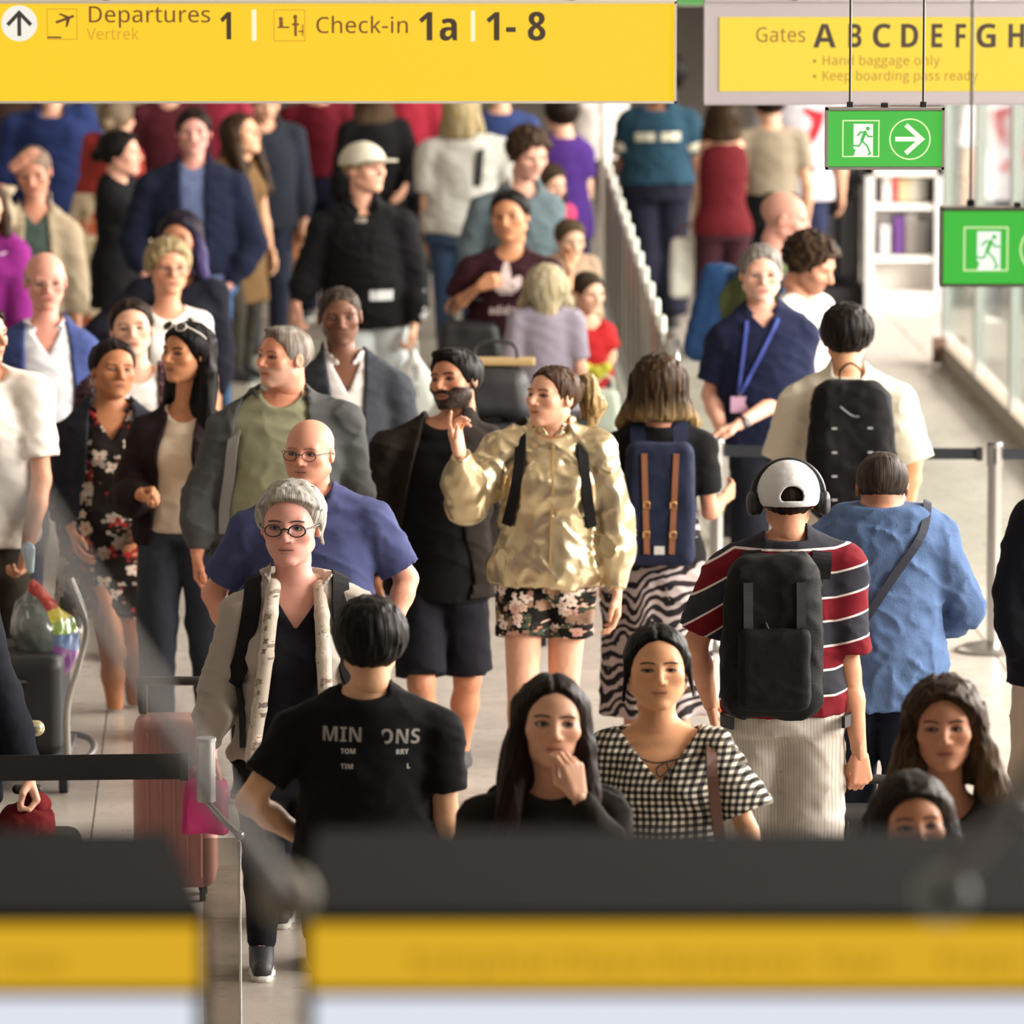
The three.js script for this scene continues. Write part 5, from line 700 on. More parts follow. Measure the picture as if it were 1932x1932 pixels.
{ // young man in the black hoodie
  const P = print([640, 395, 800, 585], '#111114', (x, w, h) => { const k = w / 160; x.fillStyle = '#cfcfd2'; x.fillRect(59 * k, 147 * k, 43 * k, 19 * k); x.fillStyle = '#9a9484'; x.fillRect(33 * k, 13 * k, 20 * k, 8 * k); x.fillStyle = '#111114'; x.font = `bold ${7 * k}px sans-serif`; x.fillText('OFF', 36 * k, 20 * k); }, 512, 608);
  person({ key: 'hoodie', label: 'young man in a white cap and black hoodie with a white printed bar', top: [688, 268], h: 1.84, lod: 0, hs: 1.2, yaw: 8, face: [48, 4, 0], skin: '#cf9c84', neck: [683, 390], hip: [700, 600], hair: { style: 'short', t: 0.008, color: '#b08e68', color2: '#cbb08a' }, hairTop: 0.018, head: { browColor: '#8a6a4c' },
    arms: { l: { s: [612, 432], e: [580, 518, 0.02], w: [560, 572, 0.1], dir: [-0.15, -1, 0.2], curl: 0.6 }, r: { s: [758, 428], e: [780, 530, 0], w: [780, 615, 0.08], curl: 0.7 } },
    wear: [pants('#bfc2c4', { wide: 0.03, grow: 0.022 }), top('hoodie', 0, { ...P, sleeve: 1.95, grow: 0.034, sgrow: 0.034, hem: 0.82, fold: 0.010, loose: 0.03, nr: 0.07, collar: { h: 0.06, gap: 0.02, th: 0.014, lean: 0.3 } }), hat('#b9b5a4', { tilt: 0.05 }),
      (c) => { for (let i = 0; i < 6; i++) { const A = c.arms.r, p = A.S.clone().lerp(A.E, 0.85).lerp(A.W, i / 6.2), q = p.clone().add(V(0.066, 0, 0.02)); part('sleeve_stripe', box(0.028, 0.030, 0.05, 0, 0, 0, 0.004).rotateZ(0.7).translate(q.x - 0.012, q.y, q.z), mat('#c8c8cc', 0.8), c.root); } }], shoes: { color: '#d0d0d0' } });
}
{ // woman in the maroon T-shirt with the three-leaf emblem
  const P = print([905, 480, 1000, 590], '#2b1018', (x, w, h) => { const k = w / 95; x.fillStyle = '#c9b6b6'; for (const [a, s] of [[-0.75, 0.9], [0, 1.15], [0.75, 0.9]]) { x.save(); x.translate(50 * k, 62 * k); x.rotate(a); x.beginPath(); x.ellipse(0, -24 * k * s, 9.5 * k, 22 * k * s, 0, 0, 7); x.fill(); x.restore(); } x.fillStyle = '#2b1018'; for (let i = 0; i < 3; i++) x.fillRect(20 * k, (56 + i * 5) * k, 60 * k, 1.8 * k); x.fillRect(10 * k, 71 * k, 80 * k, 6 * k); x.fillStyle = '#c9b6b6'; x.font = `bold ${19 * k}px sans-serif`; x.fillText('adidas', 17 * k, 93 * k); });
  person({ key: 'maroon', label: 'woman in a maroon T-shirt with a white three-leaf emblem, hand at her chest', top: [962, 358], h: 1.67, fem: 1, lod: 0, hs: 1.2, yaw: -4, face: [-14, -2, 4], skin: '#b98260', neck: [962, 476], hip: [955, 640], bw: 1.18, hair: { style: 'bun', bun: [0, 0.08, -0.09], t: 0.012, ...BLACKH, line: 0.084, fwd: -0.012 }, head: { iris: '#1c110a', brow: 1.3, browTilt: 0.4, fat: 0.6 },
    arms: { l: { s: [890, 512], e: [852, 582, 0.02], w: [905, 540, 0.22], dir: [0.8, 0.3, 0.1], palm: [0, -0.3, -1], thumb: [0.2, 1, 0], curl: 0.7 }, r: { s: [1035, 515], e: [1062, 580, -0.05], w: [1075, 520, -0.15] } },
    wear: [pants('#15151a'), top('t_shirt', 0, { ...P, sleeve: 0.75, grow: 0.02, sgrow: 0.03, fold: 0.008, loose: 0.03, hem: 0.8 })] });
}
person({ label: 'blond long-haired girl from behind in a lilac-grey shirt', top: [1030, 497], h: 1.40, fem: 1, child: 1, bs: 1.05, lod: 1, hs: 1.12, yaw: 180, face: [184, 0, 0], backHead: 1, skin: FAIR, hair: { style: 'long', t: 0.022, color: '#c8b488', color2: '#eee2c2', len: 0.40, w: 0.096, flare: -0.02, end: 0.03, amp: 0.006, xx: 0.2, low: 0.48 }, hairTop: 0.018, wear: [top('shirt', '#8f8896', { sleeve: 0.8, grow: 0.018 }), pants('#4a4a54')] });
person({ key: 'boy', label: 'small boy in a red T-shirt holding something yellow', top: [1110, 512], h: 1.18, child: 1, lod: 1, hs: 0.98, yaw: 20, face: [34, -10, 0], skin: '#d8a890', neck: [1110, 604], hair: { style: 'short', t: 0.008, color: '#3a2c20', color2: '#5a4632' }, bs: 1.05, arms: { r: { s: [1140, 630], e: [1155, 670, 0], w: [1140, 700, 0.08] }, l: { s: [1088, 630], e: [1075, 680, 0] } }, wear: [top('t_shirt', '#b3262a', { sleeve: 0.75, sgrow: 0.026, hem: 0.55 }), pants('#2a2c44', { leg: 1.0, name: 'shorts' })] });
person({ label: 'pale young man with curly brown hair in a grey denim jacket', top: [998, 238], h: 1.78, lod: 1, hs: 1.24, yaw: 10, face: [28, -18, 0], skin: '#cf9c8a', neck: [988, 358], bw: 1.1, hair: { style: 'curly', t: 0.026, color: '#3c2a1e', color2: '#5e4632', amp: 0.006 }, hairTop: 0.024, wear: [top('denim_jacket', '#59656c', { sleeve: 1.9, grow: 0.034, sgrow: 0.04, fold: 0.010, nr: 0.075 }), pants('#3a4250')], arms: { l: { s: [915, 400], e: [890, 470, 0] }, r: { s: [1032, 400], e: [1052, 480, 0] } } });
person({ label: 'young girl in a pink top looking down beside the curly-haired man', top: [1038, 308], h: 1.46, fem: 1, child: 1, lod: 2, hs: 1.05, yaw: 30, face: [40, -15, 0], skin: '#c99a84', hair: { style: 'long', ...BROWNH, len: 0.12 }, wear: [top('top', '#b83a5e', { sleeve: 0.5 }), pants('#3a4058')] });
person({ label: 'toddler with light brown hair carried near the maroon T-shirt', top: [1076, 413], h: 1.30, child: 1, lod: 2, hs: 1.0, yaw: 20, face: [20, -12, 0], skin: '#d2a68c', hair: { style: 'short', t: 0.012, color: '#5a4630', color2: '#7a6244' }, wear: [top('shirt', '#a58a78', { sleeve: 0.8 }), pants('#4a4a52')] });
person({ label: 'person from behind in a purple T-shirt with an orange stripe', top: [1058, 175], h: 1.72, lod: 2, hs: 1.2, yaw: 195, face: [200, 0, 0], backHead: 1, skin: '#d0a088', neck: [1062, 258], hair: { style: 'short', t: 0.016, ...DARKH }, arms: { r: { s: [1095, 290], e: [1108, 350, 0], w: [1100, 400, -0.05] } }, wear: [top('t_shirt', '#43266e', { sleeve: 0.75, sgrow: 0.03, grow: 0.022 }), pants('#2a2c44'), (c) => part('stripe', ribbon([onSurf(c, c.last, 0.03, 0.78, -1, 0.002), onSurf(c, c.last, 0.05, 0.66, -1, 0.002), onSurf(c, c.last, 0.08, 0.55, -1, 0.002)], 0.045, 0.004, () => c.front.clone().negate(), 10), mat('#b87a3a', 0.8), c.root)] });
person({ label: 'blond person from behind in a white T-shirt with a black shoulder strap', top: [872, 172], h: 1.76, lod: 2, hs: 1.2, yaw: 172, face: [150, 0, 0], backHead: 1, skin: '#d0a488', neck: [878, 258], hip: [865, 455], bw: 1.22, hair: { style: 'long', t: 0.02, color: '#b59a68', color2: '#d8c79c', len: 0.16, w: 0.09, flare: 0.02 }, arms: { r: { s: [945, 290], e: [958, 355, 0], w: [930, 400, -0.1] }, l: { s: [812, 290], e: [805, 380, 0] } }, wear: [pants('#2f3f5a'), top('t_shirt', '#b3afaa', { sleeve: 0.8, sgrow: 0.04, grow: 0.026, hem: 0.86, fold: 0.012 }), (c) => part('shoulder_strap', strapOver(c, c.last, [[-0.12, 0, 0], [-0.12, 0.86, -1], [-0.12, 0.7, -1], [-0.115, 0.56, -1]], 0.05, 0.01), mat('#1a1a1a', 0.8), c.root)] });
// security guard on the far side of the balustrade
person({ label: 'security guard in a teal jacket with pale reflective bands', top: [1258, 94], h: 1.87, lod: 1, hs: 1.15, yaw: 182, face: [170, 0, 0], backHead: 1, skin: '#8a5f48', neck: [1238, 205], hip: [1240, 370], bw: 1.16, hair: { style: 'short', t: 0.02, ...BLACKH, crown: [-0.03, 0.0, -0.08, 0.105, 0.12, 0.085] }, hairTop: 0.018, arms: { l: { s: [1190, 232], e: [1176, 300, 0], w: [1174, 345, -0.05] }, r: { s: [1295, 232], e: [1312, 300, 0], w: [1320, 350, -0.05] } }, legs: { l: { k: [1215, 490, 0.05], a: [1222, 588, 0] }, r: { k: [1265, 490, 0], a: [1268, 592, 0.05] } },
  wear: [pants('#191a28', { wide: 0.035, grow: 0.03 }), top('jacket', '#1f3a4a', { sleeve: 0.85, grow: 0.032, sgrow: 0.04, hem: 0.98, fold: 0.009, loose: 0.02 }), (c) => { for (const [a, b] of [[-0.15, -0.02], [0.02, 0.15]]) { const P = []; for (let i = 0; i <= 6; i++) P.push(onSurf(c, c.last, mix(a, b, i / 6), 0.70, -1, 0.003)); part('reflective_band', ribbon(P, 0.055, 0.004, () => c.front.clone().negate(), 12), mat('#b5b09c', 0.5), c.root); } for (const [s] of [['l'], ['r']]) { const A = c.arms[s], p = A.S.clone().lerp(A.E, 0.66), d = A.E.clone().sub(A.S).normalize(); part('reflective_band', new THREE.CylinderGeometry(0.095, 0.093, 0.05, 24, 1, true).applyQuaternion(new THREE.Quaternion().setFromUnitVectors(V(0, 1, 0), d)).translate(p.x, p.y, p.z), mat('#b5b09c', 0.5, { side: THREE.DoubleSide }), c.root); } }], shoes: { color: '#111114', sole: '#111114' } });
const far = (label, x, y, h, o) => person({ label, top: [x, y], h, lod: 2, hs: 1.15, skin: '#c9997f', hair: { style: 'short', t: 0.014, ...DARKH }, ...o });
far('woman in a dark red sleeveless top with a large white tote', 1362, 188, 1.66, { key: 'red', fem: 1, yaw: 200, face: [200, 0, 0], backHead: 1, hair: { style: 'long', ...BROWNH, len: 0.14 }, arms: { l: { s: [1332, 275], e: [1322, 345, 0] }, r: { s: [1390, 275], e: [1398, 350, 0] } }, wear: [top('top', '#5a141c', { sleeve: 0, hem: 0.8 }), pants('#3a1c24')] });
far('person in a beige top and wide black trousers striding away', 1452, 158, 1.74, { yaw: 190, face: [190, 0, 0], backHead: 1, legs: { l: { step: 0.22 }, r: { step: -0.25 } }, wear: [top('top', '#8a7c6c', { sleeve: 0.6, hem: 0.92 }), pants('#0f0f12', { wide: 0.06, grow: 0.03, waist: 1.05 })] });
far('person in a white shirt and bright red rucksack harness', 1512, 108, 1.78, { yaw: 175, face: [175, 0, 0], backHead: 1, bw: 1.15, wear: [top('shirt', '#b5b2b8', { sleeve: 0.8, sgrow: 0.04 }), pants('#20243c'), (c) => part('harness', ribbon([onSurf(c, c.last, -0.10, 0.92, -1, 0.004), onSurf(c, c.last, -0.06, 0.7, -1, 0.004), onSurf(c, c.last, 0.06, 0.45, -1, 0.004), onSurf(c, c.last, -0.06, 0.22, -1, 0.004)], 0.14, 0.01, () => c.front.clone().negate(), 16), mat('#b02030', 0.8), c.root)] });
far('person from behind in a long royal blue coat', 98, 130, 1.82, { yaw: 180, face: [180, 0, 0], backHead: 1, bw: 1.3, arms: { r: { s: [152, 222], e: [178, 275, 0], w: [150, 330, 0.1] } }, wear: [top('coat', '#1f2b55', { sleeve: 1.9, grow: 0.04, sgrow: 0.04, hem: 0.88, fold: 0.01 }), pants('#23242c')] });
far('woman in a red blouse and cream floral skirt', 222, 186, 1.68, { fem: 1, yaw: 150, face: [150, 0, 0], backHead: 1, hair: { style: 'bun', color: '#8a735c', color2: '#a08a70' }, hip: [196, 370], wear: [{ kind: 'skirt', name: 'skirt', mat: CREAM_FLORAL, hem: 0.25, waist: 1.08, w0: 0.2, w1: 0.34 }, top('blouse', '#8a2f2a', { sleeve: 0.8, hem: 0.95 })] });
far('woman with long auburn hair and a black sleeve, arm bent', 705, 148, 1.70, { fem: 1, yaw: 180, face: [190, 0, 0], backHead: 1, hair: { style: 'long', color: '#4a2e20', color2: '#6a4a34', color3: '#6a5440', len: 0.36, low: 0.44, flare: 0.03, xx: 0.2 }, arms: { r: { s: [752, 245], e: [782, 318, 0], w: [765, 352, 0.15] } }, wear: [top('jacket', '#131215', { sleeve: 1.9, grow: 0.03 }), pants('#3a3a44')] });
far('person in a crimson top and dark navy trousers far down the hall', 602, 112, 1.78, { yaw: 178, face: [178, 0, 0], backHead: 1, legs: { l: { step: 0.2 }, r: { step: -0.25 } }, wear: [top('top', '#5c1220', { sleeve: 0.8, hem: 1.0 }), pants('#15162a', { wide: 0.03 })] });
far('man in a dark slate jacket with lowered head', 500, 150, 1.78, { yaw: 15, face: [15, -20, 0], wear: [top('jacket', '#20242e', { sleeve: 1.9, grow: 0.03 }), pants('#2a2f40')] });
far('child with tousled brown hair near the pink suitcase', 532, 300, 1.22, { child: 1, yaw: 160, face: [150, 0, 0], backHead: 1, hs: 1.1, hair: { style: 'curly', t: 0.022, color: '#5a3e28', color2: '#7a583a' }, wear: [top('shirt', '#8a5a3a', { sleeve: 0.6 }), pants('#7a5a4a')] });
far('person in dark blue denim seen over the curly hair', 944, 128, 1.78, { yaw: 180, face: [180, 0, 0], backHead: 1, wear: [top('shirt', '#2c3a66', { sleeve: 0.8 }), pants('#3a4c78')] });
far('man in a wine-coloured pullover', 318, 112, 1.76, { yaw: 0, face: [20, 0, 0], wear: [top('pullover', '#4a1a22', { sleeve: 1.9 }), pants('#2a2226')] });
far('woman in a raspberry cardigan', 418, 96, 1.68, { fem: 1, yaw: 170, face: [170, 0, 0], backHead: 1, hair: { style: 'long', ...DARKH, len: 0.2 }, wear: [top('cardigan', '#8a283c', { sleeve: 1.9 }), pants('#2a2226')] });
far('person in a coral red hooded top', 768, 108, 1.74, { yaw: 180, face: [180, 0, 0], backHead: 1, wear: [top('hooded_top', '#8a2030', { sleeve: 1.9, grow: 0.03, hem: 0.95 }), pants('#1a1a20')] });
far('person in a brown leather jacket at the far end', 20, 60, 1.76, { yaw: 180, face: [180, 0, 0], backHead: 1, wear: [top('jacket', '#3a2a22', { sleeve: 1.9 }), pants('#222226')] });
far('person in a sand-coloured coat far behind the crowd', 262, 70, 1.74, { yaw: 10, face: [10, 0, 0], wear: [top('coat', '#8a7a66', { sleeve: 1.9, hem: 0.7 }), pants('#2a2622')] });
far('person in a dusky rose top with a grey scarf', 672, 62, 1.72, { yaw: 180, face: [180, 0, 0], backHead: 1, wear: [top('top', '#7a4a52', { sleeve: 1.9 }), pants('#2a2630')] });
far('person in a pale stone jacket near the white post', 828, 62, 1.78, { yaw: 180, face: [180, 0, 0], backHead: 1, wear: [top('jacket', '#a29a8e', { sleeve: 1.9 }), pants('#3a3834')] });
far('person in a white blouse in the distance', 1122, 66, 1.7, { fem: 1, yaw: 0, face: [0, 0, 0], wear: [top('blouse', '#cfc8c2', { sleeve: 1.9 }), pants('#4a4440')] });
// ---------------------------------------------------------------- signs
const STEEL = mat('#b9b9b7', 0.28, { metalness: 1 }), DULL = mat('#8f8f90', 0.45, { metalness: 0.8 }), BLACKMAT = mat('#17171a', 0.6), PANE = new THREE.MeshPhysicalMaterial({ color: '#e8efec', transmission: 1, roughness: 0.05, thickness: 0, ior: 1.45 });
const lit = (tex, k) => new THREE.MeshStandardMaterial({ color: 0x303030, roughness: 0.45, emissive: 0xffffff, emissiveMap: tex, emissiveIntensity: k });
// a hanging sign that fills a rectangle of the photograph at a given depth
function hangingSign(name, label, px, d, thick, frame, frameMat, face, wires, top = 7.6) {
  const a = atDepth(px[0], px[3], d), b = atDepth(px[2], px[1], d), cx = (a.x + b.x) / 2, w = b.x - a.x, h = b.y - a.y, s = w / (px[2] - px[0]), t = thing(name, label, 'sign', [cx, a.y, -d - thick / 2]);
  const f = face.px ?? px, fa = [(f[0] - px[0]) * s - w / 2, (px[3] - f[3]) * s], fb = [(f[2] - px[0]) * s - w / 2, (px[3] - f[1]) * s];
  part('housing', box(w, h, thick, 0, h / 2, 0, 0.006), frameMat, t);
  const bar = frame * s; part('frame', joined([box(w, bar, 0.012, 0, bar / 2, thick / 2 + 0.004), box(w, bar, 0.012, 0, h - bar / 2, thick / 2 + 0.004), box(bar, h, 0.012, -w / 2 + bar / 2, h / 2, thick / 2 + 0.004), box(bar, h, 0.012, w / 2 - bar / 2, h / 2, thick / 2 + 0.004)]), frameMat, t);
  part('sign_face', new THREE.PlaneGeometry(fb[0] - fa[0], fb[1] - fa[1]).translate((fa[0] + fb[0]) / 2, (fa[1] + fb[1]) / 2, thick / 2 + 0.003), face.mat, t);
  for (const x of wires ?? []) { const X = (x - px[0]) * s - w / 2; part('suspension_wire', cyl(0.0045, top - a.y - h, X, h + (top - a.y - h) / 2, 0, 8), mat('#5a5654', 0.4, { metalness: 0.7 }), t); part('wire_clamp', box(0.022, 0.02, 0.022, X, h + 0.008, 0, 0.003), BLACKMAT, t); }
  return { t, s, w, h };
}
const signFace = (px, W, draw) => { const k = W / (px[2] - px[0]), H = Math.round((px[3] - px[1]) * k); return canvasTex(W, H, (x) => { x.scale(k, k); x.translate(-px[0], -px[1]); draw(x); }, THREE.ClampToEdgeWrapping); };
const fit = (x, str, x0, x1, y, size, weight = '') => { x.font = `${weight} ${size}px sans-serif`; const w = x.measureText(str).width; x.save(); x.translate(x0, y); x.scale((x1 - x0) / w, 1); x.fillText(str, 0, 0); x.restore(); };
{
  const px = [-10, 2, 1277, 195];
  const tex = signFace(px, 2048, (x) => {
    x.fillStyle = '#fbcd12'; x.fillRect(-60, -10, 1400, 230);
    x.fillStyle = '#f4efe2'; x.beginPath(); x.arc(38, 44, 34, 0, 7); x.fill(); x.strokeStyle = '#2a241c'; x.lineWidth = 7; x.beginPath(); x.moveTo(38, 68); x.lineTo(38, 24); x.moveTo(16, 47); x.lineTo(38, 24); x.lineTo(60, 47); x.stroke();
    x.strokeStyle = '#d29a12'; x.lineWidth = 1.6; x.strokeRect(91, 17, 56, 57); x.strokeRect(518, 19, 58, 58);
    x.fillStyle = '#5c3410'; x.save(); x.translate(124, 36); x.rotate(-0.35); x.fillRect(-18, -2, 36, 4.5); x.beginPath(); x.moveTo(2, -2); x.lineTo(-8, -13); x.lineTo(-4, -13); x.lineTo(9, -2); x.fill(); x.beginPath(); x.moveTo(2, 2); x.lineTo(-4, 15); x.lineTo(0, 15); x.lineTo(10, 2); x.fill(); x.restore(); x.fillRect(91, 69, 26, 3);
    x.fillStyle = '#6b3a10'; fit(x, 'Departures', 165, 400, 42, 42); x.fillStyle = '#d8a01e'; fit(x, 'Vertrek', 165, 263, 75, 30);
    x.fillStyle = '#33200e'; fit(x, '1', 414, 446, 74, 72, 'bold'); fit(x, '1a', 788, 868, 76, 74, 'bold'); fit(x, '1- 8', 915, 1032, 76, 74, 'bold');
    x.fillStyle = '#fbf3cf'; x.fillRect(476, 18, 9, 59); x.fillRect(889, 20, 8, 58);
    x.fillStyle = '#7a4a12'; x.fillRect(556, 34, 5, 34); x.fillRect(552, 44, 13, 4); x.beginPath(); x.arc(558, 32, 4, 0, 7); x.fill(); x.beginPath(); x.arc(531, 36, 4, 0, 7); x.fill(); x.fillRect(528, 40, 7, 12); x.fillRect(525, 50, 22, 3); x.fillRect(564, 58, 10, 2.5); x.fillRect(571, 46, 2, 22);
    x.fillStyle = '#6b3a10'; fit(x, 'Check-in', 595, 774, 62, 43);
  });
  hangingSign('departures_sign', 'long yellow overhead sign reading Departures and Check-in', px, 24.2, 0.12, 4.5, mat('#c5bfb6', 0.5), { mat: lit(tex, 1.1) }, [200, 1080]);
}
{
  const px = [1328, 2, 2120, 198], f = [1357, 32, 2092, 172];
  const tex = signFace(f, 1400, (x) => {
    x.fillStyle = '#fdda2e'; x.fillRect(1300, 0, 900, 220); x.fillStyle = '#9a6410'; fit(x, 'Gates', 1424, 1521, 79, 38); x.fillStyle = '#3a240c';
    const L = [['A', 1534, 1577], ['B', 1596, 1628], ['C', 1643, 1683], ['D', 1695, 1736], ['E', 1753, 1781], ['F', 1799, 1825], ['G', 1839, 1884], ['H', 1898, 1938], ['J', 1952, 1968], ['M', 1986, 2040]]; for (const [c, a, b] of L) fit(x, c, a, b, 89, 62, 'bold');
    x.fillStyle = '#b8821a'; fit(x, 'Hand baggage only', 1550, 1774, 123, 25); fit(x, 'Keep boarding pass ready', 1550, 1846, 152, 25); for (const y of [115, 144]) { x.beginPath(); x.arc(1537, y, 3.5, 0, 7); x.fill(); }
  });
  hangingSign('gates_sign', 'yellow overhead sign listing gates A to H in a grey frame', px, 26.2, 0.12, 1, mat('#a8a2a6', 0.55), { mat: lit(tex, 1.08), px: f }, [1500, 1960]);
}
function exitFace(x, ox, oy, k) {                                   // running figure in a doorway and an arrow in a ring
  x.save(); x.translate(ox, oy); x.scale(k, k); x.strokeStyle = '#e8f6b8'; x.lineWidth = 2.4; x.strokeRect(0, 0, 68, 68); x.fillStyle = '#f6faee'; x.fillRect(20, 6, 37, 62);
  x.fillStyle = '#3fb848'; x.beginPath(); x.arc(47, 15, 3.6, 0, 7); x.fill(); x.strokeStyle = '#3fb848'; x.lineCap = 'round'; x.lineWidth = 6; x.beginPath(); x.moveTo(42, 22); x.lineTo(36, 37); x.stroke(); x.lineWidth = 3; for (const q of [[[42, 22], [33, 22], [28, 28]], [[42, 22], [48, 30], [55, 30]], [[36, 38], [46, 48], [52, 62], [48, 64]], [[36, 38], [31, 48], [18, 47]]]) { x.beginPath(); x.moveTo(...q[0]); for (const p of q.slice(1)) x.lineTo(...p); x.stroke(); }
  x.fillStyle = '#3fb848'; x.beginPath(); x.moveTo(20, 68); x.lineTo(20, 52); x.lineTo(24, 56); x.closePath(); x.fill();
  x.strokeStyle = '#e8f6b8'; x.lineWidth = 2.8; x.beginPath(); x.arc(127, 35, 38, 0, 7); x.stroke(); x.strokeStyle = '#f4fae8'; x.lineWidth = 9; x.lineCap = 'butt'; x.beginPath(); x.moveTo(99, 35); x.lineTo(150, 35); x.stroke(); x.lineJoin = 'miter'; x.beginPath(); x.moveTo(119, 8); x.lineTo(149, 35); x.lineTo(119, 62); x.stroke(); x.restore();
}
for (const [px, d, k, ox, oy, wires, label] of [[[1557, 203, 1782, 320], 22.0, 1.0, 1590, 227, [1604, 1743], 'green exit sign on two thin wires below the gates sign'], [[1774, 391, 2066, 541], 17.2, 1.2, 1819, 428, [1832, 2008], 'larger green exit sign hanging on a steel rod']]) {
  const f = [px[0] + 5, px[1] + 6, px[2] - 5, px[3] - 6], tex = signFace(f, 1024, (x) => { x.fillStyle = '#3fb93f'; x.fillRect(px[0] - 20, px[1] - 20, 500, 300); exitFace(x, ox, oy, k); });
  const { t, h, s } = hangingSign('exit_sign', label, px, d, 0.06, 5, mat('#8f8a84', 0.5), { mat: lit(tex, 1.15), px: f }, wires);
  part('sensor', box(14 * s, 9 * s, 0.03, 0, h + 4 * s, 0.01, 0.004), BLACKMAT, t);
}
{ const d = 33, px = [1277, -40, 1330, 11], f = px, tex = signFace(f, 64, (x) => { x.fillStyle = '#3fb93f'; x.fillRect(1200, -60, 300, 120); }); hangingSign('exit_sign', 'small green sign glimpsed between the two yellow signs', px, d, 0.06, 2, mat('#8f8a84', 0.5), { mat: lit(tex, 0.8) }, [1290, 1318]); }
// the two display housings close below the photographer
function display(label, x0, x1, backX0, backX1, words) {
  const d = 7.9, a = atDepth(x0, 1740, d), b = atDepth(x1, 1862, d), t = thing('overhead_display', label, 'display', [(a.x + b.x) / 2, b.y - 0.62, -d]), w = b.x - a.x, hy = a.y - t.position.y, yh = a.y - b.y;
  const tex = canvasTex(1024, 128, (x) => { x.fillStyle = '#e0ae24'; x.fillRect(0, 0, 1024, 128); x.fillStyle = '#9a7414'; x.font = '46px sans-serif'; words.forEach(([s, u]) => x.fillText(s, u * 1024, 92)); }, THREE.ClampToEdgeWrapping);
  part('header_panel', new THREE.PlaneGeometry(w - 0.02, yh).translate(0, hy - yh / 2, 0.012), lit(tex, 1.02), t, 'yellow header strip');
  part('screen', new THREE.PlaneGeometry(w - 0.03, 0.60).translate(0, 0.31, 0.012), new THREE.MeshStandardMaterial({ color: 0x202020, roughness: 0.3, emissive: 0xe8ecf6, emissiveIntensity: 1.0 }), t, 'bright white screen');
  const dep = 0.57, P0 = atDepth(backX0, 1565, 8.46).x - t.position.x, P1 = atDepth(backX1, 1565, 8.46).x - t.position.x, sh = new THREE.Shape([new THREE.Vector2(-w / 2, 0), new THREE.Vector2(w / 2, 0), new THREE.Vector2(P1, dep), new THREE.Vector2(P0, dep)]);
  part('housing', new THREE.ExtrudeGeometry(sh, { depth: hy + 0.012, bevelEnabled: false }).rotateX(-PI / 2), mat('#0e0d0f', 0.85, { specularIntensity: 0.3 }), t, 'matt black housing');
  return t;
}

display('dark overhead display with a short yellow header beside the glass gate', -330, 392, -330, 318, [['Toiletten', 0.46]]);
display('wide dark overhead display with a long yellow header strip', 570, 2150, 600, 2150, [['Schiphol Plaza', 0.12], ['Parkeren', 0.42], ['Taxi', 0.62], ['Trein', 0.76]]);
for (const [px, py, qx, qy, d0, d1, dEnd, color, ball, label] of [[540, 1690, 0, 905, 7.55, 5.0, -5.6, '#4a4030', '#a39a80', 'tan steel stay rod slanting up from the gap between the displays'], [1780, 1690, 1932, 1482, 7.55, 7.0, -3.6, '#4a4030', '#97a0a2', 'steel stay rod rising from the wide display']]) {
  const a = atDepth(px, py, d0), b = atDepth(qx, qy, d1), e = a.clone().lerp(b, (d0 - dEnd) / (d0 - d1)), t = thing('stay_rod', label, 'rod', a.toArray()); 
  part('rod', tube([V(0, 0, 0), b.clone().sub(a), e.clone().sub(a)], 0.014, 12, 12), mat(color, 0.6), t); part('rod_joint', new THREE.SphereGeometry(0.036, 20, 14), mat(ball, 0.6), t);
}
// ---------------------------------------------------------------- belt barriers
function beltPost(label, base, h, group) {
  const t = thing('belt_post', label, 'post', [base.x, 0, base.z], 0, group);
  part('base_plate', new THREE.LatheGeometry([[0, 0], [0.17, 0], [0.17, 0.012], [0.13, 0.03], [0.05, 0.045], [0, 0.045]].map((q) => new THREE.Vector2(...q)), 32), STEEL, t);
  part('pole', cyl(0.031, h - 0.1, 0, (h - 0.1) / 2 + 0.03, 0, 24), STEEL, t); part('belt_head', cyl(0.036, 0.1, 0, h - 0.05, 0, 24), STEEL, t); part('cap', cyl(0.037, 0.012, 0, h + 0.004, 0, 24, 0.033), mat('#6a6a6a', 0.4, { metalness: 0.8 }), t); part('belt_slot', box(0.012, 0.075, 0.078, 0, h - 0.05, 0, 0.003), BLACKMAT, t);
  return t;
}
function belt(label, a, b, h, parentColor = '#20242a', tall = 0.052) {
  const A = V(a.x, h, a.z), B = V(b.x, h, b.z), t = thing('barrier_belt', label, 'belt', [A.x, h - tall / 2, A.z]), d = B.clone().sub(A); d.multiplyScalar((d.length() - 0.07) / d.length());
  part('webbing', ribbon([d.clone().setLength(0.036).setY(tall / 2), d.clone().multiplyScalar(0.5).setY(tall / 2 - 0.004), d.clone().setY(tall / 2)], tall, 0.003, () => V(0, 0, 1).addScaledVector(d, -d.z / d.lengthSq()), 12), mat(parentColor, 0.85), t); part('belt_clip', box(0.03, tall + 0.01, 0.012, d.x, tall / 2, d.z + 0.004, 0.003), BLACKMAT, t);
}
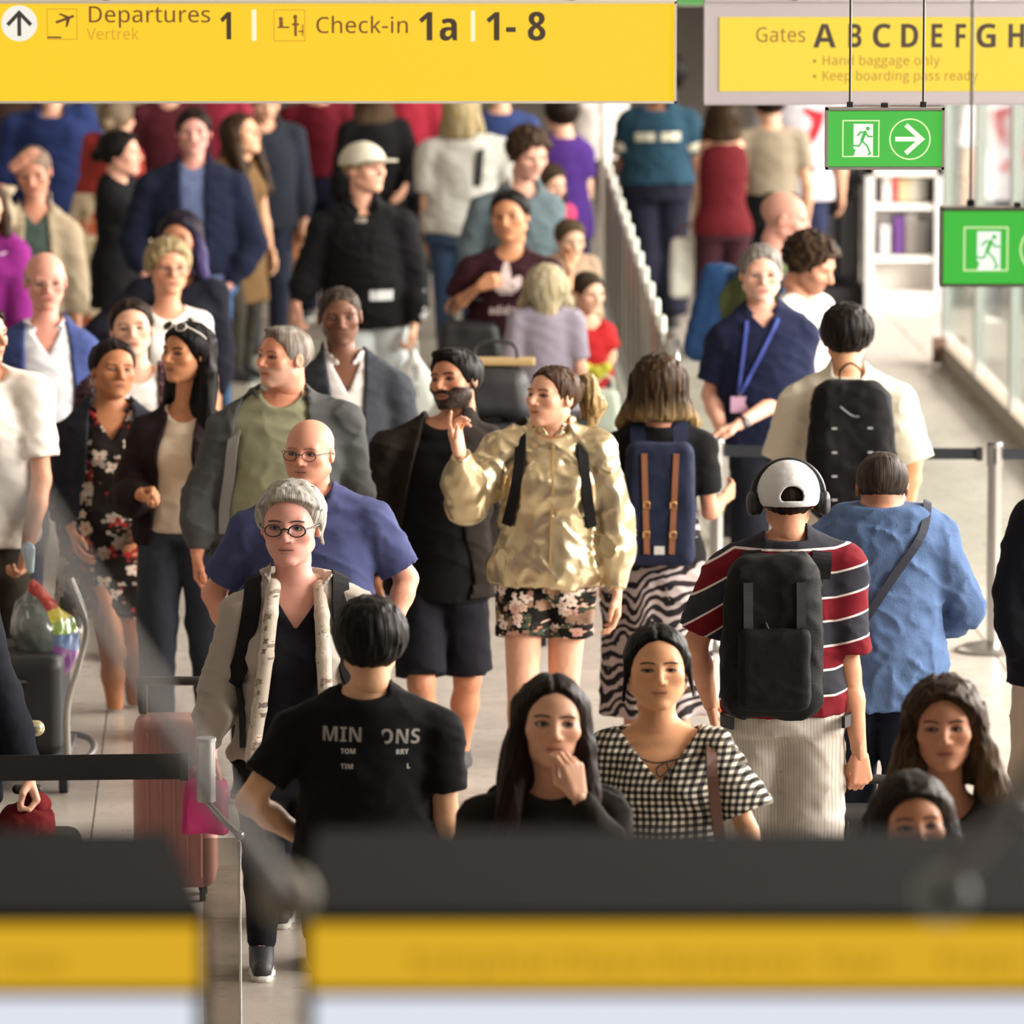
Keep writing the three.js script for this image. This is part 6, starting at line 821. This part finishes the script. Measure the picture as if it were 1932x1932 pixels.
{
  const p1 = ground(1873, 1228), p2 = atHeight(1352, 832, 0.95), p3 = ground(2330, 1228);
  beltPost('steel belt post on the open floor beside the dark sleeve', p1, 0.95); beltPost('steel belt post under the staff member\'s hand', p2, 0.95); 
  belt('dark retractable belt stretched between the two steel posts', p2, p1, 0.905); belt('dark belt running off behind the black sweater', p1, V(p1.x + 1.4, 0, p1.z - 0.15), 0.905); beltPost('steel belt post beyond the black sweater', V(p1.x + 1.43, 0, p1.z - 0.15), 0.95);
  const q1 = atHeight(388, 1420, 0.95), q2 = V(q1.x - 1.75, 0, q1.z + 0.05); beltPost('steel belt post behind the navy coat', q2, 0.95); belt('wide black belt in front of the luggage trolley', q2, q1, 0.905, '#141414', 0.085);
  // hinged glass gate next to it
  const g0 = atDepth(396, 1512, -q1.z - 0.12), g1 = atDepth(452, 1576, -q1.z - 0.22), t = thing('glass_gate', 'clear glass gate panel with a bright steel edge', 'gate', [g1.x, 0, g1.z]);
  const SMOKE = new THREE.MeshPhysicalMaterial({ color: '#d2cfc9', transmission: 1, roughness: 0.05, thickness: 0, ior: 1.45 });
  part('pane', box(0.115, g1.y - 0.04, 0.012, -0.062, (g1.y - 0.04) / 2 + 0.03, 0.0), SMOKE, t); part('edge_rail', cyl(0.005, g1.y - 0.02, 0, (g1.y - 0.02) / 2, 0.006, 10), STEEL, t); part('hand_rail', tube([V(g0.x - g1.x - 0.01, g0.y, g0.z - g1.z), V(-0.05, mix(g0.y, g1.y, 0.55), -0.02), V(0, g1.y, 0)], 0.011, 24, 10), STEEL, t); part('rail_head', cyl(0.031, 0.20, g0.x - g1.x - 0.012, g0.y + 0.10, g0.z - g1.z, 20), STEEL, t); part('head_cap', cyl(0.034, 0.012, g0.x - g1.x - 0.012, g0.y + 0.205, g0.z - g1.z, 20), DULL, t); part('rail_end', new THREE.SphereGeometry(0.016, 14, 10).translate(0, g1.y, 0), STEEL, t); part('foot', box(0.14, 0.02, 0.08, -0.06, 0.01, 0, 0.006), DULL, t);
}
// long balustrade of steel uprights and glass down the middle of the hall
{
  const top0 = atHeight(1262, 640, 1.02), top1 = atHeight(1143, 300, 1.02), t = thing('balustrade', 'long glass balustrade with pale-capped steel uprights running down the hall', 'railing', [top0.x, 0, top0.z]), n = 14, D = V(top1.x - top0.x, 0, top1.z - top0.z), up = cyl(0.017, 1.0, 0, 0.5, 0, 14), cap = new THREE.CapsuleGeometry(0.021, 0.06, 6, 14), bar = cyl(0.009, 0.86, 0, 0.5, 0, 8), capM = mat('#e9e6de', 0.35), barM = mat('#8a7f6e', 0.4, { metalness: 0.7 });
  for (let i = 0; i < n; i++) {
    const x = D.x * i / (n - 1), z = D.z * i / (n - 1), u = part('upright', up, STEEL, t); u.position.set(x, 0, z); const c = part('cap', cap, capM, u); c.position.set(0, 1.0, 0);
    if (i < n - 1) { const dx = D.x / (n - 1), dz = D.z / (n - 1), len = hyp(dx, dz), p = part('pane', box(0.01, 0.7, len - 0.1), PANE, t); p.position.set(x + dx / 2, 0.52, z + dz / 2); p.rotation.y = Math.atan2(dx, dz); for (let k = 1; k < 4; k++) { const b = part('bar', bar, barM, t); b.position.set(x + dx * k / 4, 0, z + dz * k / 4); } }
  }
  const r = part('bottom_rail', box(0.05, 0.05, D.length(), 0, 0.07, 0), DULL, t); r.position.set(D.x / 2, 0, D.z / 2); r.rotation.y = Math.atan2(D.x, D.z);
  const e = atDepth(1252, 628, -top0.z); part('end_hoop', tube([V(0, 0.9, 0), V(0, 1.04, 0.06), V(0.02, 1.06, 0.2), V(0.03, 1.0, 0.30), V(0.03, 0.5, 0.32), V(0.03, 0.02, 0.32)], 0.02, 30, 10), STEEL, t);
}
// glass partition on the right, with its kick rail
{
  const a = ground(1932, 838), b = ground(1790, 690), c = ground(1786, 685), dir = V(b.x - a.x, 0, b.z - a.z).normalize(), st = a.clone().addScaledVector(dir, -5), en = c, D = en.clone().sub(st), n = 5, t = thing('glass_partition', 'tall glass partition with grey posts and a brown kick rail', 'partition', [st.x, 0, st.z]), L = D.length(), rot = Math.atan2(D.x, D.z), H = 2.35;
  for (let i = 0; i <= n; i++) { const p = part('post', box(0.07, H, 0.09, 0, H / 2, 0, 0.006), mat('#b4b6b4', 0.4, { metalness: 0.4 }), t); p.position.set(D.x * i / n, 0, D.z * i / n); p.rotation.y = rot; if (i < n) { const g = part('pane', box(0.012, H - 0.25, L / n - 0.1, 0, H / 2 + 0.1, 0), PANE, t); g.position.set(D.x * (i + 0.5) / n, 0, D.z * (i + 0.5) / n); g.rotation.y = rot; } }
  const k = part('kick_rail', box(0.09, 0.12, L, 0, 0.08, 0, 0.01), mat('#9a8f80', 0.6), t); k.position.set(D.x / 2, 0, D.z / 2); k.rotation.y = rot; const h = part('top_rail', box(0.06, 0.05, L, 0, H, 0, 0.01), mat('#a8aaa8', 0.4, { metalness: 0.5 }), t); h.position.set(D.x / 2, 0, D.z / 2); h.rotation.y = rot;
  const br = part('bracket', box(0.09, 0.16, 0.07, 0, 0.1, 0, 0.006), mat('#6a5040', 0.6), t); br.position.set(b.x - st.x - 0.06, 0, b.z - st.z);
}
// ---------------------------------------------------------------- shop at the back right
function shelfUnit(label, x0, x1, y0, y1, d, shelves, glow) {
  const a = atDepth(x0, y1, d), b = atDepth(x1, y0, d), w = b.x - a.x, h = b.y, t = thing('display_shelf', label, 'shelf', [(a.x + b.x) / 2, 0, -d - 0.2]), W = mat('#e6e1da', 0.5);
  part('back_panel', box(w, h, 0.03, 0, h / 2, -0.2), W, t); for (const s of [-1, 1]) part('side_panel', box(0.06, h, 0.42, s * (w / 2 - 0.03), h / 2, 0), mat('#c9c9c9', 0.45), t); part('plinth', box(w - 0.12, 0.12, 0.4, 0, 0.06, 0), mat('#efe9e2', 0.5), t); part('top_panel', box(w, 0.05, 0.42, 0, h - 0.025, 0), W, t);
  for (const y of shelves) { const s = part('shelf', box(w - 0.12, 0.025, 0.36, 0, y, 0), W, t); part('light_strip', box(w - 0.16, 0.012, 0.03, 0, y - 0.02, 0.15), new THREE.MeshStandardMaterial({ color: 0x222222, emissive: 0xfff6ea, emissiveIntensity: 2.5 }), s); const l = new THREE.RectAreaLight(0xfff6ea, glow, w - 0.16, 0.05); l.position.set(t.position.x, y - 0.03, t.position.z + 0.14); l.lookAt(t.position.x, y - 1, t.position.z - 0.1); scene.add(l); }
  return { t, w, h };
}
const goods = (list, group) => { for (const [label, x, y, d, w, h, dp, color, kind] of list) { const p = atDepth(x, y, d); const t = thing(kind, label, kind.split('_').pop(), [p.x, p.y, -d], 0, group); if (kind === 'paper_bag') { part('bag_body', box(w, h, dp, 0, h / 2, 0, 0.008), mat(color, 0.7), t); part('handle', tube([V(-w * 0.25, h, 0), V(-w * 0.2, h + 0.06, 0), V(w * 0.2, h + 0.06, 0), V(w * 0.25, h, 0)], 0.004, 16, 6), mat(color, 0.7), t); } else { part('box_body', box(w, h, dp, 0, h / 2, 0, 0.01), mat(color, 0.6), t); part('lid', box(w + 0.008, h * 0.18, dp + 0.008, 0, h * 0.93, 0, 0.008), mat(color, 0.4), t); } } };
{
  const d = 43.6, u = shelfUnit('bright white shop shelf with boxes and small bags, at the partition', 1632, 1782, 318, 578, d, [0.36, 0.72, 1.12], 3);
  const Y = (h) => { const r = atDepth(1700, 500, d + 0.2); return 0; };
  const at = (fx, y, dx = 0) => [u.t.position.x + fx * (u.w / 2 - 0.1), y];
  const list = [[-0.7, 0.74, 0.09, 0.2, '#d9d4d0'], [-0.35, 0.74, 0.07, 0.24, '#c9474a'], [0.0, 0.74, 0.12, 0.16, '#c7b28a'], [0.4, 0.74, 0.10, 0.2, '#b8b4a8'], [0.75, 0.74, 0.08, 0.17, '#8f8f86'], [-0.75, 0.38, 0.1, 0.2, '#c4bfc4'], [-0.2, 0.38, 0.1, 0.25, '#5a2f78'], [0.3, 0.38, 0.13, 0.28, '#7a7470'], [0.75, 0.38, 0.1, 0.22, '#6a6662'], [-0.1, 1.14, 0.13, 0.12, '#9ab0dc'], [0.3, 1.14, 0.08, 0.2, '#3a3a34'], [0.65, 1.14, 0.1, 0.14, '#8f8a5a'], [-0.6, 1.14, 0.1, 0.18, '#e0dcd8']];
  const names = ['white', 'red', 'sand-coloured', 'pale stone', 'grey-green', 'pale lilac', 'purple', 'warm grey', 'dark taupe', 'light blue', 'near-black', 'olive', 'cream'];
  list.forEach(([fx, y, w0, h, c], i) => { const w = w0 * 0.66; const [X] = at(fx, y), k = i % 2 ? 'paper_bag' : 'gift_box', t = thing(k, names[i] + (k === 'paper_bag' ? ' paper bag' : ' box') + ' on a shelf of the bright shop unit', k === 'paper_bag' ? 'bag' : 'box', [X, y, u.t.position.z + 0.02]); part(k === 'paper_bag' ? 'bag_body' : 'box_body', box(w, h, 0.14, 0, h / 2, 0, 0.008), mat(c, 0.65), t); if (k === 'paper_bag') part('handle', tube([V(-w * 0.25, h, 0), V(-w * 0.2, h + 0.05, 0), V(w * 0.2, h + 0.05, 0), V(w * 0.25, h, 0)], 0.004, 12, 6), mat(c, 0.65), t); else part('lid', box(w + 0.01, h * 0.2, 0.15, 0, h * 0.92, 0, 0.006), mat(c, 0.45), t); });
}
{ // dark stand with suitcases next to it, lit poster column and shop front behind the partition
  const d = 43.9, a = atDepth(1540, 575, d), b = atDepth(1630, 330, d), w = b.x - a.x, t = thing('display_stand', 'black display stand to the left of the bright shelf', 'stand', [(a.x + b.x) / 2, 0, -d - 0.25]); part('back_panel', box(w, b.y + 0.5, 0.05, 0, (b.y + 0.5) / 2, -0.2), mat('#141418', 0.6), t); part('base', box(w, 0.14, 0.6, 0, 0.07, 0.05), mat('#1c1a1c', 0.6), t); part('shelf', box(w, 0.03, 0.5, 0, 0.86, 0.02), mat('#222226', 0.6), t);
  [['charcoal', '#2c2c30', -0.16, 0.14, 0.5], ['slate', '#3a3c42', 0.1, 0.14, 0.62], ['plum', '#2a1c2a', -0.12, 0.875, 0.42], ['dark silver', '#55565a', 0.12, 0.875, 0.36]].forEach(([n, c, x, y, h]) => { const s = thing('cabin_suitcase', n + ' cabin suitcase on the black display stand', 'suitcase', [t.position.x + x * 0.6, y, t.position.z + 0.08]); part('shell', box(0.15, h - 0.04, 0.3, 0, h / 2 + 0.02, 0, 0.03), mat(c, 0.4), s); part('handle', box(0.05, 0.02, 0.03, 0, h + 0.01, 0, 0.006), BLACKMAT, s); for (const k of [-1, 1]) part('wheel', new THREE.CylinderGeometry(0.02, 0.02, 0.02, 12).rotateZ(PI / 2).translate(k * 0.05, 0.02, 0.1), BLACKMAT, s); });
  const c0 = atDepth(1800, 580, 47), col = thing('lit_column', 'slim white column with a lit poster beyond the partition', 'column', [atDepth(1830, 400, 47).x, 0, -47]); part('shaft', box(0.34, 3.4, 0.3, 0, 1.7, 0, 0.01), mat('#d8d2cc', 0.5), col); part('poster', box(0.26, 1.0, 0.01, 0, 2.15, 0.156), lit(canvasTex(128, 512, (x) => { x.fillStyle = '#efe9e4'; x.fillRect(0, 0, 128, 512); x.fillStyle = '#b98a7c'; x.fillRect(18, 60, 40, 90); x.fillStyle = '#c9a58a'; x.fillRect(70, 40, 40, 180); x.fillStyle = '#8f7aa8'; x.fillRect(30, 260, 50, 90); x.fillStyle = '#d06a4a'; x.fillRect(76, 300, 36, 40); }, THREE.ClampToEdgeWrapping), 0.8), col);
  const wall = thing('shop_counter', 'long grey counter with a slatted front behind the glass partition', 'counter', [6.2, 0, -48]); for (let i = 0; i < 26; i++) part('slat', box(0.10, 1.0, 0.04, -1.9 + i * 0.13, 0.5, 0.02, 0.005), mat(i % 2 ? '#7a756e' : '#8d8780', 0.6), wall); part('counter_top', box(3.7, 0.06, 0.7, -0.25, 1.04, -0.25, 0.01), mat('#c9cdc9', 0.3), wall); part('carcass', box(3.4, 0.98, 0.5, -0.25, 0.49, -0.3), mat('#5a5650', 0.8), wall);
}
// ---------------------------------------------------------------- luggage and bags
function suitcase(name, label, pos, w, h, dp, color, o = {}) {
  const t = thing(name, label, 'suitcase', pos, o.turn ?? 0), m = mat(color, o.rough ?? 0.45); part('shell', box(w, h, dp, 0, h / 2 + 0.05, 0, min(w, dp, h) * 0.2), m, t); for (let i = -2; i <= 2; i++) part('rib', box(0.012, h * 0.86, 0.012, i * w * 0.16, h / 2 + 0.05, dp / 2, 0.004), m, t);
  for (const x of [-1, 1]) for (const z of [-1, 1]) { const wh = part('wheel', new THREE.CylinderGeometry(0.026, 0.026, 0.022, 14).rotateZ(PI / 2).translate(x * (w / 2 - 0.05), 0.026, z * (dp / 2 - 0.05)), BLACKMAT, t); part('wheel_fork', box(0.03, 0.04, 0.03, x * (w / 2 - 0.05), 0.06, z * (dp / 2 - 0.05), 0.005), BLACKMAT, wh); }
  if (o.pull) { const y = o.pull, x = o.pullW ?? 0.11; const hd = part('pull_handle', joined([cyl(0.009, y - h, -x, (y + h) / 2, -dp * 0.2, 10), cyl(0.009, y - h, x, (y + h) / 2, -dp * 0.2, 10)]), mat('#6a6658', 0.35, { metalness: 0.8 }), t); part('grip', new THREE.CapsuleGeometry(0.017, 2 * x + 0.03, 6, 12).rotateZ(PI / 2).translate(0, y, -dp * 0.2), mat('#2c2a28', 0.6), hd); }
  return t;
}
{
  const g = atDepth(1622, 1474, 21.75); suitcase('suitcase', 'dark grey suitcase pulled by the man in the striped polo', [g.x, 0, g.z], 0.30, 0.50, 0.2, '#2b2a2a', { pull: g.y, pullW: 0.075, turn: 0 });
  const p = atDepth(330, 1350, 22.9); suitcase('suitcase', 'dusty pink hard-shell suitcase behind the black belt', [p.x, 0, p.z], 0.30, p.y - 0.05, 0.24, '#a9766e', { pull: p.y + 0.12 });
  const q = ground(548, 440); suitcase('suitcase', 'pale pink suitcase with white telescopic handles far down the hall', [q.x, 0, q.z], 0.26, 0.62, 0.24, '#c9808f', { pull: 0.95 });
  const r = atDepth(50, 1505, 21.0); suitcase('suitcase', 'black suitcase under the red bag', [r.x, 0, r.z + 0.0], 0.36, r.y - 0.16, 0.24, '#17171a', { pull: r.y + 0.02, pullW: 0.02 });
  const rb = thing('drawstring_bag', 'crumpled dark red cloth bag on top of the black suitcase', 'bag', [r.x, r.y - 0.11, r.z + 0.02]); part('bag_body', mesher((x, y, z) => ell(0, 0.03, 0, 0.10, 0.07, 0.11)(x, y, z) - 0.012 * noise(x * 22, y * 10, z * 22) - 0.005 * noise(x * 50, y * 30, z * 50), [-0.16, -0.06, -0.16], [0.16, 0.15, 0.16], 0.008), cloth('#5a1418'), rb); part('neck', mesher((x, y, z) => ell(0.03, 0.09, 0, 0.05, 0.04, 0.05)(x, y, z) - 0.01 * noise(x * 40, y * 10, z * 40), [-0.1, 0.03, -0.1], [0.14, 0.16, 0.1], 0.008), cloth('#661a1e'), rb);
}
{ // luggage trolley with a black case and a clear rainbow bag
  const b = ground(70, 1470), dz = -b.z, t = thing('luggage_trolley', 'steel luggage trolley with a curved frame under the rainbow bag', 'trolley', [b.x - 0.05, 0, b.z]), tb = (P, r = 0.016) => tube(P.map((q) => V(...q)), r, 30, 10), L = (x, y, d) => { const q = atDepth(x, y, dz + d); return [q.x - b.x + 0.05, q.y, q.z - b.z]; };
  part('deck', joined([tb([[-0.28, 0.12, 0.35], [-0.28, 0.12, -0.35], [0.2, 0.12, -0.35], [0.2, 0.12, 0.35], [-0.28, 0.12, 0.35]], 0.014), box(0.46, 0.02, 0.66, -0.04, 0.12, 0)]), DULL, t);
  part('frame_tube', tb([L(132, 1092, -0.36), L(150, 1135, -0.36), L(164, 1180, -0.36), L(150, 1250, -0.36), L(128, 1330, -0.36), [0.2, 0.13, 0.34]], 0.013), mat('#a8a49e', 0.35, { metalness: 0.8 }), t); part('frame_tube', tb([[-0.28, 0.13, 0.34], [-0.3, 0.4, 0.36], [-0.27, 0.7, 0.36], [-0.3, 0.95, 0.36]], 0.013), mat('#a8a49e', 0.35, { metalness: 0.8 }), t); for (const [x, z] of [[-0.26, 0.3], [0.18, 0.3], [-0.04, -0.3]]) part('wheel', new THREE.CylinderGeometry(0.06, 0.06, 0.035, 20).rotateZ(PI / 2).translate(x, 0.06, z), BLACKMAT, t);
  { const e = atDepth(97, 1374, 21.5), u = thing('luggage_trolley', 'trolley with a brass-coloured push bar beside the navy coat', 'trolley', [e.x - 0.3, 0, e.z]); part('push_bar', new THREE.CapsuleGeometry(0.028, 0.5, 6, 20).rotateZ(PI / 2).translate(0.0, e.y, 0), mat('#d8cfa8', 0.25, { metalness: 0.7 }), u); for (const x of [-0.22, 0.06]) part('frame_tube', tube([V(x, e.y, 0), V(x, 0.5, -0.06), V(x, 0.1, -0.1)], 0.014, 16, 10), DULL, u); part('deck', box(0.34, 0.03, 0.5, -0.08, 0.1, -0.3, 0.008), DULL, u); for (const x of [-0.2, 0.04]) part('wheel', new THREE.CylinderGeometry(0.05, 0.05, 0.03, 16).rotateZ(PI / 2).translate(x, 0.05, -0.2), BLACKMAT, u); }
  const c = thing('suitcase', 'black case lying on the luggage trolley', 'suitcase', [b.x - 0.08, 0.135, b.z - 0.02]); part('shell', box(0.40, 0.40, 0.56, 0, 0.2, 0, 0.05), mat('#121214', 0.6), c); part('handle', tube([V(-0.06, 0.3, 0.28), V(-0.05, 0.31, 0.31), V(0.05, 0.31, 0.31), V(0.06, 0.3, 0.28)], 0.009, 14, 8), BLACKMAT, c);
  const rb = canvasTex(256, 512, (x) => { x.fillStyle = '#76807c'; x.fillRect(0, 0, 256, 512); x.lineWidth = 96; const seg = [['#b03022', [[70, 60], [150, 110], [196, 180]]], ['#c9bc3a', [[196, 180], [212, 230]]], ['#8fae4a', [[212, 230], [224, 290]]], ['#6a84b4', [[224, 290], [222, 360]]], ['#8f5a9a', [[222, 350], [180, 440], [90, 490], [10, 470]]]]; for (const [c, P] of seg) { x.strokeStyle = c; x.beginPath(); x.moveTo(...P[0]); for (const q of P.slice(1)) x.lineTo(...q); x.stroke(); } x.fillStyle = '#b4ccd8'; x.fillRect(60, 0, 80, 40); }, THREE.ClampToEdgeWrapping);
  const g0 = atDepth(82, 1282, dz + 0.02), g = thing('plastic_bag', 'glossy clear plastic bag with rainbow colours, heaped on the trolley', 'bag', [g0.x, g0.y, -dz - 0.02]); part('bag_body', mesher((x, y, z) => { const w = mix(0.135, 0.03, sstep(0.18, 0.46, y)), cx = mix(0.02, -0.05, sstep(0.1, 0.5, y)); return (hyp((x - cx) / w, (y - 0.235) / 0.25, z / (w * 0.9)) - 1) * w * 0.8 - 0.010 * noise(x * 16, y * 12, z * 16) - 0.006 * noise(x * 40, y * 20, z * 40); }, [-0.24, -0.06, -0.2], [0.24, 0.54, 0.2], 0.008, { uv: (x, y) => [(x + 0.14) / 0.28, clamp((y + 0.02) / 0.50, 0, 1)] }), new THREE.MeshPhysicalMaterial({ map: rb, roughness: 0.16, clearcoat: 0.6, transmission: 0.25 }), g); part('tied_neck', mesher((x, y, z) => cone(V(-0.05, 0.45, 0), V(-0.055, 0.53, 0), 0.016, 0.032)(x, y, z) - 0.006 * noise(x * 60, y * 10, z * 60), [-0.14, 0.40, -0.08], [0.04, 0.60, 0.08], 0.007), mat('#b8d0dc', 0.25), g);
}
{ // bags held in the crowd
  const hand = (k, s, d = 0.09) => { const c = who[k], A = c.arms[s], dir = A.W.clone().sub(A.E).normalize(); return c.root.position.clone().add(A.W).addScaledVector(dir, d); }, w = hand('hoodie', 'r'), t = thing('plastic_bag', 'white plastic carrier bag with dark letters, below the hoodie sleeve', 'bag', [w.x, w.y - 0.42, w.z]); const tex = canvasTex(256, 256, (x) => { x.fillStyle = '#d9d7d4'; x.fillRect(0, 0, 256, 256); x.fillStyle = '#3a3a52'; x.font = 'bold 70px serif'; x.fillText('Y', 118, 118); x.font = 'bold 46px serif'; x.fillText('TI', 110, 176); x.font = 'bold 30px serif'; x.fillText('E', 130, 220); }, THREE.ClampToEdgeWrapping);
  part('bag_body', mesher((x, y, z) => hyp(x / mix(0.11, 0.03, sstep(0.2, 0.4, y)), (y - 0.19) / 0.22, z / 0.05) * 0.05 - 0.05 - 0.006 * noise(x * 18, y * 14, z * 18), [-0.18, -0.07, -0.12], [0.18, 0.46, 0.12], 0.009, { uv: (x, y, z, nx, ny, nz) => nz > 0 ? [(x + 0.12) / 0.24, y / 0.4] : [-1, -1] }), new THREE.MeshPhysicalMaterial({ map: tex, roughness: 0.35 }), t); part('handle', tube([V(-0.02, 0.36, 0), V(-0.01, 0.43, 0), V(0.01, 0.43, 0), V(0.02, 0.36, 0)], 0.006, 14, 6), mat('#d9d7d4', 0.4), t);
  const bag = (label, px, py, d, W, H, D, color, o = {}) => { const p = atDepth(px, py, d), g = thing(o.name ?? 'handbag', label, 'bag', [p.x, p.y, p.z]); part('bag_body', mesher((x, y, z) => rbox(0, H / 2, 0, W / 2 * (1 - 0.15 * clamp(y / H, 0, 1)), H / 2, D / 2, min(W, H, D) * 0.3)(x, y, z) - (o.fold ?? 0.008) * noise(x * 12, y * 12, z * 12), [-W, -0.06, -D], [W, H + 0.08, D], 0.012), mat(color, o.rough ?? 0.6), g); part('strap', tube([V(-W * 0.3, H, 0), V(-W * 0.25, H + (o.up ?? 0.2), 0), V(W * 0.25, H + (o.up ?? 0.2), 0), V(W * 0.3, H, 0)], 0.009, 20, 8), mat(o.strap ?? color, 0.6), g); return g; };
  const hang = (label, q, W, H, D, color, o) => { const gg = bag(label, 966, 966, 30, W, H, D, color, o); gg.position.set(q.x, q.y - H - (o.up ?? 0.2), q.z); }; hang('hot pink carrier bag in the hand of the grey-haired woman', hand('grey', 'l', 0.07), 0.17, 0.2, 0.08, '#b8286c', { up: 0.03 }); const mel = who.maroon.root.position.clone().add(who.maroon.arms.l.E.clone().lerp(who.maroon.arms.l.W, 0.45)); hang('large black leather bag hooked over the forearm of the woman in maroon', V(mel.x + 0.03, mel.y - 0.02, mel.z), 0.36, 0.22, 0.16, '#121113', { up: 0.1 }); hang('white tote carried by the woman in dark red', hand('red', 'l', 0.06), 0.32, 0.40, 0.14, '#d6d0c8', { up: 0.06, strap: '#6a4a34', fold: 0.014 }); hang('white carrier bag hanging from the hand of the boy in red', hand('boy', 'r', 0.05), 0.22, 0.26, 0.12, '#cfcfc4', { up: 0.06, rough: 0.4 }); bag('dark holdall standing behind the gold windbreaker', 935, 790, 29.0, 0.34, 0.24, 0.24, '#1f1e20', { up: 0.1 });
  const k = thing('luggage_trolley', 'dark luggage cart loaded behind the bearded man', 'trolley', [atDepth(935, 800, 29.0).x, 0, -29.0]); const top0 = atDepth(935, 790, 29).y - 0.005; part('deck', box(0.5, 0.03, 0.5, 0, top0 - 0.02, 0), BLACKMAT, k); for (const x of [-0.22, 0.22]) for (const z of [-0.2, 0.2]) part('leg', cyl(0.014, top0 - 0.08, x, (top0 - 0.08) / 2 + 0.06, z, 10), DULL, k); for (const x of [-0.22, 0.22]) for (const z of [-0.2, 0.2]) part('wheel', new THREE.CylinderGeometry(0.05, 0.05, 0.03, 16).rotateZ(PI / 2).translate(x, 0.05, z), BLACKMAT, k); part('tan_tray', box(0.36, 0.03, 0.12, 0.0, top0 + 0.27, 0.0, 0.008), mat('#a58a5c', 0.6), k);
  const y = hand('boy', 'r', 0.03).add(V(-0.03, 0.05, 0.04)); const toy = thing('soft_toy', 'small yellow soft toy in the hands of the boy in red', 'toy', [y.x, y.y - 0.03, y.z]); part('toy_body', mesher(blend([ell(0, 0, 0, 0.05, 0.04, 0.035), ell(0.05, 0.025, 0, 0.03, 0.03, 0.03)], 0.02), [-0.1, -0.08, -0.08], [0.12, 0.1, 0.08], 0.008), cloth('#cfc04a'), toy); part('toy_head', new THREE.SphereGeometry(0.024, 14, 10).translate(-0.05, 0.03, 0.01), cloth('#d8ca5c'), toy);
}
{ const c = atDepth(1141, 330, 45), t = thing('column', 'slim white column at the far end of the balustrade', 'column', [c.x, 0, -45]); part('shaft', cyl(0.035, 3.2, 0, 1.6, 0, 20), mat('#e4dfd6', 0.5), t); part('foot', cyl(0.09, 0.04, 0, 0.02, 0, 20), mat('#bdb8b0', 0.5), t); part('arm', cyl(0.02, 0.5, 0, 0, 0, 10).rotateZ(PI / 2).translate(-0.25, 1.42, 0), mat('#9a9ca8', 0.5), t); }
scene.traverse((o) => { if (o.isMesh) { o.castShadow = true; o.receiveShadow = true; } });
renderer.render(scene, camera);
